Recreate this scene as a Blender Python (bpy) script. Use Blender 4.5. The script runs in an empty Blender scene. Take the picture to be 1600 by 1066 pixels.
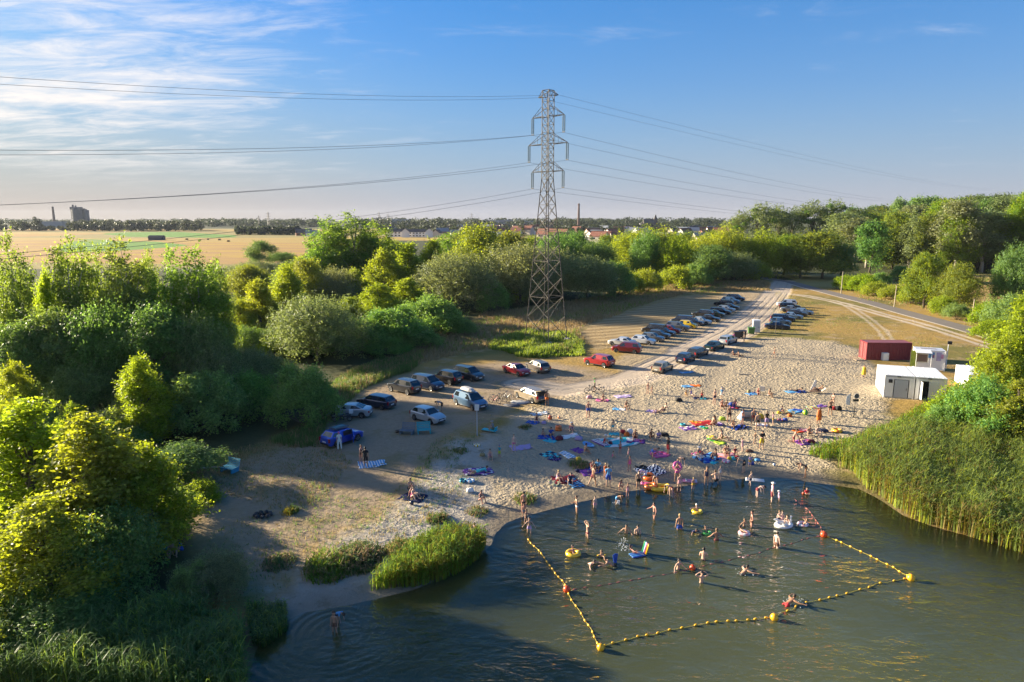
import bpy, bmesh, math, random
import numpy as np
from mathutils import Vector, Matrix, Quaternion
R = math.radians
random.seed(7)
rng = np.random.default_rng(11)
sc = bpy.context.scene
COL = sc.collection
# ------------------------------------------------------------------ camera
CAM_H, PITCH, FPX = 21.5, R(10.25), 1067.0
cam_d = bpy.data.cameras.new('camera'); cam = bpy.data.objects.new('camera', cam_d); COL.objects.link(cam)
cam.location = (0, 0, CAM_H); cam.rotation_euler = (R(90) - PITCH, 0, 0)
cam_d.sensor_width = 36; cam_d.lens = 36 * FPX / 1600; cam_d.clip_start = 0.5; cam_d.clip_end = 20000
sc.camera = cam
# ------------------------------------------------------------------ light and sky
SUN_AZ, SUN_EL = R(-68.0), R(15.0)          # azimuth clockwise from +Y
sd = Vector((math.sin(SUN_AZ) * math.cos(SUN_EL), math.cos(SUN_AZ) * math.cos(SUN_EL), math.sin(SUN_EL)))
sun_d = bpy.data.lights.new('sun', 'SUN'); sun_d.energy = 2.5; sun_d.angle = R(0.8); sun_d.color = (1.0, 0.86, 0.63)
sun = bpy.data.objects.new('sun', sun_d); COL.objects.link(sun)
sun.rotation_euler = (-sd).to_track_quat('-Z', 'Y').to_euler(); sun.location = (-60, 40, 60)
vs = sc.view_settings
sc.display_settings.display_device = 'sRGB'
vs.view_transform = 'Standard'; vs.look = 'None'; vs.gamma = 1; vs.exposure = 2.9; vs.use_curve_mapping = False

class NT:
    """small node-tree writer"""
    def __init__(s, tree):
        s.t = tree; tree.nodes.clear()
    def n(s, typ, ins=None, **props):
        nd = s.t.nodes.new(typ)
        for k, v in props.items(): setattr(nd, k, v)
        for k, v in (ins or {}).items():
            sk = nd.inputs[k]
            if isinstance(v, bpy.types.NodeSocket): s.t.links.new(v, sk)
            elif isinstance(v, bpy.types.Node): s.t.links.new(v.outputs[0], sk)
            else:
                if sk.type == 'RGBA' and len(v) == 3: v = (*v, 1)
                sk.default_value = v
        return nd
    def link(s, a, b): s.t.links.new(a, b)
    def math(s, op, a, b=0.0, c=None, clamp=False):
        d = {0: a, 1: b}
        if c is not None: d[2] = c
        return s.n('ShaderNodeMath', d, operation=op, use_clamp=clamp).outputs[0]
    def mix(s, f, a, b, blend='MIX'):
        nd = s.n('ShaderNodeMix', data_type='RGBA', blend_type=blend)
        for i, v in ((0, f), (6, a), (7, b)):
            sk = nd.inputs[i]
            if isinstance(v, bpy.types.NodeSocket): s.t.links.new(v, sk)
            else: sk.default_value = v if i == 0 else (*v[:3], 1)
        return nd.outputs[2]
    def noise(s, scale, detail=3.0, rough=0.55, vec=None, dist=0.0):
        d = {'Scale': scale, 'Detail': detail, 'Roughness': rough, 'Distortion': dist}
        if vec is not None: d['Vector'] = vec
        return s.n('ShaderNodeTexNoise', d).outputs['Fac']
    def step(s, v, lo, hi):
        nd = s.n('ShaderNodeMapRange', {'Value': v, 'From Min': lo, 'From Max': hi}, interpolation_type='SMOOTHSTEP')
        return nd.outputs[0]
    def attr(s, name):
        return s.n('ShaderNodeAttribute', attribute_name=name, attribute_type='GEOMETRY').outputs['Fac']

world = bpy.data.worlds.new('World'); sc.world = world; world.use_nodes = True
CLOC = (7.4, -2.6, 1.3)
def build_sky():
    N = NT(world.node_tree)
    sky = N.n('ShaderNodeTexSky', sky_type='NISHITA', sun_disc=False, sun_elevation=SUN_EL, sun_rotation=SUN_AZ,
              altitude=100.0, air_density=0.85, dust_density=1.0, ozone_density=4.0)
    tc = N.n('ShaderNodeTexCoord').outputs['Generated']
    sp = N.n('ShaderNodeSeparateXYZ', {0: tc})
    z = N.math('MAXIMUM', sp.outputs[2], 0.02)
    # high thin cloud sheet seen in perspective: project the view direction on a plane overhead
    u = N.math('DIVIDE', sp.outputs[0], N.math('ADD', z, 0.10)); v = N.math('DIVIDE', sp.outputs[1], N.math('ADD', z, 0.10))
    uv = N.n('ShaderNodeCombineXYZ', {0: u, 1: v, 2: 0.0}).outputs[0]
    mp = N.n('ShaderNodeMapping', {'Vector': uv, 'Location': CLOC, 'Rotation': (0, 0, R(28)), 'Scale': (0.6, 1.3, 1)}).outputs[0]
    big = N.noise(0.8, 3.0, 0.5, mp)
    fine = N.noise(3.6, 8.0, 0.66, mp, 0.5)
    # more cloud towards the sunward side of the sky
    side = N.step(N.math('ADD', N.math('MULTIPLY', sp.outputs[0], -1.0), N.math('MULTIPLY', sp.outputs[1], -0.1)), -0.12, 0.55)
    d = N.math('ADD', N.math('MULTIPLY', big, 0.55), N.math('MULTIPLY', fine, 0.75))
    thr = N.math('ADD', d, N.math('MULTIPLY', side, 0.22))
    cl = N.step(thr, 0.72, 1.10)
    low = N.step(sp.outputs[2], 0.02, 0.10)
    cl = N.math('MULTIPLY', cl, low)
    cl = N.math('MULTIPLY', cl, N.math('ADD', N.math('MULTIPLY', side, 0.50), 0.48))
    hs = N.n('ShaderNodeHueSaturation', {'Hue': 0.5, 'Saturation': 1.45, 'Value': 1.0, 'Color': sky.outputs[0]}).outputs[0]
    vm = lambda op, a, b: N.n('ShaderNodeVectorMath', {0: a, 1: b}, operation=op).outputs[0]
    hs = vm('MULTIPLY', hs, (.42, .90, .98))
    lum = N.n('ShaderNodeRGBToBW', {0: hs}).outputs[0]
    cc = N.n('ShaderNodeVectorMath', {0: hs, 'Scale': N.math('DIVIDE', .52, N.math('ADD', 1.0, N.math('MULTIPLY', lum, 0.22)))}, operation='SCALE').outputs[0]
    zz = N.math('MAXIMUM', sp.outputs[2], 0.0)
    fall = lambda k, w: N.math('MULTIPLY', N.math('POWER', 2.718, N.math('MULTIPLY', zz, -k)), w)
    cc = N.mix(fall(4.8, .97), cc, N.mix(side, (.48, .86, 1.34), (.94, 1.14, 1.38)))     # pale air above the horizon
    cc = N.mix(fall(10.0, .97), cc, N.mix(side, (1.02, .98, 1.04), (1.16, .97, .82)))   # dust haze at the horizon
    colr = N.mix(cl, cc, N.mix(side, (1.75, 1.75, 1.85), (2.1, 1.93, 1.8)))
    bg = N.n('ShaderNodeBackground', {'Color': colr, 'Strength': 0.073})
    out = N.n('ShaderNodeOutputWorld'); N.link(bg.outputs[0], out.inputs[0])
build_sky()
sc.cycles.use_denoising = True
sc.cycles.max_bounces = 8; sc.cycles.diffuse_bounces = 5; sc.cycles.glossy_bounces = 2
sc.cycles.transmission_bounces = 4; sc.cycles.transparent_max_bounces = 8; sc.cycles.volume_bounces = 0
sc.cycles.sample_clamp_indirect = 6

# ------------------------------------------------------------------ pixel to ground helpers (where things stand)
CP, SP = math.cos(PITCH), math.sin(PITCH)
def ray(px, py):
    a, b = px - 800.0, 533.0 - py
    return (a, FPX * CP + b * SP, -FPX * SP + b * CP)
def G0(px, py, z=0.0):
    d = ray(px, py); t = (z - CAM_H) / d[2]
    return (d[0] * t, d[1] * t)
def at_depth(px, py, Y):
    """world point on the view ray at forward distance Y"""
    d = ray(px, py); t = Y / d[1]
    return (d[0] * t, Y, CAM_H + d[2] * t)

# ------------------------------------------------------------------ polygons of the site
SHORE_PX = [(385,1066),(398,1015),(430,980),(470,958),(530,948),(585,936),(650,920),(705,898),(748,872),(768,852),(772,835),(790,817),
            (815,808),(860,797),(905,785),(950,775),(990,766),(1040,763),(1080,758),(1120,752),(1160,749),(1200,748),(1250,752),(1300,756),
            (1345,764),(1380,782),(1420,806),(1480,828),(1540,846),(1600,858),(1700,880)]
WATER = [G0(*p) for p in SHORE_PX]
WATER = WATER + [(62, 32), (70, 10), (60, -60), (-25, -60), (-14, 10), (-12.3, 24)]
SHORE = WATER
def poly_sdf(P, poly):
    """signed distance, + inside"""
    P = np.asarray(P, float); poly = np.asarray(poly, float)
    a = poly; b = np.roll(poly, -1, axis=0)
    dmin = np.full(len(P), 1e18); inside = np.zeros(len(P), bool)
    for (x0, y0), (x1, y1) in zip(a, b):
        ex, ey = x1 - x0, y1 - y0; L = ex * ex + ey * ey + 1e-12
        wx, wy = P[:, 0] - x0, P[:, 1] - y0
        t = np.clip((wx * ex + wy * ey) / L, 0, 1)
        dmin = np.minimum(dmin, (wx - t * ex) ** 2 + (wy - t * ey) ** 2)
        c = ((y0 > P[:, 1]) != (y1 > P[:, 1])) & (P[:, 0] < (x1 - x0) * (P[:, 1] - y0) / (y1 - y0 + 1e-12) + x0)
        inside ^= c
    d = np.sqrt(dmin)
    return np.where(inside, d, -d)
def line_dist(P, line):
    P = np.asarray(P, float); dmin = np.full(len(P), 1e18)
    for (x0, y0), (x1, y1) in zip(line[:-1], line[1:]):
        ex, ey = x1 - x0, y1 - y0; L = ex * ex + ey * ey + 1e-12
        wx, wy = P[:, 0] - x0, P[:, 1] - y0
        t = np.clip((wx * ex + wy * ey) / L, 0, 1)
        dmin = np.minimum(dmin, (wx - t * ex) ** 2 + (wy - t * ey) ** 2)
    return np.sqrt(dmin)
def sstep(v, lo, hi):
    t = np.clip((v - lo) / (hi - lo), 0, 1); return t * t * (3 - 2 * t)
_ph = rng.uniform(0, 6.28, (12,)); _fr = rng.uniform(-1, 1, (12, 2))
def wob(P, scale):
    """cheap smooth noise about +-1"""
    s = 0
    for k in range(6):
        s = s + np.sin((P[:, 0] * _fr[k, 0] + P[:, 1] * _fr[k, 1]) * 2.2 / scale + _ph[k])
    return s / 3.0
def heights(P):
    P = np.asarray(P, float)
    s = -poly_sdf(P, WATER)                       # + on land
    s = s + 0.25 * wob(P, 2.5)
    land = 0.9 * (1 - np.exp(-np.maximum(s, 0) / 9.0)) + 0.06 * wob(P, 6.0) * sstep(s, 1, 8)
    wat = -np.minimum(2.4, 0.075 * np.maximum(-s, 0)) - 0.012 * sstep(-s, 0, 0.3)
    h = np.where(s > 0, land + 0.004, wat)
    h = h + 0.5 * np.exp(-((P[:, 0] - 74) ** 2 / 500 + (P[:, 1] - 215) ** 2 / 90))
    far = sstep(P[:, 1], 230, 620) * sstep(P[:, 0] - 0.32 * P[:, 1], 0, 160)
    h = h + 13.0 * far
    return h
def H(x, y): return float(heights([(x, y)])[0])
def G(px, py):
    """ground point under a pixel, following the terrain"""
    z = 0.0
    for _ in range(4):
        x, y = G0(px, py, z); z = H(x, y)
    return Vector((x, y, z))
def W(px, py):
    x, y = G0(px, py, 0.0); return Vector((x, y, 0.0))
def gp(pts): return [G0(a, b, 0.8) for a, b in pts]

SAND = gp([(790,838),(765,790),(760,730),(775,685),(800,650),(850,630),(905,610),(960,602),(1010,585),(1060,580),(1110,562),
           (1140,545),(1180,530),(1230,528),(1300,535),(1340,545),(1380,585),(1390,620),(1385,660),(1330,690),(1300,715),(1300,745),(1345,775),(1200,790),(900,830)])
GREY = gp([(390,965),(425,905),(500,850),(560,810),(620,790),(660,730),(720,685),(790,680),(805,780),(785,835),(740,880),(560,960),(470,975)])
PATHS = [[(1000,590),(985,660),(975,720),(955,770)],[(1140,556),(1090,640),(1065,700),(1060,752)],[(1340,600),(1230,680),(1190,740)],[(860,630),(890,690),(925,775)],[(800,800),(900,780),(1000,758),(1120,745),(1280,748)]]
TRACK = [(1226,440,3.0),(1216,455,3.4),(1203,472,3.8),(1180,495,4.2),(1140,522,4.4),(1085,551,3.8),(1030,577,3.2),(985,594,2.6),(930,603,2.4),(880,610,2.4),(820,600,3)]
PARK = gp([(515,650),(560,615),(620,590),(720,572),(790,566),(880,570),(960,585),(1000,592),(900,622),(820,632),(760,660),(690,685),(660,740),(600,790),(500,850),(430,905),(360,900),(290,800),(300,740),(480,690)])
LOT = gp([(1130,458),(1218,455),(1196,490),(1170,515),(1120,540),(1060,560),(990,590),(950,570),(1000,545),(1050,515),(1100,490)])
RUTS = [(1212,458),(1250,462),(1300,471),(1345,483),(1420,503),(1480,521),(1545,541),(1640,566)]
RUTS2 = [(1318,475),(1338,487),(1360,502),(1378,518),(1388,532)]
ROAD = [(1180,432),(1212,438),(1250,447),(1300,459),(1370,477),(1450,499),(1530,521),(1640,552)]
MOWN = gp([(905,522),(925,508),(975,490),(1040,470),(1075,462),(1130,462),(1095,487),(1050,512),(1000,540),(930,548)])
GREENS = [gp([(120,374),(165,372),(185,378),(237,377),(300,384),(250,388),(175,393),(100,396),(88,388)]),
          gp([(155,365.5),(200,363),(275,362.5),(370,368),(367,372.5),(275,371),(235,371),(205,370.5)]),
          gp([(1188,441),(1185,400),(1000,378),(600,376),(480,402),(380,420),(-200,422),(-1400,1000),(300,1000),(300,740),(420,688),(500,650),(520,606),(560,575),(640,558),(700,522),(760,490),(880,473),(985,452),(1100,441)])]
DRYM = gp([(500,640),(560,610),(640,572),(760,545),(890,556),(915,540),(900,520),(985,485),(1080,458),(1205,455),(1195,442),(1080,440),(985,455),(880,475),(760,490),(700,520),(640,556),(520,606)])
LUSH = gp([(770,545),(800,525),(870,522),(915,540),(905,553),(840,558)])
LINE = lambda L: [G0(p[0], p[1], 0.8) for p in L]

# ------------------------------------------------------------------ generic builders
def tag(o, label=None, cat=None, group=None, kind=None):
    if label: o['label'] = label
    if cat: o['category'] = cat
    if group: o['group'] = group
    if kind: o['kind'] = kind
    return o
def link(o, parent=None):
    COL.objects.link(o)
    if parent is not None: o.parent = parent
    return o
def thing(name, label, cat, loc=(0,0,0), rz=0.0, group=None):
    o = bpy.data.objects.new(name, None); o.empty_display_size = 0.3
    COL.objects.link(o); o.location = loc; o.rotation_euler = (0, 0, rz)
    return tag(o, label, cat, group)
def np_mesh(name, V, F, mats, midx=None, smooth=False):
    """mesh from arrays: V (n,3), F list of equal-length index arrays (n,k) or a plain list of faces"""
    me = bpy.data.meshes.new(name)
    V = np.asarray(V, np.float32)
    if isinstance(F, np.ndarray):
        k = F.shape[1]; nf = len(F); li = F.reshape(-1); starts = np.arange(nf) * k
    else:
        li = np.array([i for f in F for i in f]); ln = np.array([len(f) for f in F]); nf = len(F)
        starts = np.concatenate([[0], np.cumsum(ln)[:-1]])
    me.vertices.add(len(V)); me.vertices.foreach_set('co', V.reshape(-1))
    me.loops.add(len(li)); me.loops.foreach_set('vertex_index', li.astype(np.int32))
    me.polygons.add(nf); me.polygons.foreach_set('loop_start', starts.astype(np.int32))
    if midx is not None: me.polygons.foreach_set('material_index', np.asarray(midx, np.int32))
    if smooth: me.polygons.foreach_set('use_smooth', np.ones(nf, bool))
    for m in (mats if isinstance(mats, (list, tuple)) else [mats]): me.materials.append(m)
    me.update(calc_edges=True); me.validate()
    return me
def fattr(me, name, vals, domain='POINT'):
    a = me.attributes.new(name, 'FLOAT', domain); a.data.foreach_set('value', np.asarray(vals, np.float32))

class MB:
    """collects primitive shapes into one mesh"""
    def __init__(s): s.v = []; s.f = []
    def add(s, V, F, M=None):
        b = len(s.v)
        for p in V:
            p = Vector(p); s.v.append(tuple(M @ p) if M is not None else tuple(p))
        s.f += [tuple(b + i for i in f) for f in F]; return s
    def box(s, c, size, M=None, rz=0.0, ry=0.0, rx=0.0, taper=1.0):
        x, y, z = [k / 2 for k in size]; t = taper
        V = [(-x,-y,-z),(x,-y,-z),(x,y,-z),(-x,y,-z),(-x*t,-y*t,z),(x*t,-y*t,z),(x*t,y*t,z),(-x*t,y*t,z)]
        T = Matrix.Translation(c) @ Matrix.Rotation(rz,4,'Z') @ Matrix.Rotation(ry,4,'Y') @ Matrix.Rotation(rx,4,'X')
        return s.add(V, [(0,3,2,1),(4,5,6,7),(0,1,5,4),(1,2,6,5),(2,3,7,6),(3,0,4,7)], T if M is None else M @ T)
    def tube(s, pts, r, n=8, cap=True, M=None):
        pts = [Vector(p) for p in pts]; rs = r if isinstance(r, (list, tuple)) else [r] * len(pts)
        V = []; F = []
        prev = None
        for i, p in enumerate(pts):
            d = (pts[min(i+1, len(pts)-1)] - pts[max(i-1, 0)])
            d = d.normalized() if d.length > 1e-9 else Vector((0,0,1))
            if prev is None:
                a = d.cross(Vector((0,0,1)) if abs(d.z) < 0.9 else Vector((1,0,0))).normalized()
            else:
                a = (prev - d * prev.dot(d)).normalized()
            prev = a; b = d.cross(a)
            for k in range(n):
                t = 2 * math.pi * k / n
                V.append(p + (a * math.cos(t) + b * math.sin(t)) * rs[i])
        for i in range(len(pts) - 1):
            for k in range(n):
                F.append((i*n+k, i*n+(k+1)%n, (i+1)*n+(k+1)%n, (i+1)*n+k))
        if cap: F.append(tuple(range(n-1, -1, -1))); F.append(tuple((len(pts)-1)*n + k for k in range(n)))
        return s.add(V, F, M)
    def lathe(s, prof, n=12, M=None, caps=True):
        """profile of (r,z)"""
        V = []; F = []
        for r, z in prof:
            for k in range(n):
                t = 2*math.pi*k/n; V.append((r*math.cos(t), r*math.sin(t), z))
        for i in range(len(prof)-1):
            for k in range(n): F.append((i*n+k, i*n+(k+1)%n, (i+1)*n+(k+1)%n, (i+1)*n+k))
        if caps: F.append(tuple(range(n-1,-1,-1))); F.append(tuple((len(prof)-1)*n+k for k in range(n)))
        return s.add(V, F, M)
    def torus(s, R0, r, n=24, m=10, M=None, flat=1.0):
        V = []; F = []
        for i in range(n):
            t = 2*math.pi*i/n
            for j in range(m):
                p = 2*math.pi*j/m; q = R0 + r*math.cos(p)
                V.append((q*math.cos(t), q*math.sin(t), r*flat*math.sin(p)))
        for i in range(n):
            for j in range(m):
                F.append((i*m+j, ((i+1)%n)*m+j, ((i+1)%n)*m+(j+1)%m, i*m+(j+1)%m))
        return s.add(V, F, M)
    def mesh(s, name, mat, smooth=False):
        me = bpy.data.meshes.new(name); me.from_pydata(s.v, [], s.f)
        for m in (mat if isinstance(mat, (list, tuple)) else [mat]): me.materials.append(m)
        if smooth: me.polygons.foreach_set('use_smooth', np.ones(len(me.polygons), bool))
        me.update(); return me
    def build(s, name, mat, parent=None, smooth=False):
        return link(bpy.data.objects.new(name, s.mesh(name, mat, smooth)), parent)
def inst(name, me, parent=None, loc=(0,0,0), rot=(0,0,0), scale=(1,1,1), mat=None):
    o = bpy.data.objects.new(name, me); o.location = loc; o.rotation_euler = rot; o.scale = scale
    link(o, parent)
    if mat is not None:
        o.material_slots[0].link = 'OBJECT'; o.material_slots[0].material = mat
    return o
def copy_tree(o, parent=None):
    c = o.copy(); COL.objects.link(c)
    if parent is not None: c.parent = parent
    for ch in list(o.children): copy_tree(ch, c)
    return c
_mats = {}
def pmat(name, col, rough=0.6, metal=0.0, var=0.08, scale=6.0, coat=0.0, spec=0.5, bump=0.0):
    """plain procedural material: colour with a little mottling"""
    if name in _mats: return _mats[name]
    m = bpy.data.materials.new(name); m.use_nodes = True; N = NT(m.node_tree)
    tc = N.n('ShaderNodeTexCoord').outputs['Object']
    nz = N.noise(scale, 4.0, 0.6, tc)
    dark = tuple(c * (1 - var * 1.6) for c in col); lite = tuple(min(1, c * (1 + var)) for c in col)
    c = N.mix(nz, dark, lite)
    ins = {'Base Color': c, 'Roughness': rough, 'Metallic': metal, 'Specular IOR Level': spec}
    if coat: ins['Coat Weight'] = coat; ins['Coat Roughness'] = 0.05
    if bump: ins['Normal'] = N.n('ShaderNodeBump', {'Strength': bump, 'Distance': 0.02, 'Height': N.noise(scale*4, 3, .6, tc)}).outputs[0]
    p = N.n('ShaderNodeBsdfPrincipled', ins)
    o = N.n('ShaderNodeOutputMaterial'); N.link(p.outputs[0], o.inputs[0])
    _mats[name] = m; return m
# ------------------------------------------------------------------ ground
def graded(lo, hi, step, a, b, g):
    c = list(np.arange(lo, hi + 1e-6, step)); s = step; x = hi
    while x < b: s *= g; x += s; c.append(x)
    s = step; x = lo; pre = []
    while x > a: s *= g; x -= s; pre.append(x)
    return np.array(pre[::-1] + c)
def ground_mat():
    m = bpy.data.materials.new('ground'); m.use_nodes = True; N = NT(m.node_tree)
    pos = N.n('ShaderNodeNewGeometry').outputs['Position']
    n_big = N.noise(0.045, 4, .55, pos); n_mid = N.noise(0.35, 5, .6, pos); n_fine = N.noise(2.6, 5, .65, pos); n_grain = N.noise(14.0, 3, .7, pos)
    def mask(name, amp=3.0, soft=0.8, src=None):
        v = N.math('ADD', N.attr(name), N.math('MULTIPLY', N.math('SUBTRACT', src or n_mid, 0.5), amp))
        return N.step(v, -soft, soft)
    # dry mown grass: straw, with greener and barer patches
    straw = N.mix(n_fine, (0.22, 0.135, 0.035), (0.40, 0.27, 0.08))
    olive = N.mix(n_fine, (0.10, 0.095, 0.02), (0.22, 0.185, 0.05))
    base = N.mix(N.step(n_big, 0.46, 0.62), straw, olive)
    base = N.mix(N.math('MULTIPLY', N.step(n_mid, 0.52, 0.66), 0.75), base, N.mix(n_grain, (0.26, 0.18, 0.09), (0.42, 0.31, 0.17)))
    # stubble fields far off
    n_row = N.n('ShaderNodeTexNoise', {'Scale': 0.02, 'Detail': 4.0, 'Vector': N.n('ShaderNodeMapping', {'Vector': pos, 'Scale': (0.5, 2.5, 1)}).outputs[0]}).outputs['Fac']
    field = N.mix(N.step(n_row, 0.40, 0.62), (0.35, 0.20, 0.075), (0.43, 0.28, 0.05))
    field = N.mix(N.math('MULTIPLY', n_fine, 0.35), field, (0.26, 0.17, 0.06))
    parcel = N.n('ShaderNodeTexVoronoi', {'Vector': N.n('ShaderNodeMapping', {'Vector': pos, 'Rotation': (0, 0, R(12)), 'Scale': (0.0022, 0.0085, 0)}).outputs[0], 'Scale': 1.0}).outputs['Color']
    pr = N.n('ShaderNodeSeparateXYZ', {0: parcel}).outputs[0]
    field = N.mix(N.step(pr, .30, .32), field, N.mix(n_fine, (0.30, 0.20, 0.06), (0.44, 0.31, 0.08)))
    field = N.mix(N.math('MULTIPLY', N.step(pr, .74, .76), .8), field, N.mix(n_fine, (0.20, 0.17, 0.06), (0.28, 0.24, 0.09)))
    base = N.mix(mask('a_field', 6, 3), base, field)
    base = N.mix(mask('a_green', 5, 2), base, N.mix(n_mid, (0.085, 0.20, 0.025), (0.13, 0.27, 0.035)))
    # woodland floor and lush low growth
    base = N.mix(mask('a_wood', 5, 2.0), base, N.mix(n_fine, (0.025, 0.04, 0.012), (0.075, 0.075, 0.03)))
    base = N.mix(mask('a_drym', 2.5, 1.2), base, N.mix(n_fine, (0.20, 0.145, 0.06), (0.38, 0.28, 0.13)))
    base = N.mix(mask('a_lush', 2.5, 1.0), base, (0.05, 0.10, 0.015))
    # mown strip with swaths
    sw = N.n('ShaderNodeTexWave', {'Vector': N.n('ShaderNodeMapping', {'Vector': pos, 'Rotation': (0, 0, R(-24))}).outputs[0], 'Scale': 0.11, 'Distortion': 2.2, 'Detail': 2.0, 'Detail Scale': 1.5}, bands_direction='Y').outputs['Fac']
    base = N.mix(mask('a_mown', 1.5, 0.5), base, N.mix(N.math('ADD', N.math('MULTIPLY', sw, 0.6), N.math('MULTIPLY', n_fine, 0.4)), (0.20, 0.135, 0.06), (0.44, 0.32, 0.16)))
    # bare earth of the car park, grey sandy left bank, sand, tracks
    earth = N.mix(n_fine, (0.22, 0.16, 0.10), (0.37, 0.285, 0.19))
    earth = N.mix(N.math('MULTIPLY', N.step(n_mid, 0.50, 0.68), 0.6), earth, (0.20, 0.155, 0.06))
    base = N.mix(mask('a_park', 4, 1.6), base, earth)
    sandc = N.mix(n_fine, (0.28, 0.225, 0.15), (0.46, 0.38, 0.265))
    sandc = N.mix(N.math('MULTIPLY', N.step(n_big, 0.5, 0.66), 0.4), sandc, (0.36, 0.29, 0.19))
    greyc = N.mix(n_fine, (0.29, 0.255, 0.205), (0.47, 0.42, 0.345))
    tuft = N.step(N.noise(0.55, 5, .68, pos), 0.53, 0.64)
    greyc = N.mix(N.math('MULTIPLY', tuft, 0.6), greyc, N.mix(n_grain, (0.11, 0.085, 0.04), (0.20, 0.165, 0.075)))
    base = N.mix(mask('a_grey', 6, 1.6), base, greyc)
    dirt = N.mix(n_fine, (0.36, 0.285, 0.21), (0.50, 0.415, 0.32))
    base = N.mix(N.math('MULTIPLY', mask('a_lot', 3, 1.2), 0.8), base, N.mix(n_mid, (0.30, 0.225, 0.14), (0.43, 0.34, 0.23)))
    base = N.mix(mask('a_sand', 4, 1.2), base, sandc)
    base = N.mix(N.math('MULTIPLY', mask('a_path', 1.6, .7), .35), base, (0.30, 0.24, 0.165))
    rut = N.math('SINE', N.math('ADD', N.math('MULTIPLY', N.attr('a_trd'), 4.4), N.math('MULTIPLY', n_mid, 2.5)))
    rutm = N.math('MULTIPLY', N.math('MULTIPLY', N.step(rut, .1, .9), N.step(N.attr('a_trd'), 6.5, 3.0)), N.step(n_big, .38, .6))
    base = N.mix(mask('a_track', 1.2, 0.6), base, dirt)
    base = N.mix(N.math('MULTIPLY', rutm, 0.55), base, N.mix(n_fine, (0.21, 0.16, 0.11), (0.30, 0.235, 0.17)))
    base = N.mix(N.math('MULTIPLY', mask('a_ruts', 0.7, 0.35), 0.9), base, (0.50, 0.41, 0.31))
    # damp strand and lake bed
    wet = N.step(N.math('ADD', N.attr('a_h'), N.math('MULTIPLY', N.math('SUBTRACT', n_mid, 0.5), 0.30)), 0.30, 0.06)
    base = N.mix(N.math('MULTIPLY', wet, 0.62), base, (0.13, 0.10, 0.06))
    bed = N.mix(n_mid, (0.16, 0.13, 0.05), (0.29, 0.24, 0.10))
    base = N.mix(N.step(N.attr('a_h'), 0.0, -0.10), base, bed)
    # relief: trampled hollows on sand, tussocks elsewhere
    wpos = N.n('ShaderNodeVectorMath', {0: pos, 1: N.n('ShaderNodeVectorMath', {0: N.n('ShaderNodeTexNoise', {'Vector': pos, 'Scale': 1.3, 'Detail': 2.0}).outputs['Color'], 1: (0.9, 0.9, 0)}, operation='MULTIPLY').outputs[0]}, operation='ADD').outputs[0]
    vor = N.n('ShaderNodeTexVoronoi', {'Vector': wpos, 'Scale': 2.7, 'Smoothness': 0.5, 'Randomness': 1.0}, feature='SMOOTH_F1').outputs['Distance']
    vor2 = N.n('ShaderNodeTexVoronoi', {'Vector': wpos, 'Scale': 5.5, 'Smoothness': 0.5}, feature='SMOOTH_F1').outputs['Distance']
    hol = N.math('ADD', N.math('MULTIPLY', vor, 1.0), N.math('MULTIPLY', vor2, 0.5))
    sandm = N.math('MAXIMUM', mask('a_sand', 4, 1.2), N.math('MULTIPLY', mask('a_grey', 6, 1.6), 0.45))
    pth = mask('a_path', 1.6, 0.7)
    sandm = N.math('MULTIPLY', sandm, N.math('SUBTRACT', 1.0, N.math('MULTIPLY', pth, .6)))
    sandm = N.math('MULTIPLY', N.math('MULTIPLY', sandm, N.step(N.attr('a_h'), 0.05, 0.30)), N.math('ADD', 0.45, N.math('MULTIPLY', N.step(N.noise(0.22, 3, .6, pos), 0.38, 0.60), 0.75)))
    trk = N.math('SUBTRACT', 1.0, mask('a_track', 1.2, 0.6))
    hgt = N.math('ADD', N.math('MULTIPLY', N.math('MULTIPLY', hol, sandm), 0.26), N.math('MULTIPLY', N.math('ADD', N.math('MULTIPLY', n_fine, 0.18), N.math('MULTIPLY', n_mid, 0.3)), N.math('ADD', 0.25, N.math('MULTIPLY', trk, 0.75))))
    hgt = N.math('ADD', hgt, N.math('ADD', N.math('MULTIPLY', n_grain, 0.03), N.math('MULTIPLY', rutm, -0.10)))
    bump = N.n('ShaderNodeBump', {'Strength': 1.0, 'Distance': 0.62, 'Height': hgt}).outputs[0]
    rough = N.math('SUBTRACT', 0.95, N.math('MULTIPLY', wet, 0.45))
    p = N.n('ShaderNodeBsdfPrincipled', {'Base Color': base, 'Roughness': rough, 'Specular IOR Level': 0.2, 'Normal': bump})
    o = N.n('ShaderNodeOutputMaterial'); N.link(p.outputs[0], o.inputs[0]); return m
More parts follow.
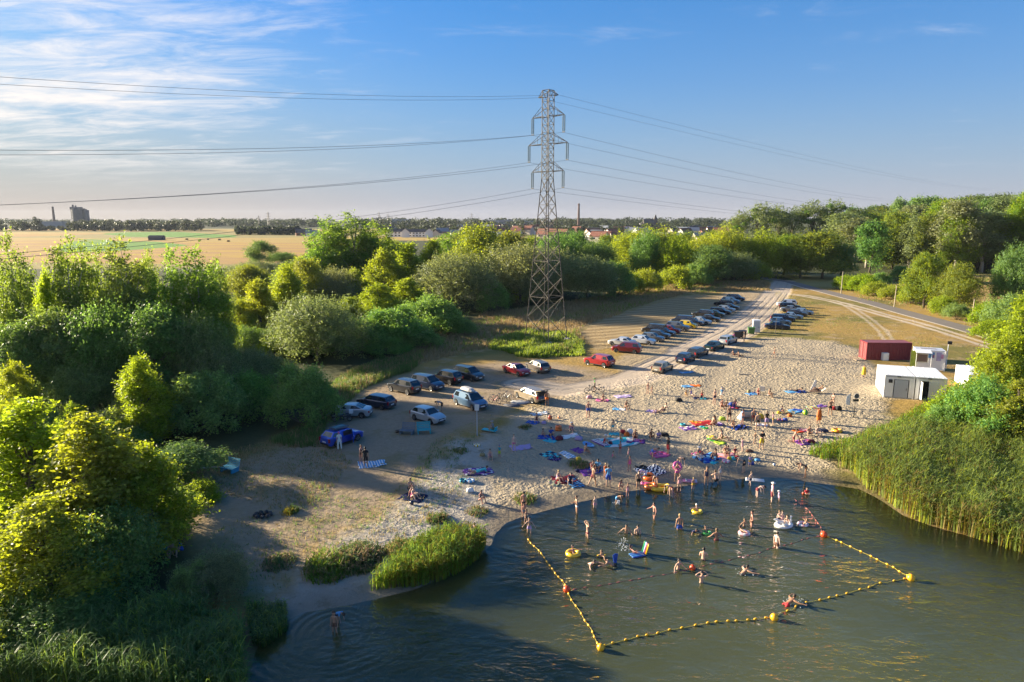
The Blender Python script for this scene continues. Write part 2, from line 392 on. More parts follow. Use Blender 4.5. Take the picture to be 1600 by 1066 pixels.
def build_ground():
    xs = graded(-62, 86, 0.55, -3600, 3600, 1.085); ys = graded(20, 175, 0.55, -400, 4000, 1.075)
    X, Y = np.meshgrid(xs, ys); P = np.stack([X.ravel(), Y.ravel()], 1)
    h = heights(P)
    V = np.column_stack([P, h]); nx, ny = len(xs), len(ys)
    i = np.arange((nx - 1) * (ny - 1)); r, c = i // (nx - 1), i % (nx - 1); a = r * nx + c
    F = np.stack([a, a + 1, a + nx + 1, a + nx], 1)
    me = np_mesh('ground', V, F, ground_mat(), smooth=True)
    cl = lambda d: np.clip(d, -40, 40)
    fattr(me, 'a_h', h)
    fattr(me, 'a_sand', cl(poly_sdf(P, SAND))); fattr(me, 'a_grey', cl(poly_sdf(P, GREY))); fattr(me, 'a_park', cl(poly_sdf(P, PARK)))
    fattr(me, 'a_lot', cl(poly_sdf(P, LOT))); fattr(me, 'a_mown', cl(poly_sdf(P, MOWN))); fattr(me, 'a_drym', cl(poly_sdf(P, DRYM)))
    fattr(me, 'a_lush', cl(poly_sdf(P, LUSH)))
    tr = np.full(len(P), -99.0)
    for a, b in zip(TRACK[:-1], TRACK[1:]):
        tr = np.maximum(tr, 0.5 * (a[2] + b[2]) - line_dist(P, LINE([a, b])))
    fattr(me, 'a_path', np.max([0.9 - line_dist(P, LINE(q)) for q in PATHS], axis=0).clip(-9, 9)); fattr(me, 'a_track', cl(tr)); fattr(me, 'a_trd', cl(line_dist(P, LINE(TRACK))))
    d1 = line_dist(P, LINE(RUTS)); d2 = line_dist(P, LINE(RUTS2))
    fattr(me, 'a_ruts', cl(np.maximum(0.55 - np.abs(d1 - 1.0), 0.28 - np.abs(d2 - 0.7))))
    fattr(me, 'a_green', cl(np.maximum(poly_sdf(P, GREENS[0]), poly_sdf(P, GREENS[1]))))
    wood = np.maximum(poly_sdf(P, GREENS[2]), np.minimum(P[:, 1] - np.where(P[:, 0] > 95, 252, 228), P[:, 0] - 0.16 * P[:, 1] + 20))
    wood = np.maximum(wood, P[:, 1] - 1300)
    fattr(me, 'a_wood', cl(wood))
    fattr(me, 'a_field', cl(np.minimum(np.maximum(P[:, 1] - 205, -40), 0.0 * P[:, 0] + 30)))
    o = link(bpy.data.objects.new('ground', me)); o['kind'] = 'structure'
    return o
build_ground()

# ------------------------------------------------------------------ lake
RINGS = [(W(526, 985), 0.50), (W(1229, 948), 0.7), (W(1128, 905), 0.9), (W(1000, 868), 0.9), (W(920, 850), 1.0), (W(826, 838), 0.7), (W(1213, 850), 0.8), (W(1262, 772), 0.7), (W(1063, 830), 0.9)]
def water_mat():
    m = bpy.data.materials.new('lake_water'); m.use_nodes = True; N = NT(m.node_tree)
    pos = N.n('ShaderNodeNewGeometry').outputs['Position']
    depth = N.attr('a_depth')
    mp = N.n('ShaderNodeMapping', {'Vector': pos, 'Rotation': (0, 0, R(20)), 'Scale': (0.75, 1.5, 1)}).outputs[0]
    w1 = N.noise(1.1, 3, .5, mp, 0.6); w2 = N.noise(3.2, 2, .5, mp, 0.3); w3 = N.noise(0.16, 2, .5, pos)
    calm = N.math('ADD', N.math('MULTIPLY', N.step(w3, 0.36, 0.62), 0.8), 0.2)
    hgt = N.math('ADD', N.math('MULTIPLY', w1, 0.30), N.math('MULTIPLY', w2, 0.08))
    hgt = N.math('MULTIPLY', hgt, N.math('MULTIPLY', calm, N.step(depth, -0.05, 0.5)))
    brk = N.step(N.noise(0.45, 3, .6, pos), 0.36, 0.62)
    for c, wl in RINGS:
        d = N.n('ShaderNodeVectorMath', {0: pos, 1: tuple(c)}, operation='DISTANCE').outputs['Value']
        ph = N.math('SINE', N.math('MULTIPLY', d, 6.283 / wl))
        env = N.math('MULTIPLY', N.math('MULTIPLY', N.step(d, 9.0, 0.5), N.step(d, 0.2, 0.8)), 0.011)
        hgt = N.math('ADD', hgt, N.math('MULTIPLY', N.math('MULTIPLY', ph, env), brk))
    bump = N.n('ShaderNodeBump', {'Strength': 1.0, 'Distance': 1.0, 'Height': hgt}).outputs[0]
    murk = N.math('SUBTRACT', 1.0, N.math('POWER', 2.718, N.math('MULTIPLY', N.math('MAXIMUM', depth, 0.0), -0.95)))
    murk = N.math('MULTIPLY', murk, 0.97)
    body = N.n('ShaderNodeBsdfDiffuse', {'Color': N.mix(N.noise(0.12, 3, .5, pos), (0.076, 0.094, 0.048, 1), (0.122, 0.128, 0.056, 1))})
    clear = N.n('ShaderNodeBsdfTransparent', {'Color': (0.80, 0.84, 0.62)})
    under = N.n('ShaderNodeMixShader', {0: murk, 1: clear.outputs[0], 2: body.outputs[0]})
    gl = N.n('ShaderNodeBsdfGlossy', {'Color': (1, 1, 1, 1), 'Roughness': 0.06, 'Normal': bump})
    fr = N.n('ShaderNodeFresnel', {'IOR': 1.33, 'Normal': bump}).outputs[0]
    mx = N.n('ShaderNodeMixShader', {0: fr, 1: under.outputs[0], 2: gl.outputs[0]})
    o = N.n('ShaderNodeOutputMaterial'); N.link(mx.outputs[0], o.inputs[0]); return m
def build_water():
    xs = np.arange(-30, 76, 0.8); ys = np.arange(-60, 64, 0.8)
    X, Y = np.meshgrid(xs, ys); P = np.stack([X.ravel(), Y.ravel()], 1)
    sd_ = poly_sdf(P, WATER)
    keep = sd_ > -2.5
    nx, ny = len(xs), len(ys)
    i = np.arange((nx - 1) * (ny - 1)); r, c = i // (nx - 1), i % (nx - 1); a = r * nx + c
    F = np.stack([a, a + 1, a + nx + 1, a + nx], 1); F = F[keep[F].any(1)]
    used = np.unique(F); mp = np.full(len(P), -1); mp[used] = np.arange(len(used))
    P = P[used]; F = mp[F]
    me = np_mesh('lake_water', np.column_stack([P, np.zeros(len(P))]), F, water_mat(), smooth=True)
    fattr(me, 'a_depth', -heights(P))
    o = link(bpy.data.objects.new('lake_water', me)); o['kind'] = 'structure'
build_water()

# ------------------------------------------------------------------ asphalt road with a pale kerb edge
def ribbon(name, line, half, lift, mat, inner=None):
    """strip following the terrain; inner = lateral offset range"""
    pts = [Vector((*G0(a, b, 0.8), 0)) for a, b in line]
    fine = []
    for a, b in zip(pts[:-1], pts[1:]):
        n = max(1, int((b - a).length / 3)); fine += [a.lerp(b, k / n) for k in range(n)]
    fine.append(pts[-1]); V = []; F = []
    lo, hi = inner if inner else (-half, half)
    for i, p in enumerate(fine):
        d = (fine[min(i+2, len(fine)-1)] - fine[max(i-2, 0)]).normalized(); s = Vector((d.y, -d.x, 0))
        for off in (lo, (lo+hi)/2, hi):
            q = p + s * off; V.append((q.x, q.y, H(q.x, q.y) + lift))
    for i in range(len(fine) - 1):
        for k in range(2): F.append((i*3+k, i*3+k+1, (i+1)*3+k+1, (i+1)*3+k))
    me = np_mesh(name, V, F, mat, smooth=True); o = link(bpy.data.objects.new(name, me)); return o
asph = pmat('asphalt', (0.165, 0.14, 0.12), 0.9, var=0.18, scale=0.8, bump=0.3)
o = ribbon('asphalt_road', ROAD, 2.1, 0.05, asph); o['kind'] = 'structure'
o = ribbon('road_verge', ROAD, 0, 0.07, pmat('pale verge', (0.55, 0.47, 0.36), 0.95, var=0.3, scale=1.5), inner=(2.12, 2.7)); o['kind'] = 'structure'
# ------------------------------------------------------------------ foliage
def leaf_mat(name, col, trans, tmix=0.45, var=0.35):
    m = bpy.data.materials.new(name); m.use_nodes = True; N = NT(m.node_tree)
    g = N.n('ShaderNodeNewGeometry'); rnd = g.outputs['Random Per Island']
    orn = N.n('ShaderNodeObjectInfo').outputs['Random']
    hs = N.n('ShaderNodeHueSaturation', {'Hue': N.math('ADD', 0.482, N.math('MULTIPLY', orn, 0.036)), 'Saturation': N.math('ADD', 0.85, N.math('MULTIPLY', orn, 0.25)),
             'Value': N.math('ADD', 1 - var, N.math('MULTIPLY', rnd, 2 * var)), 'Color': (*col, 1)}).outputs[0]
    ht = N.n('ShaderNodeHueSaturation', {'Hue': N.math('ADD', 0.482, N.math('MULTIPLY', orn, 0.036)), 'Saturation': 1.0,
             'Value': N.math('ADD', 1 - var, N.math('MULTIPLY', rnd, 2 * var)), 'Color': (*trans, 1)}).outputs[0]
    d = N.n('ShaderNodeBsdfPrincipled', {'Base Color': hs, 'Roughness': 0.5, 'Specular IOR Level': 0.25})
    t = N.n('ShaderNodeBsdfTranslucent', {'Color': ht})
    x = N.n('ShaderNodeMixShader', {0: tmix, 1: d.outputs[0], 2: t.outputs[0]})
    o = N.n('ShaderNodeOutputMaterial'); N.link(x.outputs[0], o.inputs[0]); return m
LM = dict(
    loose=leaf_mat('yellow green leaves', (0.165, 0.215, 0.02), (0.52, 0.62, 0.025), 0.5),
    poplar=leaf_mat('poplar leaves', (0.10, 0.185, 0.036), (0.38, 0.52, 0.045), 0.45),
    willow=leaf_mat('grey willow leaves', (0.155, 0.195, 0.085), (0.36, 0.41, 0.10), 0.4),
    bush=leaf_mat('bush leaves', (0.135, 0.25, 0.07), (0.38, 0.55, 0.07), 0.42),
    broad=leaf_mat('broad leaves', (0.115, 0.18, 0.022), (0.44, 0.50, 0.025), 0.45),
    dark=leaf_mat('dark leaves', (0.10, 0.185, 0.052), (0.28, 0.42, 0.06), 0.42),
    weeping=leaf_mat('weeping leaves', (0.16, 0.215, 0.02), (0.52, 0.60, 0.022), 0.5),
    distant=leaf_mat('distant leaves', (0.034, 0.052, 0.026), (0.07, 0.09, 0.03), 0.3),
    far=leaf_mat('far leaves', (0.07, 0.105, 0.035), (0.20, 0.24, 0.04), 0.4),
)
bark = pmat('bark', (0.13, 0.10, 0.075), 0.9, var=0.3, scale=3)
pale_bark = pmat('pale bark', (0.42, 0.38, 0.31), 0.85, var=0.3, scale=3)

def leaves_mesh(name, C, Nrm, size, mat, r, rnd=.6):
    """one small bent leaf face at every point C facing roughly along Nrm"""
    n = len(C)
    nr = Nrm + r.normal(0, rnd, (n, 3)); nr /= np.linalg.norm(nr, axis=1)[:, None] + 1e-9
    t = r.normal(0, 1, (n, 3)); t[:, 2] -= 0.4
    t -= nr * (t * nr).sum(1)[:, None]; t /= np.linalg.norm(t, axis=1)[:, None] + 1e-9
    b = np.cross(nr, t)
    s = size * r.uniform(0.65, 1.35, n)[:, None]
    a0 = C - t * s * 0.5; a2 = C + t * s * 0.5 - nr * s * 0.12
    a1 = C + b * s * 0.30 + t * s * 0.02; a3 = C - b * s * 0.30 + t * s * 0.02
    V = np.stack([a0, a1, a2, a3], 1).reshape(-1, 3)
    F = np.arange(4 * n).reshape(n, 4)
    return np_mesh(name, V, F, mat)

def gen_tree(key, kind, h, w, nleaf, leaf, seed, mat, trunk_mat=bark, base=0.12, lobes=34):
    """returns (crown mesh, trunk mesh) of nominal height h and width w"""
    r = np.random.default_rng(seed); rad = w / 2
    L = []                                                    # lobes: centre, radius, stretch in z
    if kind == 'poplar':                                      # several upright leaders
        nl = 6
        lead = [(0, 0, 1.0)] + [(rad * 0.55 * math.cos(a) * r.uniform(.6, 1.1), rad * 0.55 * math.sin(a) * r.uniform(.6, 1.1), r.uniform(.68, .96)) for a in np.linspace(0, 6.28, nl, endpoint=False) + r.uniform(0, 1)]
        for lx, ly, lh in lead:
            for k in range(lobes // 6 + 2):
                t = (k + r.uniform(0, .8)) / (lobes // 6 + 2); z = h * (base + (lh - base) * t)
                rr = rad * 0.42 * (1 - t) ** 0.55 + 0.35; a = r.uniform(0, 6.28); q = rr * r.uniform(0.2, 1.0)
                L.append((lx * (0.45 + 0.55 * min(1, t * 2)) + q * math.cos(a), ly * (0.45 + 0.55 * min(1, t * 2)) + q * math.sin(a), z, rr * r.uniform(.45, .75), 1.3))
            L.append((lx, ly, h * lh - 0.5, 0.45, 2.2))
    elif kind == 'loose':                                     # airy, pointed, uneven
        for k in range(lobes):
            t = (k + r.uniform(0, 1)) / lobes; z = h * (base + (.95 - base) * t)
            prof = (1 - t) ** .62 * (.55 + .45 * min(1, t / .22)) * 1.08
            a = r.uniform(0, 6.28); q = rad * prof * r.uniform(.35, 1.0) * 0.85
            L.append((q * math.cos(a), q * math.sin(a), z, rad * r.uniform(.17, .31) * (.22 + .78 * (1 - t) ** .6), r.uniform(.8, 1.3)))
    elif kind in ('dome', 'weeping'):                         # domed crown of many small heads
        for k in range(lobes):
            u = (k + 0.5) / lobes; cz = 1 - u * 1.55; a = k * 2.39996 + r.uniform(-.3, .3); s = math.sqrt(max(0.2 if cz < 0 else 0, 1 - cz * cz)); q = r.uniform(.62, .92)
            zz = max(h * 0.10, h * (0.46 + 0.51 * cz * q))
            L.append((rad * s * q * math.cos(a), rad * s * q * math.sin(a), zz, rad * r.uniform(.24, .36), 1.0 if kind == 'dome' else 1.7))
        for k in range(lobes // 4):
            a = r.uniform(0, 6.28); q = r.uniform(0, .5); L.append((rad*q*math.cos(a), rad*q*math.sin(a), h * r.uniform(.3, .75), rad * .36, 1.0))
    elif kind == 'bush':                                      # grows from the ground, sprays outwards
        for k in range(lobes):
            a = r.uniform(0, 6.28); t = r.uniform(0, 1); q = math.sqrt(r.uniform(0, 1))
            z = h * (.06 + .86 * math.sqrt(1 - .96 * q * q) * r.uniform(.35, 1) ** .7); L.append((rad * .86 * q * math.cos(a), rad * .86 * q * math.sin(a), z, rad * r.uniform(.13, .25), 1.1))
    else:                                                     # broad: irregular oak-like heads
        for k in range(lobes):
            a = r.uniform(0, 6.28); t = r.uniform(0, 1) ** 0.8; z = h * (base + 0.06 + (0.90 - base) * t)
            prof = math.sqrt(max(0.05, 1 - (2 * (t - 0.42)) ** 2 * 0.72)); q = rad * prof * r.uniform(.3, .9)
            L.append((q * math.cos(a), q * math.sin(a), z, rad * r.uniform(.22, .40), r.uniform(.75, 1.0)))
    L = np.array(L)
    # twigs on the lobes, leaves round the twigs
    wgt = L[:, 3] ** 2; wgt = wgt / wgt.sum()
    per = 11; nt = nleaf // per
    li = r.choice(len(L), nt, p=wgt)
    d = r.normal(0, 1, (nt, 3)); d[:, 2] += 0.30; d /= np.linalg.norm(d, axis=1)[:, None]
    q = np.clip(r.normal(.82, .27, nt), .1, 1.6)
    T = L[li, :3] + d * (L[li, 3] * q)[:, None] * np.stack([np.ones(nt), np.ones(nt), L[li, 4]], 1)
    if kind == 'weeping': T[:, 2] -= r.uniform(0, 0.16, nt) * h * (np.hypot(T[:, 0], T[:, 1]) / rad)
    k = np.repeat(np.arange(nt), per); tw = max(leaf * 1.35, w * 0.022)
    sp = r.normal(0, tw * 0.62, (len(k), 3))
    if kind == 'weeping': sp[:, 2] *= 2.3; sp[:, :2] *= 0.7
    else: sp += d[k] * r.uniform(-1, 1.4, len(k))[:, None] * tw      # twigs point outwards
    C = T[k] + sp
    cen = np.array([0, 0, h * 0.45]); out = C - cen; out /= np.linalg.norm(out, axis=1)[:, None] + 1e-9
    Nn = d[k] * 0.7 + out * 0.5; Nn[:, 2] += 0.25
    # shoots: leafy twigs reaching out of the crown, so that its outline is ragged
    ns = max(20, nt // 9); sl = r.choice(len(L), ns, p=wgt); dd = r.normal(0, 1, (ns, 3)); dd[:, 2] += .55; dd /= np.linalg.norm(dd, axis=1)[:, None]
    st = L[sl, :3] + dd * (L[sl, 3] * .8)[:, None]; up_ = dd.copy(); up_[:, 2] += -.9 if kind == 'weeping' else .75; up_ /= np.linalg.norm(up_, axis=1)[:, None]
    ln = w * r.uniform(.05, .15, ns) * (1.35 if kind in ('loose', 'poplar', 'bush') else .8)
    pl = 12; ks = np.repeat(np.arange(ns), pl); tt_ = np.tile(np.linspace(.05, 1, pl), ns)
    Cs = st[ks] + up_[ks] * (ln[ks] * tt_)[:, None] + r.normal(0, leaf * .38, (len(ks), 3)) * (1.15 - .7 * tt_)[:, None]
    C = np.concatenate([C, Cs]); Nn = np.concatenate([Nn, dd[ks] * .5 + r.normal(0, .5, (len(ks), 3))])
    ok = C[:, 2] > 0.05
    crown = leaves_mesh(key + '_crown', C[ok], Nn[ok], leaf, mat, r, dict(loose=1.3, weeping=1.2, bush=1.0, poplar=1.0).get(kind, .75))
    # trunk and limbs
    mb = MB(); tr = max(0.06, h * 0.016)
    bend = [Vector((r.normal(0, .02) * w * i, r.normal(0, .02) * w * i, h * z)) for i, z in enumerate((-.02, .15, .35, .6, .86))]
    mb.tube(bend, [tr * 1.35, tr, tr * .8, tr * .5, tr * .12], 7)
    for j in r.permutation(len(L))[:16]:
        e = Vector(L[j, :3]); s0 = max(0.06, min(.6, e.z / h * .62)) * h
        st = Vector((0, 0, s0)) if kind != 'bush' else Vector((e.x * .12, e.y * .12, 0))
        st2 = bend[1].lerp(bend[3], min(1, max(0, (s0 / h - .15) / .45))) if kind != 'bush' else st
        md = st2.lerp(e, .5) + Vector((0, 0, -.04 * h + .05 * h))
        mb.tube([st2, md, e], [tr * .42, tr * .26, tr * .07], 5, cap=False)
    trunk = mb.mesh(key + '_trunk', trunk_mat, True)
    return crown, trunk, h, w
TREES = {
    'loose': [gen_tree('locust', 'loose', 12, 8, 32000, .23, 3, LM['loose'], base=.10, lobes=58), gen_tree('locust', 'loose', 12, 8, 32000, .23, 4, LM['loose'], base=.06, lobes=64),
              gen_tree('locust', 'loose', 12, 7, 28000, .23, 5, LM['loose'], base=.12, lobes=54)],
    'poplar': [gen_tree('poplar', 'poplar', 18, 9, 30000, .31, 13, LM['poplar'], pale_bark, lobes=54), gen_tree('poplar', 'poplar', 18, 8, 27000, .31, 14, LM['poplar'], pale_bark, lobes=48),
               gen_tree('poplar', 'poplar', 18, 10, 30000, .31, 15, LM['poplar'], pale_bark, lobes=60)],
    'willow': [gen_tree('willow', 'dome', 10, 11, 34000, .23, 23, LM['willow'], lobes=74), gen_tree('willow', 'dome', 10, 12, 34000, .23, 24, LM['willow'], lobes=90)],
    'bush': [gen_tree('shrub', 'bush', 6, 8, 24000, .20, 33, LM['bush'], lobes=60), gen_tree('shrub', 'bush', 6, 7, 22000, .20, 34, LM['bush'], lobes=54)],
    'ybush': [gen_tree('thicket', 'bush', 5, 7, 15000, .23, 35, LM['loose'], lobes=50)],
    'broad': [gen_tree('broadleaf', 'broad', 14, 12, 24000, .33, 43, LM['broad'], lobes=56), gen_tree('broadleaf', 'broad', 14, 11, 22000, .33, 44, LM['broad'], lobes=48)],
    'dark': [gen_tree('shade_tree', 'broad', 14, 11, 20000, .33, 53, LM['dark'], lobes=50), gen_tree('shade_tree', 'dome', 10, 12, 22000, .29, 54, LM['dark'], lobes=70)],
    'weeping': [gen_tree('weeping', 'weeping', 16, 12, 22000, .36, 63, LM['weeping'], lobes=50)],
    'aspen': [gen_tree('aspen', 'broad', 22, 12, 14000, .5, 73, LM['willow'], pale_bark, base=.25, lobes=44), gen_tree('aspen', 'poplar', 22, 11, 14000, .5, 74, LM['willow'], pale_bark, base=.22, lobes=44)],
    'thin': [gen_tree('thin_tree', 'broad', 22, 12, 3600, .5, 76, LM['willow'], base=.38, lobes=26)],
    'forest': [gen_tree('forest', 'broad', 20, 13, 9000, .62, 83, LM['far'], lobes=40), gen_tree('forest', 'broad', 20, 14, 9000, .62, 84, LM['dark'], lobes=44), gen_tree('forest', 'dome', 18, 13, 9000, .62, 85, LM['broad'], lobes=50)],
}
TREE_NAME = dict(loose='locust_tree', poplar='poplar_tree', willow='willow_tree', bush='shrub', ybush='shrub', broad='broadleaf_tree', dark='shade_tree', weeping='weeping_willow', aspen='aspen_tree', thin='aspen_tree', forest='forest_tree')
_tn = 0
def plant(x, y, h, w, kind, label, group=None, mesh=None, z=None):
    global _tn; _tn += 1
    T = TREES[kind]; c, t, h0, w0 = T[_tn % len(T)] if mesh is None else T[mesh]
    o = thing(TREE_NAME[kind], label, 'shrub' if 'bush' in kind else 'tree', (x, y, (H(x, y) if z is None else z) - 0.05), (_tn * 2.399) % 6.28, group)
    o.scale = (w / w0, w / w0, h / h0)
    inst('crown', c, o); inst('trunk', t, o); return o
def tree(px, Y, ptop, wpx, kind, label, group=None, mesh=None):
    x, y, ztop = at_depth(px, ptop, Y); zb = H(x, y); zd = Y * CP + (CAM_H - (ztop + zb) / 2) * SP
    return plant(x, y, max(1.0, ztop - zb), wpx / FPX * zd * 1.08, kind, label, group, mesh, zb)

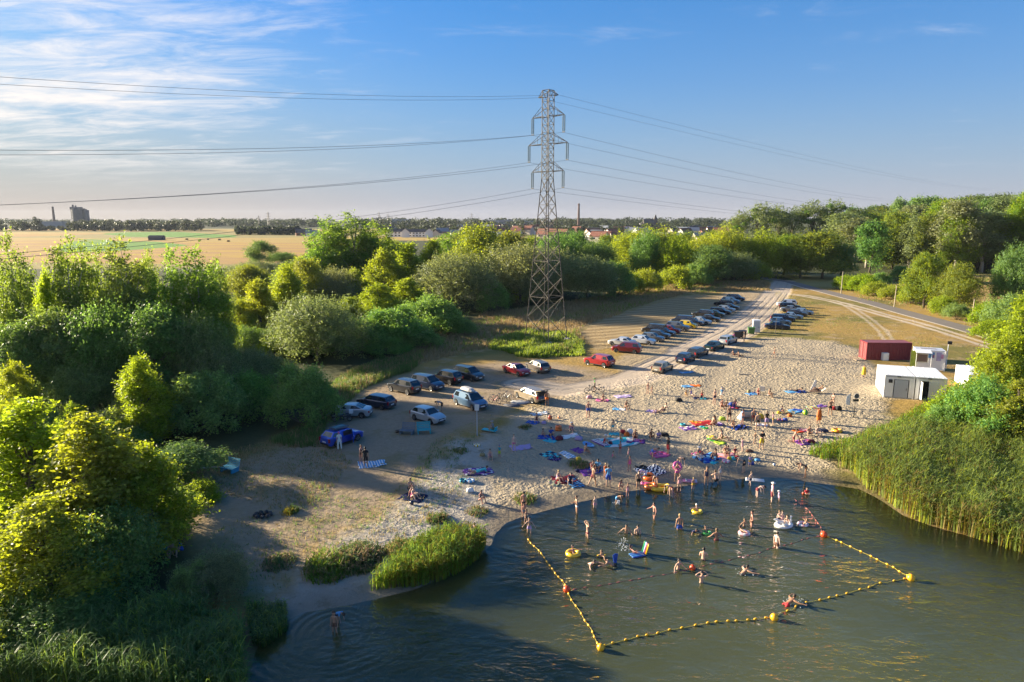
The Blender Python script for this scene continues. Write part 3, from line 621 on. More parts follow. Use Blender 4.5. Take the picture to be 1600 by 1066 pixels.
NEARL = 'yellow green trees on the lower bank'
for a in [
  (28, 41, 618, 250, 'loose', 'tall yellow green tree at the corner of the lower left bank, its side cut off', None),
  (130, 38, 640, 240, 'loose', 'broad yellow green tree in the middle of the clump on the lower left bank', None),
  (222, 40, 688, 170, 'loose', 'yellow green tree whose branch reaches out towards the lone blue bench', None),
  (60, 33, 770, 230, 'loose', 'lower tree with dark inner branches in front of the yellow green clump', None),
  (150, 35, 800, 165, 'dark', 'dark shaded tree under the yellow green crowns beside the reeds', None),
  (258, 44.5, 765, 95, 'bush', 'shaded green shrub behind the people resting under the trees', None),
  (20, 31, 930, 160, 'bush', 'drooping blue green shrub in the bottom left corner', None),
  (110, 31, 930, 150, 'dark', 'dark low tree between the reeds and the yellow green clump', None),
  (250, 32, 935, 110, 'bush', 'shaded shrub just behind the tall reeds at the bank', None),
  (332, 35.5, 868, 105, 'willow', 'silvery young willow at the edge of the sandy bank above the reeds', None),
  (295, 34.5, 880, 70, 'bush', 'green shrub leaning on the silvery young willow by the bank', None),
  (215, 61, 552, 118, 'loose', 'pointed yellow birch standing alone before the dark thicket', None),
  (112, 58, 626, 70, 'loose', 'small yellow tree with a pointed top left of the birch', None),
  (165, 55, 655, 80, 'loose', 'low yellow tree at the foot of the pointed birch', None),
  (316, 65, 580, 130, 'bush', 'wide green shrub beside the pointed yellow birch', None),
  (388, 70, 578, 95, 'bush', 'green shrub between two bigger ones left of the parked cars', None),
  (470, 67.5, 570, 105, 'bush', 'bright green sprayed shrub next to the motorcycle', None),
  (75, 70, 604, 72, 'willow', 'small round grey willow in the dark hollow', None),
  (18, 62, 560, 80, 'loose', 'yellow orange lit tree at the picture edge below the tall poplars', None),
  (310, 47.6, 750, 62, 'ybush', 'small bright yellow green bush on bare ground below the blue bench', None),
  (12, 82, 370, 80, 'poplar', 'tall dark poplar at the very edge of the picture', None),
  (66, 76, 415, 60, 'loose', 'slim yellow lit tree at the sunny end of the poplar row', None),
  (106, 80, 372, 100, 'poplar', 'tallest poplar of the row, at its sunny end', None),
  (152, 84, 390, 75, 'poplar', 'poplar behind the two tall ones of the row', None),
  (187, 79, 377, 92, 'poplar', 'second tallest poplar, in the middle of the row', None),
  (232, 84, 392, 70, 'poplar', 'slim poplar right behind the middle of the row', None),
  (266, 80, 394, 85, 'poplar', 'poplar with a flat double top towards the shady end of the row', None),
  (306, 79, 390, 88, 'poplar', 'broad poplar near the shady end of the row', None),
  (338, 83, 406, 56, 'poplar', 'last slim poplar with a pale stem at the shady end of the row', None),
  (85, 72, 490, 120, 'dark', 'dark undergrowth tree below the tallest poplar', None),
  (160, 72, 480, 120, 'dark', 'dark undergrowth tree below the middle poplar', None),
  (235, 71, 485, 120, 'dark', 'dark undergrowth tree below the flat topped poplar', None),
  (310, 72, 495, 100, 'dark', 'dark undergrowth tree below the last poplars', None),
  (30, 70, 510, 110, 'dark', 'dark undergrowth tree at the picture edge below the poplars', None),
  (130, 67, 570, 110, 'dark', 'low dark thicket behind the pointed birch', None),
  (235, 68, 582, 100, 'dark', 'low dark thicket behind the wide green shrub', None),
  (330, 71, 540, 100, 'willow', 'dim grey willow between the poplars and the green shrubs', None),
  (385, 78, 545, 90, 'willow', 'low grey green willow in shade behind the shrubs', None),
  (430, 80, 560, 70, 'dark', 'dark shrub in the shade of the round willow', None),
  (372, 110, 465, 65, 'loose', 'thin yellow lit tree right of the poplar row', None),
  (402, 113, 432, 85, 'loose', 'bright yellow tree between the poplars and the round willow', None),
  (446, 120, 412, 95, 'loose', 'large yellow green tree behind the round willow', None),
  (492, 97.5, 464, 130, 'willow', 'big round green willow at the edge of the meadow by the cars', None),
  (565, 104, 498, 105, 'bush', 'dark green shrub right of the big round willow', None),
  (612, 109, 478, 115, 'bush', 'dark leafy shrub in the middle of the thicket by the meadow', None),
  (668, 120, 462, 100, 'bush', 'rounded dark shrub at the end of the thicket by the meadow', None),
  (600, 103, 525, 80, 'bush', 'low green shrub at the foot of the thicket beside the meadow', None),
  (693, 124, 488, 60, 'bush', 'small green shrub in the dry meadow next to the thicket', None),
  (722, 122, 498, 46, 'bush', 'low green bush standing out in the dry meadow', None),
  (542, 176, 334, 120, 'poplar', 'tallest tree of the wood, dark green with many upright heads', None),
  (503, 172, 350, 80, 'poplar', 'sunny side tree of the tall dark group behind the willows', None),
  (585, 180, 348, 85, 'poplar', 'shady side tree of the tall dark group behind the willows', None),
  (520, 148, 420, 85, 'willow', 'grey leaved willow before the tall dark trees', None),
  (553, 150, 418, 75, 'loose', 'yellow tree at the foot of the tallest tree', None),
  (598, 158, 386, 85, 'loose', 'yellow green pointed tree right of the tallest tree', None),
  (640, 163, 376, 80, 'loose', 'pointed yellow green tree left of the grey round willow', None),
  (676, 172, 371, 75, 'loose', 'upright yellow green tree behind the grey round willow', None),
  (590, 128, 440, 95, 'loose', 'yellow green tree above the dark shrubs of the thicket', None),
  (636, 134, 432, 90, 'loose', 'loose yellow green tree between thicket and grey willow', None),
  (545, 122, 462, 80, 'loose', 'yellow topped tree behind the dark shrub by the round willow', None),
  (711, 152, 397, 120, 'willow', 'large silvery round willow left of the power pylon', None),
  (748, 180, 360, 95, 'broad', 'green broad tree behind the silvery willow', None),
  (790, 190, 368, 80, 'broad', 'green tree between silvery willow and pylon', None),
  (700, 192, 366, 70, 'poplar', 'upright green tree behind the silvery round willow', None),
  (812, 164, 382, 110, 'willow', 'grey willow partly behind the pylon legs', None),
  (770, 150, 440, 50, 'bush', 'small green shrub at the foot of the grey willows', None),
  (865, 182, 388, 80, 'willow', 'grey green willow just right of the pylon', None),
  (918, 173, 401, 96, 'willow', 'round yellowish willow right of the pylon', None),
  (962, 180, 408, 62, 'bush', 'upright shrub beside the round yellowish willow', None),
  (985, 187, 425, 45, 'ybush', 'small sunlit shrub at the edge of the far meadow', None),
  (1012, 192, 420, 48, 'ybush', 'sunlit shrub in the middle of the far meadow edge', None),
  (1058, 200, 415, 52, 'ybush', 'sunlit shrub near the dark cone shaped tree', None),
  (1088, 208, 412, 48, 'bush', 'green shrub against the dark cone shaped tree', None),
  (1111, 214, 386, 62, 'dark', 'dark cone shaped tree at the end of the far meadow', None),
  (1094, 232, 368, 60, 'weeping', 'weeping willow behind the dark cone shaped tree', None),
  (1003, 252, 356, 95, 'weeping', 'large weeping willow across the dark pond', None),
  (1046, 256, 357, 80, 'weeping', 'second weeping willow across the dark pond', None),
  (1132, 238, 352, 66, 'weeping', 'tall yellow willow left of the lane entrance', None),
  (1160, 240, 366, 60, 'weeping', 'yellow willow next to the lane entrance', None),
  (1194, 240, 360, 66, 'weeping', 'hanging yellow willow right over the lane entrance', None),
  (1150, 222, 395, 66, 'willow', 'grey green round tree under the yellow willows by the lane', None),
  (1182, 224, 408, 45, 'ybush', 'low sunlit bush beside the lane entrance', None),
  (1228, 250, 372, 55, 'broad', 'green tree just right of the lane entrance', None),
  (1254, 236, 372, 62, 'broad', 'sunlit broad tree on the corner of lane and road', None),
  (1290, 234, 367, 85, 'broad', 'large broad tree at the bend of the road', None),
  (1318, 236, 384, 50, 'dark', 'dark tree at the shaded side of the road bend', None),
  (1452, 157, 402, 64, 'broad', 'broad dark green tree standing alone beyond the road', None),
  (1501, 150, 418, 62, 'broad', 'lower round tree next to the lone broad tree beyond the road', None),
  (1592, 148, 385, 60, 'dark', 'dark tree at the edge of the picture beyond the road', None),
  (1325, 198, 430, 42, 'ybush', 'sunlit bush by the first leaning pole along the road', None),
  (1352, 190, 428, 44, 'ybush', 'spreading sunlit bush behind the first pole along the road', None),
  (1372, 182, 440, 44, 'ybush', 'sunlit bush between the first and second pole along the road', None),
  (1398, 174, 445, 44, 'ybush', 'low sunlit bush right beside the second pole along the road', None),
  (1425, 166, 450, 44, 'ybush', 'low sunlit bush left of the lone broad tree', None),
  (1475, 146, 462, 44, 'ybush', 'low yellowish bush in front of the lone broad tree', None),
  (1498, 138, 474, 40, 'bush', 'green bush behind the third pole along the road', None),
  (1548, 130, 472, 50, 'ybush', 'wide yellow bush right of the third pole along the road', None),
  (1580, 122, 460, 80, 'bush', 'green bush at the picture edge beyond the road', None),
  (1560, 116, 500, 70, 'ybush', 'yellow bush close to the road at the picture edge', None),
  (1375, 210, 425, 34, 'bush', 'small green bush on the grassy mound beyond the road', None),
  (1408, 225, 415, 30, 'bush', 'tiny bush at the crest of the grassy mound', None),
  (1604, 70, 455, 140, 'loose', 'tall feathery yellow green tree at the edge of the picture above the reeds', None),
  (1572, 66, 520, 95, 'loose', 'feathery yellow green tree behind the white office containers', None),
  (1514, 64.5, 598, 92, 'ybush', 'green shrub right in front of the white office container', None),
  (1480, 63, 630, 60, 'bush', 'low green shrub at the corner of the white office container', None),
  (1545, 62, 590, 120, 'bush', 'green shrub between the reeds and the feathery trees', None),
  (1595, 60, 590, 110, 'loose', 'yellow green shrub behind the reeds at the picture edge', None),
  (405, 300, 378, 44, 'dark', 'round lone tree at the edge of the stubble field', None),
  (440, 310, 394, 46, 'dark', 'low dark tree beside the round lone tree by the field', None),
  (402, 235, 408, 62, 'willow', 'dome shaped willow below the stubble field', None),
  (365, 225, 420, 50, 'loose', 'small yellow tree near the dome shaped willow by the field', None),
  (470, 215, 400, 70, 'loose', 'yellow green tree between field and the tall dark group', None),
]: tree(*a)
MIST = []
for px, Y, pt, w in [(1158,335,334,46),(1192,330,322,60),(1216,338,325,50),(1242,332,328,50),(1274,328,319,56),(1302,330,318,60)]:
    MIST.append(tree(px, Y, pt, w, 'thin', 'tall thin crowned tree with mistletoe balls on the skyline behind the lane', 'thin crowned trees with mistletoe'))
r = random.Random(5)
for k in range(46):                                             # wood rising behind the road
    px = r.uniform(1312, 1640); Y = r.uniform(255, 330)
    top = 338 - (px - 1310) * 0.085 + r.uniform(-4, 18)
    kd = r.choice(['aspen', 'aspen', 'broad', 'forest'])
    zone = ['behind the farthest leaning pole', 'above the golden grassy mound', 'behind the lone broad tree beyond the road', 'at the edge of the picture'][min(3, int((px - 1310) // 75))]
    tree(px, Y, top, r.uniform(48, 80), kd, {'aspen': 'grey green pale stemmed tree', 'broad': 'fresh green round tree', 'forest': 'dark green full tree'}[kd] + ' of the wood ' + zone, 'front trees of the wood behind the road')
for k in range(60):
    px = r.uniform(1330, 1760); Y = r.uniform(340, 520)
    top = 333 - (px - 1310) * 0.075 + r.uniform(-5, 4) - 4
    tree(px, Y, top, r.uniform(38, 60), 'forest', 'tree on the wooded ridge along the skyline', 'trees of the wooded ridge')
for k in range(34):                                             # fill of the wood between pylon and town
    px = r.uniform(560, 1120); Y = r.uniform(215, 330)
    kd = r.choice(['loose', 'broad', 'weeping', 'dark', 'poplar'])
    zone = 'between terraces and silvery willow' if px < 720 else 'close behind the pylon' if px < 900 else 'beyond the dark pond'
    tree(px, Y, r.uniform(373, 382) if px < 720 else r.uniform(363, 378), r.uniform(40, 72), kd, {'loose': 'yellow green airy', 'broad': 'fresh green round', 'weeping': 'yellow green hanging', 'dark': 'dark green round', 'poplar': 'upright green'}[kd] + ' tree ' + zone, 'trees behind the pylon')
for k in range(14):
    px = r.uniform(380, 560); Y = r.uniform(140, 215)
    tree(px, Y, r.uniform(405, 440), r.uniform(50, 80), r.choice(['loose', 'willow', 'broad']), 'tree in the wood between stubble field and round willow', 'trees below the stubble field')
for k in range(64):                                             # undergrowth closing the gaps between the trees
    px, py = [(r.uniform(380, 520), r.uniform(470, 560)), (r.uniform(500, 660), r.uniform(455, 545)), (r.uniform(640, 860), r.uniform(432, 478)), (r.uniform(860, 1180), r.uniform(418, 436))][k % 4]
    p = G(px, py); plant(p.x, p.y, r.uniform(2.5, 5), r.uniform(6, 9), r.choice(['bush', 'ybush', 'bush', 'dark']), 'undergrowth shrub filling the gaps between the trees of the wood', 'undergrowth of the wood')
for k in range(16):
    px = r.uniform(-20, 300); p = G(px, r.uniform(620, 760)); plant(p.x, p.y, r.uniform(2, 4), r.uniform(5, 7), r.choice(['bush', 'dark', 'willow']), 'undergrowth shrub in the hollow behind the yellow green clump', 'undergrowth behind the yellow green clump')
# ------------------------------------------------------------------ reeds, grasses (nobody could count them)
def blades(name, base, ht, wd, lean, per, mats, kind_label, r, leafy=0, midx=None):
    """base (n,3) points; each gives `per` bent blades of height ht[i]"""
    n = len(base); k = np.repeat(np.arange(n), per); m = len(k)
    b = base[k] + np.column_stack([r.normal(0, .12, m) * (per > 1), r.normal(0, .12, m) * (per > 1), np.zeros(m)])
    a = r.uniform(0, 6.28, m); hh = ht[k] * r.uniform(.7, 1.1, m); ln = lean * hh * r.uniform(.2, 1.2, m)
    d = np.column_stack([np.cos(a), np.sin(a), np.zeros(m)]); s = np.column_stack([-np.sin(a), np.cos(a), np.zeros(m)]) * (wd * r.uniform(.7, 1.3, m))[:, None]
    up = np.array([0, 0, 1.0])
    p0 = b; p1 = b + up * (hh * .55)[:, None] + d * (ln * .3)[:, None]; p2 = b + up * (hh * .97)[:, None] + d * ln[:, None]
    V = np.stack([p0 - s, p0 + s, p1 + s * .8, p1 - s * .8, p2 + s * .12, p2 - s * .12], 1).reshape(-1, 3)
    i = np.arange(m) * 6
    F = np.stack([np.stack([i, i+1, i+2, i+3], 1), np.stack([i+3, i+2, i+4, i+5], 1)], 1).reshape(-1, 4)
    MI = None if midx is None else np.repeat(midx[k], 2)
    if leafy:                                                    # arching leaves up a reed stem
        q = np.repeat(np.arange(m), leafy); mm = len(q); t = r.uniform(.25, .95, mm); a2 = r.uniform(0, 6.28, mm)
        d2 = np.column_stack([np.cos(a2), np.sin(a2), np.zeros(mm)]); s2 = np.column_stack([-np.sin(a2), np.cos(a2), np.zeros(mm)]) * (wd * 1.1)
        st = p0[q] + (p2[q] - p0[q]) * t[:, None]; L = hh[q] * r.uniform(.16, .30, mm)
        m1 = st + d2 * (L * .55)[:, None] + up * (L * .55)[:, None]; e = st + d2 * (L * 1.15)[:, None] + up * (L * .35)[:, None]
        V2 = np.stack([st - s2 * .5, st + s2 * .5, m1 + s2, m1 - s2, e], 1).reshape(-1, 3); j = np.arange(mm) * 5 + len(V)
        F2 = np.stack([j, j+1, j+2, j+3], 1); F3 = np.stack([j+3, j+2, j+4], 1)
        V = np.concatenate([V, V2]); Fl = [tuple(f) for f in F.tolist()] + [tuple(f) for f in F2.tolist()] + [tuple(f) for f in F3.tolist()]
        MI = None if midx is None else np.concatenate([MI, midx[k][q], midx[k][q]])
        me = np_mesh(name, V, Fl, mats, MI)
    else: me = np_mesh(name, V, F, mats, MI)
    o = link(bpy.data.objects.new(name, me)); o['kind'] = 'stuff'; return o
def scatter(poly, n, r, wet=False, edge=0.0, keepout=None):
    poly = np.asarray(poly); lo, hi = poly.min(0), poly.max(0); out = np.zeros((0, 2))
    while len(out) < n:
        P = r.uniform(lo, hi, (n * 2, 2)); d = poly_sdf(P, poly) + wob(P, 3.0) * edge
        k = d > 0
        if keepout is not None: k &= poly_sdf(P, keepout) < 0
        out = np.concatenate([out, P[k]])
    P = out[:n]; return P, heights(P)
reedm = leaf_mat('reed leaves', (0.15, 0.235, 0.035), (0.44, 0.56, 0.05), 0.45)
reedy = leaf_mat('golden reed', (0.22, 0.185, 0.03), (0.36, 0.29, 0.03), 0.42)
strawm = leaf_mat('dry grass blades', (0.33, 0.24, 0.10), (0.44, 0.32, 0.13), 0.38)
greenm = leaf_mat('green grass blades', (0.11, 0.19, 0.03), (0.30, 0.42, 0.03), 0.42)
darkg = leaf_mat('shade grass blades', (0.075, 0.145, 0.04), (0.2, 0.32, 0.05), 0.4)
nr = np.random.default_rng(101)
def reed_bed(name, px, n, h0, h1, wd=0.022, mats=(None,), gold=0.15, leafy=5, edge=0.6, shore_gold=True):
    P, h = scatter([G0(a, b, 0) for a, b in px], n, nr, edge=edge)
    ht = nr.uniform(h0, h1, n) * (1 + .16 * wob(P, 1.6) + .12 * wob(P, 5)); dist = poly_sdf(P, WATER)
    z = np.maximum(h, -0.5); g = (nr.uniform(0, 1, n) < gold)
    if shore_gold: g |= (nr.uniform(0, 1, n) < 0.42 * np.exp(-np.abs(dist) / 1.1))
    return blades(name, np.column_stack([P, z]), ht, wd, 0.16, 1, list(mats), None, nr, leafy, g.astype(int))
reed_bed('reeds', [(1305,736),(1345,722),(1400,702),(1450,692),(1520,694),(1600,706),(1760,732),(1760,900),(1600,862),(1540,850),(1480,832),(1420,810),(1380,785),(1345,767),(1322,742)], 17000, 1.35, 2.25, .030, (reedm, reedy), gold=.10, leafy=5)
reed_bed('reeds', [(1262,717),(1335,702),(1400,672),(1450,650),(1510,656),(1540,690),(1440,696),(1340,722),(1290,726)], 4200, .35, 1.0, .03, (reedm, reedy), gold=.30, leafy=3)
reed_bed('reeds', [(542,946),(600,934),(650,922),(705,900),(750,874),(770,853),(740,838),(690,840),(640,862),(600,892),(565,918)], 2900, .7, 1.7, .026, (reedm, reedy), gold=.16, leafy=5, edge=.7)
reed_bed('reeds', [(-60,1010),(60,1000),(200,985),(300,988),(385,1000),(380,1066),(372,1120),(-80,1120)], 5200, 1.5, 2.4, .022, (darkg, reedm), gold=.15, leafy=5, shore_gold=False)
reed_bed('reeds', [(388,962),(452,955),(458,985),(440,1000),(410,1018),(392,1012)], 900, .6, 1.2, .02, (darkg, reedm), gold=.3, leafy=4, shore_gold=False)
def grass(name, poly, n, h0, h1, wd, lean, per, mats, prob, edge=1.0, keepout=None):
    P, h = scatter(poly, n, nr, edge=edge, keepout=keepout)
    ht = nr.uniform(h0, h1, n) * (0.75 + 0.35 * wob(P, 2.0)); ht = np.maximum(ht, h0 * .5)
    mi = (nr.uniform(0, 1, n) + 0.25 * wob(P, 4.0) < prob).astype(int)
    return blades(name, np.column_stack([P, h - .02]), ht, wd, 0.45, per, list(mats), None, nr, 0, mi)
EXCL = gp([(905,522),(925,508),(975,490),(1040,470),(1075,462),(1130,462),(1095,487),(1050,512),(1000,540),(930,548)])
grass('dry_grass', DRYM, 17000, .45, 1.0, .035, .45, 4, (strawm, greenm), .10, keepout=EXCL)
grass('green_grass', gp([(430,690),(500,650),(520,600),(600,560),(660,560),(640,580),(560,610),(510,660),(480,700)]), 3500, .5, 1.0, .03, .5, 4, (darkg, strawm), .25)
grass('green_grass', gp([(765,548),(800,522),(870,520),(918,540),(905,556),(840,562)]), 2600, .5, 1.2, .06, .6, 5, (greenm, reedm), .4)
grass('dry_grass', gp([(290,720),(420,690),(500,690),(560,720),(480,790),(360,780),(300,760)]), 3000, .10, .30, .016, .8, 4, (strawm, darkg), .3)
grass('dry_grass', gp([(330,830),(420,800),(600,760),(760,640),(800,660),(700,770),(640,830),(450,860),(420,950),(360,900)]), 1500, .10, .35, .016, .8, 5, (strawm, darkg), .45, edge=2)
grass('dry_grass', gp([(1340,470),(1330,440),(1400,425),(1480,430),(1600,440),(1640,500),(1560,515),(1420,480)]), 5000, .4, .9, .04, .5, 4, (strawm, greenm), .2)
grass('dry_grass', gp([(1215,455),(1350,495),(1540,548),(1420,545),(1330,525),(1200,515)]), 5000, .06, .16, .03, .9, 3, (strawm, greenm), .2)
# tussocks and low scrub on the grey bank
def clump(px, py, n, rad, h0, h1, label, mats=(greenm, strawm), prob=.3, wd=.02, name='grass_clump', lean=.6):
    p = G(px, py); a = nr.uniform(0, 6.28, n); q = np.sqrt(nr.uniform(0, 1, n)) * rad
    P = np.column_stack([p.x + q * np.cos(a), p.y + q * np.sin(a) * 1.1]); hh = heights(P)
    ht = nr.uniform(h0, h1, n) * (1.1 - .7 * (q / rad) ** 2)
    o = blades(name, np.column_stack([P, hh - .02]), ht, wd, lean, 3, list(mats), None, nr, 2, (nr.uniform(0, 1, n) < prob).astype(int))
    del o['kind']; return tag(o, label, 'grass clump')
clump(515, 888, 420, 1.5, .5, 1.1, 'yellow green scrub clump on the sandy bank, sunlit end', wd=.035)
clump(560, 875, 420, 1.6, .5, 1.0, 'darker scrub clump touching the sunlit one on the bank', (darkg, strawm), .35, .035)
clump(628, 862, 260, 1.2, .4, .8, 'brownish scrub clump behind the small reed bed', (strawm, darkg), .5, .03)
clump(685, 812, 120, .8, .3, .6, 'small dark tussock between the towels and the small reed bed', (darkg, strawm), .4, .03)
clump(436, 880, 160, 1.0, .25, .5, 'dark low tussock on the bare bank near the silvery willow', (darkg, strawm), .3, .03)
clump(455, 800, 70, .5, .3, .6, 'small yellow tuft beside the dark heap on the bank', (reedy, greenm), .4, .03)
clump(745, 800, 90, .8, .2, .4, 'low dry tuft above the seated child at the shore', (strawm, darkg), .4, .03)
clump(905, 727, 120, 1.0, .25, .5, 'scrubby tuft next to the yellow toy among the towels', (strawm, darkg), .5, .03)
clump(820, 780, 110, .9, .2, .5, 'dark tuft at the head of the little inlet', (darkg, strawm), .4, .03)
clump(720, 705, 90, .8, .15, .3, 'brown tuft beside the pale sand near the yellow ring', (strawm, darkg), .5, .03)
clump(820, 668, 80, .7, .15, .35, 'tuft beside the orange float on the sand', (darkg, strawm), .5, .03)
# ------------------------------------------------------------------ power pylon
steel = pmat('galvanised steel', (0.10, 0.088, 0.075), 0.65, 0.2, var=0.12, scale=1.2)
glassi = pmat('insulator glass', (0.10, 0.13, 0.11), 0.25, 0.0, var=0.1)
wirem = pmat('aluminium cable', (0.10, 0.10, 0.105), 0.5, 0.4, var=0.1)
concrete = pmat('concrete', (0.36, 0.34, 0.31), 0.9, var=0.15, scale=2)
PX, PY = 5.8, 114.5; PZ = H(PX, PY); LDIR = Vector((.663, .749, 0)); ADIR = Vector((.749, -.663, 0))
pyl = thing('power_pylon', 'tall steel lattice power pylon with three pairs of cross arms rising from the green nettles', 'pylon', (PX, PY, PZ), math.atan2(ADIR.y, ADIR.x))
_ub = MB().box((0, 0, .5), (1, 1, 1)).mesh('beam', steel)
def beam(name, a, b, th, parent, mesh=None):
    a, b = Vector(a), Vector(b); d = b - a
    o = inst(name, mesh or _ub, parent, a, (0, 0, 0), (th, th, d.length)); o.rotation_euler = d.to_track_quat('Z', 'Y').to_euler(); return o
HB, HW = 2.55, 0.68                                               # half widths at base and neck
ZL, ZM, ZU, ZE, ZT = 28.0, 32.3, 36.6, 39.7, 40.6
def hw(z): return HB + (HW - HB) * min(1, z / (ZL - 1.2))
cor = [(1, 1), (1, -1), (-1, -1), (-1, 1)]
for cx, cy in cor:
    beam('leg', (cx*hw(0), cy*hw(0), -.2), (cx*hw(ZL-1.2), cy*hw(ZL-1.2), ZL-1.2), .13, pyl)
    beam('leg', (cx*HW, cy*HW, ZL-1.2), (cx*HW, cy*HW, ZT), .10, pyl)
    MB().box((cx*hw(0), cy*hw(0), .05), (.8, .8, .7)).build('footing', concrete, pyl)
zs = [0.4]
while zs[-1] < ZL - 2.0: zs.append(zs[-1] + max(1.25, 2.15 * hw(zs[-1]) * .58 + .6))
zs[-1] = ZL - 1.2
while zs[-1] < ZT - 1.0: zs.append(zs[-1] + 1.22)
zs[-1] = ZT
for i in range(len(zs) - 1):
    z0, z1 = zs[i], zs[i+1]; a, b = hw(z0), hw(z1); th = .06 if z0 < ZL - 2 else .05
    for k in range(4):
        (x0, y0), (x1, y1) = cor[k], cor[(k+1) % 4]
        beam('brace', (x0*a, y0*a, z0), (x1*b, y1*b, z1), th, pyl); beam('brace', (x1*a, y1*a, z0), (x0*b, y0*b, z1), th, pyl)
        if i and (i % 2 == 0 or z0 > ZL - 2): beam('strut', (x0*a, y0*a, z0), (x1*a, y1*a, z0), th, pyl)
pk = MB()
for k in range(4): pk.tube([(cor[k][0]*HW, cor[k][1]*HW, ZT), (cor[(k+1)%4][0]*HW, cor[(k+1)%4][1]*HW, ZT)], .05, 4)
pk.build('peak_frame', steel, pyl)
disc = MB()
for k in range(15): disc.lathe([(.03, -k*.16), (.13, -k*.16-.03), (.13, -k*.16-.07), (.03, -k*.16-.12)], 8)
disc.tube([(0, 0, .1), (0, 0, -2.5)], .025, 5)
disc = disc.mesh('insulator_string', glassi)
ATT = []
def arm(z, half, rise, ins):
    for s in (-1, 1):
        tip = Vector((s*half, 0, z)); m = MB()
        for cy in (-1, 1):
            m.tube([(s*HW, cy*HW, z), tip], .055, 4); m.tube([(s*HW, cy*HW, z+rise), tip], .045, 4)
            for t in (.33, .66):
                p = Vector((s*HW, cy*HW, z)).lerp(tip, t); q = Vector((s*HW, cy*HW, z+rise)).lerp(tip, t)
                m.tube([p, q], .03, 4); m.tube([Vector((p.x, -p.y, p.z)), p], .03, 4)
        m.build('cross_arm', steel, pyl)
        if ins:
            for dx in (-.17, .17): inst('insulator_string', disc, pyl, (tip.x - s*.1 + dx, 0, z - .1))
            MB().box((tip.x - s*.1, 0, z - 2.62), (.5, .12, .12)).build('clamp', steel, pyl)
            ATT.append((s*half - s*.1, z - 2.7))
        else: ATT.append((s*half, z))
arm(ZL, 3.3, 1.6, True); arm(ZM, 4.05, 1.7, True); arm(ZU, 3.3, 1.6, True); arm(ZE, 2.05, .8, False)
WN = ['lower', 'middle', 'upper', 'topmost']
for i, (off, z) in enumerate(ATT):
    side = ('far' if off < 0 else 'near') + ' side'
    o0 = Vector((PX, PY, PZ)) + ADIR * off
    top = i >= 6
    for sgn, S, k in ((-1, 260, .150), (1, 500, .022 if top else .055)):
        pts = []
        for j in range(41):
            t = S * j / 40; zz = z - k * t * (1 - t / S); p = o0 + LDIR * (sgn * t); pts.append((p.x, p.y, PZ + zz))
        m = MB().tube(pts, .017 if top else .020, 5)
        o = m.build('power_cable', wirem)
        tag(o, f"{WN[i//2]} overhead cable on the {side} of the pylon, running {'towards the fields' if sgn < 0 else 'off over the wood'}", 'cable', 'overhead cables')

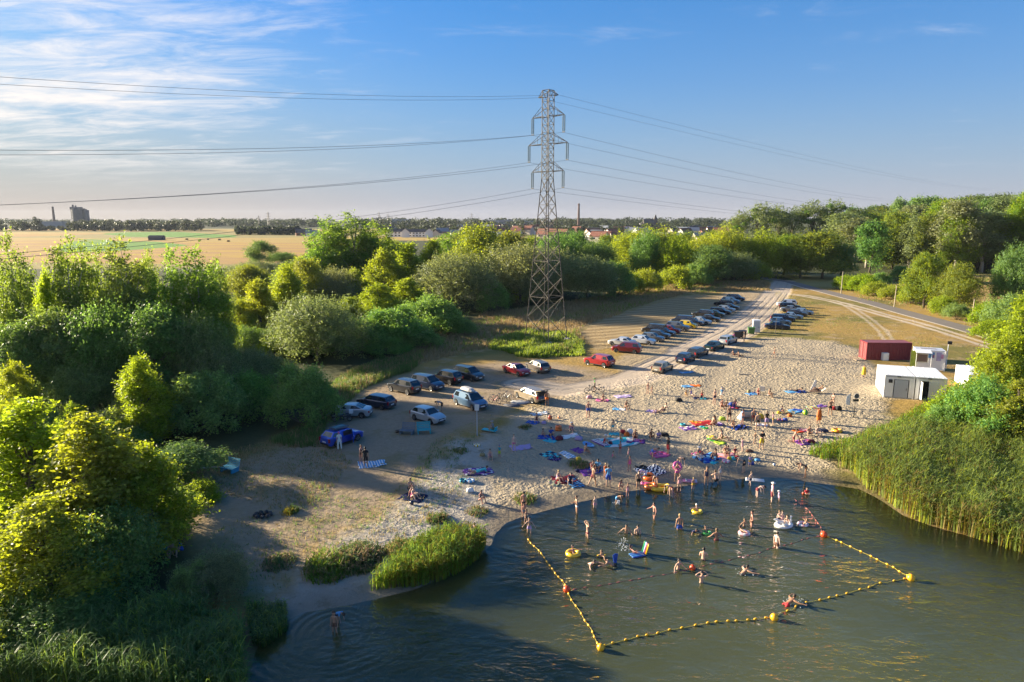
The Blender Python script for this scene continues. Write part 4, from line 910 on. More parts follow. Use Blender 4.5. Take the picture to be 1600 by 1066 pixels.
# ------------------------------------------------------------------ containers and kiosk
def corr_panel(w, h, n, depth, mat, name, parent, M):
    """corrugated sheet w wide, h high in the local xz plane, ribs towards -y"""
    V = []; F = []; x = -w/2; p = w / n; xs = []
    for k in range(n): xs += [(x + p*k, 0), (x + p*(k+.28), 0), (x + p*(k+.42), -depth), (x + p*(k+.86), -depth)]
    xs.append((w/2, 0))
    for a, b in xs: V += [M @ Vector((a, b, 0)), M @ Vector((a, b, h))]
    for i in range(len(xs)-1): F.append((2*i, 2*i+2, 2*i+3, 2*i+1))
    me = np_mesh(name, [tuple(v) for v in V], F, mat); return link(bpy.data.objects.new(name, me), parent)
def red_container():
    a = G(1354, 563); t = thing('shipping_container', 'dark red corrugated shipping container standing at the back of the beach', 'container', (0, 0, 0), R(-3))
    L, Wd, Hh = 6.4, 2.44, 2.62
    t.location = a + Vector((L/2*math.cos(R(-3)) + .1, Wd/2 + .1, -.02))
    red = pmat('red container paint', (0.20, 0.022, 0.030), 0.5, var=0.22, scale=1.6); rd = pmat('red container roof', (0.235, 0.075, 0.085), 0.6, var=0.25, scale=1.0)
    I4 = Matrix.Translation((0, -Wd/2 + .06, .16)); corr_panel(L-.24, Hh-.32, 22, .05, red, 'side_panel', t, I4)
    corr_panel(L-.24, Hh-.32, 22, .05, red, 'side_panel', t, Matrix.Translation((0, Wd/2 - .06, .16)) @ Matrix.Rotation(math.pi, 4, 'Z'))
    corr_panel(Wd-.24, Hh-.32, 8, .05, red, 'end_panel', t, Matrix.Translation((L/2-.06, 0, .16)) @ Matrix.Rotation(R(90), 4, 'Z'))
    MB().box((0, 0, Hh-.05), (L-.14, Wd-.14, .06)).build('roof', rd, t)
    fr = MB()
    for sx in (-1, 1):
        for sy in (-1, 1): fr.box((sx*(L/2-.06), sy*(Wd/2-.06), Hh/2), (.14, .14, Hh))
    for sy in (-1, 1):
        fr.box((0, sy*(Wd/2-.05), .09), (L-.26, .12, .16)); fr.box((0, sy*(Wd/2-.05), Hh-.07), (L-.26, .12, .13))
    for sx in (-1, 1): fr.box((sx*(L/2-.05), 0, .09), (.12, Wd-.26, .16)); fr.box((sx*(L/2-.05), 0, Hh-.07), (.12, Wd-.26, .13))
    fr.build('frame', red, t)
    for s in (-1, 1):
        d = corr_panel(Wd/2-.14, Hh-.34, 4, .035, red, 'door', t, Matrix.Translation((-L/2+.05, s*(Wd/4-.03), .17)) @ Matrix.Rotation(R(-90), 4, 'Z'))
        b = MB()
        for q in (-.3, .2): b.tube([(-L/2-.02, s*(Wd/4)+q, .2), (-L/2-.02, s*(Wd/4)+q, Hh-.2)], .025, 6)
        b.build('lock_rod', pmat('worn pale steel', (.42, .36, .34), .5, .3), d)
    k = thing('cabinet', 'small white cabinet standing against the red container', 'cabinet', G(1384, 564) + Vector((0, .3, 0)), R(-3))
    wm = pmat('white enamel', (.74, .74, .73), .45)
    MB().box((0, 0, .58), (.82, .6, 1.12)).build('body', wm, k); MB().box((0, -.315, .6), (.74, .03, 1.0)).build('door', pmat('white door', (.68, .69, .70), .5), k)
    MB().box((.28, -.345, .7), (.04, .03, .22)).build('handle', steel, k)
    p = G(1342, 563); o = MB().box((0, 0, .06), (1.2, .9, .12)).build('wooden_board', pmat('bleached wood', (.42, .33, .22), .9, var=.25)); o.location = p
    tag(o, 'flat wooden board lying at the door end of the red container', 'board')
red_container()
white = pmat('white painted steel', (.76, .77, .78), .45, var=.05, scale=1.2); whiter = pmat('white roof sheet', (.70, .72, .75), .55, var=.07, scale=.9)
greyd = pmat('grey door paint', (.40, .435, .50), .5, var=.05); darkm = pmat('dark interior', (.03, .03, .035), .8); blackr = pmat('black rubber', (.02, .02, .022), .7)
def office(name, label, loc, rz, wid, dep, hh, front):
    t = thing(name, label, 'container', loc, rz)
    for sx in (-1, 1): MB().box((sx*(wid/2-.04), 0, hh/2), (.08, dep-.1, hh-.2)).build('side_wall', white, t)
    MB().box((0, dep/2-.04, hh/2), (wid-.18, .08, hh-.2)).build('back_wall', white, t)
    rf = MB().box((0, 0, hh-.06), (wid+.02, dep+.02, .14)).build('roof', whiter, t)
    rb = MB()
    for k in range(int(wid/.5)): rb.box((-wid/2+.25+k*.5, 0, hh+.022), (.05, dep-.2, .02))
    rb.build('roof_seam', whiter, rf)
    MB().box((0, 0, .09), (wid+.02, dep+.02, .16)).build('base_frame', pmat('grey base', (.36, .37, .38), .6), t)
    for sx in (-1, 1):
        for sy in (-1, 1): MB().box((sx*(wid/2-.06), sy*(dep/2-.06), hh/2), (.16, .16, hh-.02)).build('corner_post', white, t)
    front(t); return t
c0 = G(1380, 621); c1 = G(1464, 624); rz0 = R(-20)
ux = Vector((math.cos(rz0), math.sin(rz0), 0)); uy = Vector((-ux.y, ux.x, 0))
MW = 3.05
def front_a(t):
    y = -3.0 + .04; wm = MB()
    wm.box((-1.02, y, 1.35), (.86, .07, 2.36)); wm.box((1.22, y, 1.35), (.46, .07, 2.36)); wm.box((.2, y, 2.40), (1.58, .07, .26)); wm.build('front_wall', white, t)
    d = MB().box((.2, y-.02, 1.20), (1.40, .06, 2.06)).build('door', greyd, t); MB().box((.74, y-.07, 1.15), (.05, .05, .26)).build('handle', blackr, d)
    MB().box((-.93, y-.05, 2.02), (.40, .04, .40)).build('vent', darkm, t)
    MB().box((-.1, y-.09, 2.60), (.38, .12, .09)).build('lamp', blackr, t)
def front_b(t):
    y = -3.0 + .04; wm = MB()
    MB().box((-MW/2-.07, 0, 1.35), (.10, 5.8, 2.6)).build('dark_gap_filler', blackr, t)  # black filler added between the units to stand for the shaded gap
    wm.box((-1.30, y, 1.35), (.30, .07, 2.36)); wm.box((.62, y, 1.35), (1.66, .07, 2.36)); wm.box((-.68, y, 2.40), (.94, .07, .26)); wm.build('front_wall', white, t)
    MB().box((-.68, -2.2, 1.2), (.92, .04, 2.1)).build('doorway', darkm, t)
    d = MB().box((-1.0, y-.30, 1.2), (.05, .62, 2.05), rz=R(12)).build('door', white, t)
    MB().box((.3, y-.05, 1.2), (.95, .03, 2.0)).build('shutter', pmat('pale shutter', (.62, .66, .70), .5), t)
    MB().box((-.2, y-.09, 2.60), (.38, .12, .09)).build('lamp', blackr, t)
for k, (fn, lb) in enumerate(((front_a, 'white office container with closed grey double door, on the beach before the red container'), (front_b, 'white office container with its door standing open, partly behind the green shrub'))):
    p = c0 + ux * (MW/2 + k*(MW+.14)) + uy * 3.0; office('office_container', lb, (p.x, p.y, c0.z - .02), rz0, MW, 6.0, 2.72, fn)
def front_c(t): MB().box((0, -2.96, 1.35), (2.8, .07, 2.36)).build('front_wall', white, t)
office('office_container', 'third white office container half hidden behind the feathery trees', (57.3, 82.2, H(57.3, 82.2) - .5), R(-20), 3.0, 6.0, 2.6, front_c)
def kiosk():
    x, y, _ = at_depth(1447, 590, 92.5); z = H(x, y)
    t = thing('kiosk', 'white snack kiosk with blue and pink pictures and a raised flap behind the white containers', 'kiosk', (x, y, z), rz0)
    w, d, h = 3.5, 2.3, 2.75
    MB().box((0, 0, h), (w, d, .09)).build('roof', whiter, t); MB().box((-.1, .1, h+.055), (1.9, .9, .02)).build('roof_patch', pmat('roof patch', (.45, .40, .38), .8), t)
    m = MB(); m.box((0, d/2-.05, h/2), (w-.1, .07, h-.1)); m.box((w/2-.05, 0, h/2), (.08, d-.1, h-.1)); m.box((-w/2+.05, .3, h/2), (.08, d-.7, h-.1)); m.box((.75, -d/2+.05, h/2), (1.9, .07, h-.1)); m.box((-.95, -d/2+.05, .5), (1.5, .07, .95)); m.build('wall', white, t)
    MB().box((.12, -d/2-.02, 2.1), (.72, .03, .8)).build('picture_panel', pmat('sky blue print', (.10, .30, .62), .5, var=.4, scale=3), t)
    MB().box((.36, -d/2-.04, 1.98), (.2, .02, .4)).build('picture_panel', pmat('berry print', (.36, .12, .20), .5, var=.4, scale=6), t)
    MB().box((1.0, -d/2-.02, 1.95), (.60, .03, 1.15)).build('picture_panel', pmat('lilac print', (.42, .38, .60), .5, var=.3, scale=3), t)
    MB().box((1.40, -d/2-.04, 2.0), (.30, .03, .6)).build('picture_panel', pmat('rose print', (.58, .28, .46), .5, var=.3, scale=4), t)
    MB().box((-1.0, -d/2-.62, h-.08), (1.9, 1.4, .06), rx=R(10)).build('flap', whiter, t)
    MB().box((-1.0, -d/2+.25, 1.6), (1.4, .04, 1.0)).build('counter_opening', pmat('kiosk shade', (.15, .11, .10), .8), t)
    pm = MB()
    for sx in (-1.9, -.12): pm.tube([(sx, -d/2-1.2, 0), (sx, -d/2-1.2, h-.3)], .03, 6)
    pm.build('flap_post', white, t); MB().box((1.78, -d/2-.06, h/2), (.1, .1, h)).build('post', white, t)
    f = thing('banner', 'yellow green banner hanging at the corner of the snack kiosk', 'banner', Vector((x, y, z)) + ux*(-2.05) - uy*1.5, rz0+R(25))
    MB().box((0, 0, 1.6), (.9, .03, 2.2)).build('cloth', pmat('lime banner', (.36, .46, .05), .7, var=.35, scale=2), f); MB().tube([(-.47, 0, 0), (-.47, 0, 2.8)], .025, 6).build('pole', steel, f)
    p = G(1469, 585); l = thing('floodlight', 'dark floodlight on a white mast beside the snack kiosk', 'floodlight', Vector((x, y, z)) + ux*2.3 + uy*.3, rz0)
    MB().tube([(0, 0, 0), (0, 0, 3.6)], .05, 8).build('mast', white, l); MB().box((.1, -.15, 3.75), (.5, .28, .36), rx=R(20)).build('lamp_head', blackr, l)
kiosk()
def toilet():
    t = thing('portable_toilet', 'pale grey portable toilet cabin at the roadside before the far parked cars', 'toilet cabin', G(1181, 519), R(-12))
    g = pmat('pale grey plastic', (.58, .60, .62), .5)
    MB().box((0, 0, 1.1), (1.25, 1.2, 2.1)).build('cabin', g, t)
    MB().box((0, 0, 2.22), (1.35, 1.3, .16), taper=.8).build('roof', pmat('white plastic', (.75, .75, .74), .5), t)
    d = MB().box((0, -.62, 1.05), (.85, .04, 1.85)).build('door', pmat('grey plastic door', (.45, .47, .50), .5), t); MB().box((.3, -.66, 1.0), (.06, .04, .16)).build('handle', blackr, d)
    MB().tube([(.45, .4, 2.2), (.45, .4, 2.6)], .06, 8).build('vent_pipe', blackr, t)
toilet()
def bin_(px, py, label, col, rz, s=1.0, grp=None):
    t = thing('wheeled_bin', label, 'bin', G(px, py), rz, grp); t.scale = (s, s, s)
    m = pmat(label[:14] + ' plastic', col, .5)
    MB().box((0, 0, .62), (.95, .75, 1.0), taper=1.18).build('body', m, t); MB().box((0, 0, 1.18), (1.2, .95, .09), rx=R(5)).build('lid', m, t)
    w = MB()
    for sx in (-.4, .4):
        for sy in (-.3, .3): w.lathe([(.1, -.03), (.1, .03)], 8, Matrix.Translation((sx, sy, .1)) @ Matrix.Rotation(R(90), 4, 'Y'))
    w.build('castor', blackr, t)
bin_(1173.5, 522, 'green wheeled bin next to the portable toilet', (.06, .16, .035), R(-10))
bin_(1150.5, 528.5, 'black wheeled bin with a person at its side, behind the white estate car', (.022, .022, .025), R(5), 1.0)
bin_(1160, 528, 'black wheeled bin at the track side, closer to the green bin', (.028, .026, .026), R(-14), 1.05)
def pole(px, py, h, label, tilt=(0, 0), r_=.10, mat=None, name='utility_pole', cat='pole', cross=False):
    p = G(px, py); t = thing(name, label, cat, p)
    m = MB().tube([(0, 0, -.2), (tilt[0]*h*.5, tilt[1]*h*.5, h*.5), (tilt[0]*h, tilt[1]*h, h)], [r_*1.15, r_, r_*.75], 8)
    m.build('post', mat or pmat('weathered pole', (.40, .34, .25), .85, var=.2, scale=2), t)
    if cross: MB().box((tilt[0]*h, tilt[1]*h, h+.05), (.22, .22, .1)).build('cap', steel, t)
    return t
pole(1314, 459, 6.0, 'thin wooden pole by the bend of the asphalt road, the farthest of three', (.01, 0), .12, cross=True)
pole(1397, 480, 5.0, 'wooden pole in the middle of three along the asphalt road', (.02, 0), .11, cross=True)
pole(1517, 507, 4.9, 'wooden pole nearest the beach of three along the asphalt road', (.025, 0), .11, cross=True)
pole(1211.5, 522, 3.0, 'thin bare post in front of the dark blue cars at the lot', (0, 0), .045, steel, 'thin_post')
pole(1221.5, 522, 1.2, 'short stake beside the bare post at the lot', (0, 0), .05, None, 'stake')
t = pole(745.5, 681, 3.1, 'grey post with a small square plate on the bare ground by the benches', (.0, 0), .05, pmat('grey paint', (.40, .41, .42), .6), 'sign_post', 'sign')
MB().box((0, -.07, 2.85), (.42, .03, .62)).build('plate', pmat('pale plate', (.62, .64, .62), .5), t)
t = pole(1334, 652, 2.3, 'dark round sign over a black plate on a post standing in the sand', (0, 0), .04, steel, 'sign_post', 'sign')
MB().lathe([(.27, -.02), (.27, .02)], 24, Matrix.Translation((.05, -.08, 2.32)) @ Matrix.Rotation(R(90), 4, 'X')).build('round_plate', pmat('dark sign face', (.10, .10, .105), .5), t)
MB().torus(.26, .025, 24, 6, Matrix.Translation((.05, -.11, 2.32)) @ Matrix.Rotation(R(90), 4, 'X')).build('rim', pmat('grey rim', (.34, .34, .34), .5), t)
MB().box((.02, -.08, 1.86), (.60, .03, .26)).build('name_plate', pmat('black plate', (.03, .03, .032), .5), t)
t = pole(1327.5, 640, 1.9, 'narrow white flag on a thin pole next to the round sign', (0, 0), .02, steel, 'beach_flag', 'flag')
m = MB(); V = [(-.02, 0, .5), (-.42, .04, .55), (-.46, .05, 1.0), (-.38, .08, 1.5), (-.02, 0, 1.85)]
MB().add([(x, y - .006, z) for x, y, z in V] + [(x, y + .006, z) for x, y, z in V], [(0, 1, 2, 3, 4), (9, 8, 7, 6, 5), (0, 5, 6, 1), (1, 6, 7, 2), (2, 7, 8, 3), (3, 8, 9, 4), (4, 9, 5, 0)]).build('cloth', pmat('white flag cloth', (.72, .72, .70), .8), t)

# ------------------------------------------------------------------ far town, fields, works
wallw = pmat('white render', (.74, .72, .69), .8); wallc = pmat('cream render', (.60, .52, .42), .8); wallr = pmat('brick wall', (.30, .16, .11), .85)
roofr = pmat('red tile roof', (.22, .085, .055), .8, var=.2, scale=1); roofd = pmat('dark tile roof', (.10, .082, .075), .8, var=.2, scale=1); roofg = pmat('grey roof', (.22, .24, .27), .7)
winm = pmat('dark window', (.03, .035, .045), .15)
def house(px, Y, w, d, hw_, hr, rz, wall, roof, label, z=None, wins=0, group='houses of the far town', name='house', hip=0):
    x, y, _ = at_depth(px, 350, Y); t = thing(name, label, 'house', (x, y, H(x, y) if z is None else z), rz, group)
    m = MB(); m.box((0, 0, hw_/2), (w, d, hw_)); m.add([(-w/2, -d/2, hw_), (-w/2, d/2, hw_), (-w/2, 0, hw_+hr*.96), (w/2, -d/2, hw_), (w/2, d/2, hw_), (w/2, 0, hw_+hr*.96)], [(0, 2, 1), (3, 4, 5)])
    m.build('wall', wall, t)
    e = .4; h2 = hw_ + hr
    MB().add([(-w/2-e+hip, 0, h2), (w/2+e-hip, 0, h2), (-w/2-e, -d/2-e, hw_-.3), (w/2+e, -d/2-e, hw_-.3), (-w/2-e, d/2+e, hw_-.3), (w/2+e, d/2+e, hw_-.3),
              (-w/2-e+hip, 0, h2-.3), (w/2+e-hip, 0, h2-.3)], [(0, 2, 3, 1), (1, 5, 4, 0), (2, 6, 7, 3), (5, 7, 6, 4), (0, 4, 6, 2), (1, 3, 7, 5)]).build('roof', roof, t)
    for k in range(wins):
        for zz in ((hw_*.28, hw_*.76) if hw_ > 4 else (hw_*.5,)):
            MB().box((-w/2 + (k+.5)*w/wins, -d/2-.03, zz), (w/wins*.5, .08, 1.3)).build('window', winm, t)
    return t
house(618.5, 748, 19.5, 9, 5.6, 3.0, R(3), wallw, roofd, 'white terraced house row with dark roof, the end nearer the tall dark trees', wins=5, group='white terraces at the town edge', name='terraced_house')
house(649, 742, 21, 9, 5.6, 3.0, R(3), wallw, roofd, 'white terraced house row with dark roof, the end with the bright gable', wins=6, group='white terraces at the town edge', name='terraced_house')
house(633.2, 730, 5.2, 8, 6.0, 3.6, R(93), wallw, roofd, 'white gabled house between the two terraces', group='white terraces at the town edge')
house(670.5, 730, 6, 8, 6.0, 3.6, R(93), wallw, roofd, 'white gabled house at the end of the terraces', group='white terraces at the town edge')
house(683, 730, 8, 9, 4.6, 3.4, R(70), wallc, roofd, 'cream gabled house beyond the white terraces', wins=1)
house(612, 800, 9, 8, 8, 2.4, R(30), wallw, roofd, 'tall white house behind the terraces')
house(712, 720, 11, 8, 5, 3.2, R(10), wallw, roofg, 'white house with bluish roof right of the terraces', wins=3)
house(720, 735, 7, 8, 6.5, 3.6, R(100), wallw, roofd, 'white gabled house right of the bluish roof')
house(474, 800, 18, 10, 3.4, 4.5, R(20), wallr, roofd, 'low farmhouse with a dark roof at the edge of the stubble field', wins=3, group='farm at the field edge')
house(487, 790, 14, 8, 3.6, 3.0, R(15), wallw, roofg, 'low white farm building beside the dark roofed farmhouse', wins=3, group='farm at the field edge')
hr = random.Random(21)
HOUSE_TXT = ['white walled', 'cream walled', 'brick walled']
for k in range(90):
    px = hr.uniform(690, 1130); Y = hr.uniform(520, 900) if px > 850 else hr.uniform(760, 1150); wi = hr.choice([0, 0, 1, 1, 2]); ro = hr.choice([0, 0, 1, 2])
    house(px, Y, hr.uniform(10, 18), hr.uniform(8, 10), hr.uniform(4.5, 7), hr.uniform(3.5, 5), hr.uniform(-.7, .9), [wallw, wallc, wallr][wi], [roofr, roofd, roofg][ro],
          f"{HOUSE_TXT[wi]} town house with {['red tiled', 'dark tiled', 'grey'][ro]} roof among the distant trees", z=hr.uniform(0, 1.5), wins=2 if Y < 700 else 0)
for k, (px, Y, w, h) in enumerate([(800, 1500, 60, 16), (770, 1500, 46, 15), (820, 1450, 40, 14), (625, 1500, 40, 17), (690, 1600, 50, 13), (860, 1600, 40, 13), (1010, 1500, 36, 11)]):
    x, y, _ = at_depth(px, 340, Y); t = thing('apartment_block', f"flat roofed apartment block on the town skyline, {['left of the pylon', 'long one left of the pylon', 'next to the pylon lattice', 'above the white terraces', 'above the gabled houses', 'right of the pylon', 'near the church'][k]}", 'apartment block', (x, y, 0), .1*k)
    wm = pmat('pale block', (.42, .40, .40), .8); MB().box((0, 0, h/2), (w, 14, h)).build('wall', wm, t); MB().box((0, 0, h+.3), (w-2, 12, .6)).build('roof', roofg, t)
    for zz in range(2, int(h)-1, 3): MB().box((0, -7.05, zz), (w-3, .1, 1.2)).build('window_band', winm, t)
def chimney(px, ptop, Y, r0, label, mat):
    x, y, z = at_depth(px, ptop, Y); t = thing('chimney', label, 'chimney', (x, y, 0))
    MB().lathe([(r0, 0), (r0*.6, z)], 14).build('shaft', mat, t); MB().lathe([(r0*.72, z-3), (r0*.72, z-1)], 14).build('collar', mat, t)
brickm = pmat('sooty brick', (.13, .085, .075), .9)
chimney(82, 323, 1550, 3.2, 'tall dark factory chimney beside the round works tower', brickm)
chimney(904.5, 318, 1250, 2.6, 'slim lone chimney standing over the town', brickm)
def works():
    x, y, z = at_depth(121, 324, 1560); t = thing('works_tower', 'broad dark works tower with scaffold edges on the horizon', 'tower', (x, y, 0)); g = pmat('dark works steel', (.085, .095, .115), .8, var=.2, scale=.05)
    MB().lathe([(12.5, 0), (12.5, z-3)], 18).build('drum', g, t); MB().box((-3, 0, z-2), (17, 20, 5)).build('deck', g, t)
    fr = MB()
    for k in range(14):
        a = k*.4488; fr.tube([(13.6*math.cos(a), 13.6*math.sin(a), 0), (13.6*math.cos(a), 13.6*math.sin(a), z-2)], .5, 4)
    for zz in range(6, int(z), 7): fr.torus(13.6, .4, 18, 4, Matrix.Translation((0, 0, zz)))
    fr.build('scaffold', g, t)
    st = MB(); st.box((-10, 0, z+2.5), (2.5, 3, 6)); st.box((-4, 0, z+2), (2, 3, 4)); st.build('stub', g, t)
    MB().box((19.5, 0, (z-6)/2), (6, 8, z-6)).build('lift_shaft', g, t); MB().box((14.5, 0, z-5), (9, 5, 2)).build('gantry', g, t)
    o = thing('works_hall', 'long low works hall between chimney and round tower', 'hall', (x-46, y-20, 0)); MB().box((0, 0, 6), (56, 24, 12)).build('wall', pmat('blue grey sheet', (.20, .24, .27), .7), o); MB().box((0, 0, 12.6), (57, 25, 1)).build('roof', roofg, o)
works()
def church():
    x, y, z = at_depth(1024.5, 334.5, 1300); t = thing('church', 'church with a pointed steeple on the town skyline', 'church', (x, y, 0)); g = pmat('church brick', (.12, .085, .08), .9)
    MB().box((0, 0, 9), (6, 6, 18)).build('tower', g, t); MB().add([(-3.2, -3.2, 18), (3.2, -3.2, 18), (3.2, 3.2, 18), (-3.2, 3.2, 18), (0, 0, z)], [(0, 1, 4), (1, 2, 4), (2, 3, 4), (3, 0, 4), (3, 2, 1, 0)]).build('spire', roofd, t)
    MB().box((-13, 0, 6), (20, 10, 12)).build('nave', g, t); MB().add([(-23, -6, 12), (-3, -6, 12), (-3, 6, 12), (-23, 6, 12), (-22, 0, 19), (-3, 0, 19)], [(0, 1, 5, 4), (2, 3, 4, 5), (3, 0, 4), (1, 2, 5), (3, 2, 1, 0)]).build('nave_roof', roofd, t)
church()
for px, ptop, Y, lb in [(418.5, 331, 1250, 'thin lattice mast over the fields left of the tall trees'), (592, 331, 1500, 'thin lattice mast above the white terraces'), (606, 334, 1700, 'distant pylon above the white terraces'), (737, 333, 1700, 'faint mast on the skyline left of the pylon'), (404, 337, 1500, 'small mast beside the taller one over the fields')]:
    x, y, z = at_depth(px, ptop, Y); t = thing('lattice_mast', lb, 'mast', (x, y, 0)); m = MB()
    for sx, sy in cor: m.tube([(sx*2.2, sy*2.2, 0), (sx*.3, sy*.3, z)], .28, 4)
    m.build('leg', wirem, t); m = MB()
    for q in (.62, .75, .88): m.box((0, 0, z*q), (9, .5, .5))
    m.build('cross_arm', wirem, t)
tb = MB().lathe([(.65, -.6), (.65, .6)], 14, Matrix.Rotation(R(90), 4, 'X') @ Matrix.Translation((0, 0, 0))).mesh('hay_bale', pmat('straw bale', (.20, .14, .07), .95))
for k, (px, py, s) in enumerate([(357, 378, 'farthest'), (325, 375, 'second'), (312, 376.5, 'third'), (343, 375.5, 'fourth'), (412, 386, 'fifth'), (427, 387, 'sixth'), (292, 375, 'lonely')]):
    p = G(px, py); o = inst('hay_bale', tb, None, p + Vector((0, 0, .6)), (0, 0, .5*k), (1.5, 1.5, 1.3)); tag(o, 'round hay bale lying on the stubble field', 'hay bale', 'hay bales on the stubble')
house(243, 640, 13, 6, 2.8, 1.6, R(5), pmat('dark barn', (.09, .09, .11), .8), roofd, 'dark low shed in the green strip of the fields', group='sheds in the fields', name='shed')

x, y, z = at_depth(1201.5, 422, 285); t = thing('road_sign', 'small blue road sign at the far end of the lane through the wood', 'sign', (x, y, H(x, y)))
MB().tube([(0, 0, 0), (0, 0, 2.6)], .06, 6).build('post', steel, t); MB().box((0, -.08, 2.3), (1.7, .06, 1.5)).build('plate', pmat('blue sign plate', (.02, .10, .50), .5), t)
# ------------------------------------------------------------------ far tree belts: reads as one mass
def belt(name, spots, nl, leaf, mat, seed):
    r = np.random.default_rng(seed); Cs, Ns = [], []
    for x, y, h, w in spots:
        k = int(nl); d = r.normal(0, 1, (k, 3)); d /= np.linalg.norm(d, axis=1)[:, None]
        lob = r.normal(0, 1, (7, 3)); lob /= np.linalg.norm(lob, axis=1)[:, None]; j = r.integers(0, 7, k)
        c = np.column_stack([lob[j] * .55 + d * .45 * r.uniform(.6, 1.15, k)[:, None]])
        z0 = H(x, y)
        Cs.append(np.column_stack([x + c[:, 0]*w/2, y + c[:, 1]*w/2, z0 + h*.5 + c[:, 2]*h*.5])); Ns.append(d * .8 + np.array([0, 0, .3]))
    o = link(bpy.data.objects.new(name, leaves_mesh(name, np.concatenate(Cs), np.concatenate(Ns), leaf, mat, r))); o['kind'] = 'stuff'
def spots(px0, px1, Y0, Y1, h0, h1, n, seed, wf=(.8, 1.3)):
    r = random.Random(seed); out = []
    for k in range(n):
        Y = r.uniform(Y0, Y1); x, y, _ = at_depth(r.uniform(px0, px1), 340, Y); h = r.uniform(h0, h1); out.append((x, y, h, h*r.uniform(*wf)))
    return out
belt('far_treeline', spots(-150, 62, 1050, 1150, 12, 17, 60, 1) + spots(110, 310, 1050, 1200, 12, 19, 90, 2) + spots(55, 62, 1060, 1070, 22, 24, 2, 3, (.5, .6)) + spots(55, 120, 1100, 1150, 5, 8, 18, 4), 260, 2.6, LM['distant'], 1)
belt('far_treeline', spots(300, 500, 1500, 1900, 14, 21, 110, 5, (1.2, 2.2)) + spots(-150, 310, 1700, 2200, 14, 20, 90, 15, (1.5, 2.5)) + spots(369, 470, 830, 880, 8, 12, 34, 6), 200, 3.2, LM['distant'], 2)
belt('town_trees', spots(590, 860, 780, 1300, 8, 13, 150, 7) + spots(850, 1160, 800, 1250, 8, 13, 190, 8) + spots(850, 1160, 560, 800, 5, 8, 60, 18), 200, 2.2, LM['distant'], 3)
belt('far_treeline', spots(560, 1250, 1300, 2200, 15, 23, 260, 9, (1.3, 2.4)), 200, 3.6, LM['distant'], 4)
# ------------------------------------------------------------------ hazy summer air round the whole place
def build_haze():
    m = bpy.data.materials.new('haze'); m.use_nodes = True; N = NT(m.node_tree)
    v = N.n('ShaderNodeVolumePrincipled', {'Color': (.66, .74, .88), 'Density': .00004, 'Anisotropy': .2}); o = N.n('ShaderNodeOutputMaterial'); N.link(v.outputs[0], o.inputs['Volume'])
    h = MB().box((0, 1850, 28), (7400, 4700, 64)).build('haze', m); h['kind'] = 'stuff'
build_haze()
# ------------------------------------------------------------------ cars
def paint(name, col, metal=.35): return pmat(name, col, .28, metal, var=.03, coat=.8, spec=.5)
glass = pmat('car glass', (.018, .024, .030), .06, 0, var=.02, spec=.9)
tyre = pmat('tyre rubber', (.018, .018, .02), .8, var=.2); alloy = pmat('alloy rim', (.42, .42, .43), .35, .7); trim = pmat('black trim', (.022, .022, .025), .5)
lampw = pmat('headlamp', (.62, .66, .70), .12, .3); lampr = pmat('tail lamp', (.30, .012, .015), .2, spec=.8); plate = pmat('number plate', (.70, .70, .68), .5); chrome = pmat('chrome', (.5, .5, .52), .2, .9)
body_dummy = pmat('car paint', (.3, .3, .3), .3)
STY = {  # L, W, H, shoulder z, cowl x, roof front x, roof rear x, rear glass base x, rear deck?, lift
 'hatch': dict(L=4.0, W=1.72, H=1.45, sh=.93, cowl=.95, rf=.28, rr=-1.35, rb=-1.80, deck=0, lift=0),
 'sedan': dict(L=4.55, W=1.76, H=1.43, sh=.92, cowl=1.10, rf=.38, rr=-.80, rb=-1.45, deck=1, lift=0),
 'coupe': dict(L=4.6, W=1.80, H=1.42, sh=.95, cowl=1.10, rf=.35, rr=-.75, rb=-1.70, deck=1, lift=0),
 'wagon': dict(L=4.65, W=1.78, H=1.47, sh=.94, cowl=1.15, rf=.42, rr=-1.80, rb=-2.20, deck=0, lift=0),
 'suv':   dict(L=4.45, W=1.84, H=1.70, sh=1.08, cowl=1.10, rf=.48, rr=-1.65, rb=-2.08, deck=0, lift=.10),
 'mpv':   dict(L=4.55, W=1.82, H=1.70, sh=1.00, cowl=1.38, rf=.55, rr=-1.80, rb=-2.18, deck=0, lift=.02),
 'van':   dict(L=4.4, W=1.82, H=1.86, sh=1.08, cowl=1.40, rf=.80, rr=-2.00, rb=-2.14, deck=0, lift=.04),
 'mini':  dict(L=3.55, W=1.62, H=1.50, sh=.95, cowl=1.0, rf=.45, rr=-1.25, rb=-1.66, deck=0, lift=0),
}
_car = {}
def quad_pane(q, s0, s1, t0, t1, off=.012):
    """a pane on the bilinear patch q = (bottom a, bottom b, top b, top a), set slightly proud"""
    a, b, c, d = [Vector(p) for p in q]
    P = lambda s, t: (a.lerp(b, s)).lerp(d.lerp(c, s), t)
    n = (b - a).cross(d - a).normalized() * off
    p = [P(s0, t0), P(s1, t0), P(s1, t1), P(s0, t1)]
    return [v + n for v in p] + p
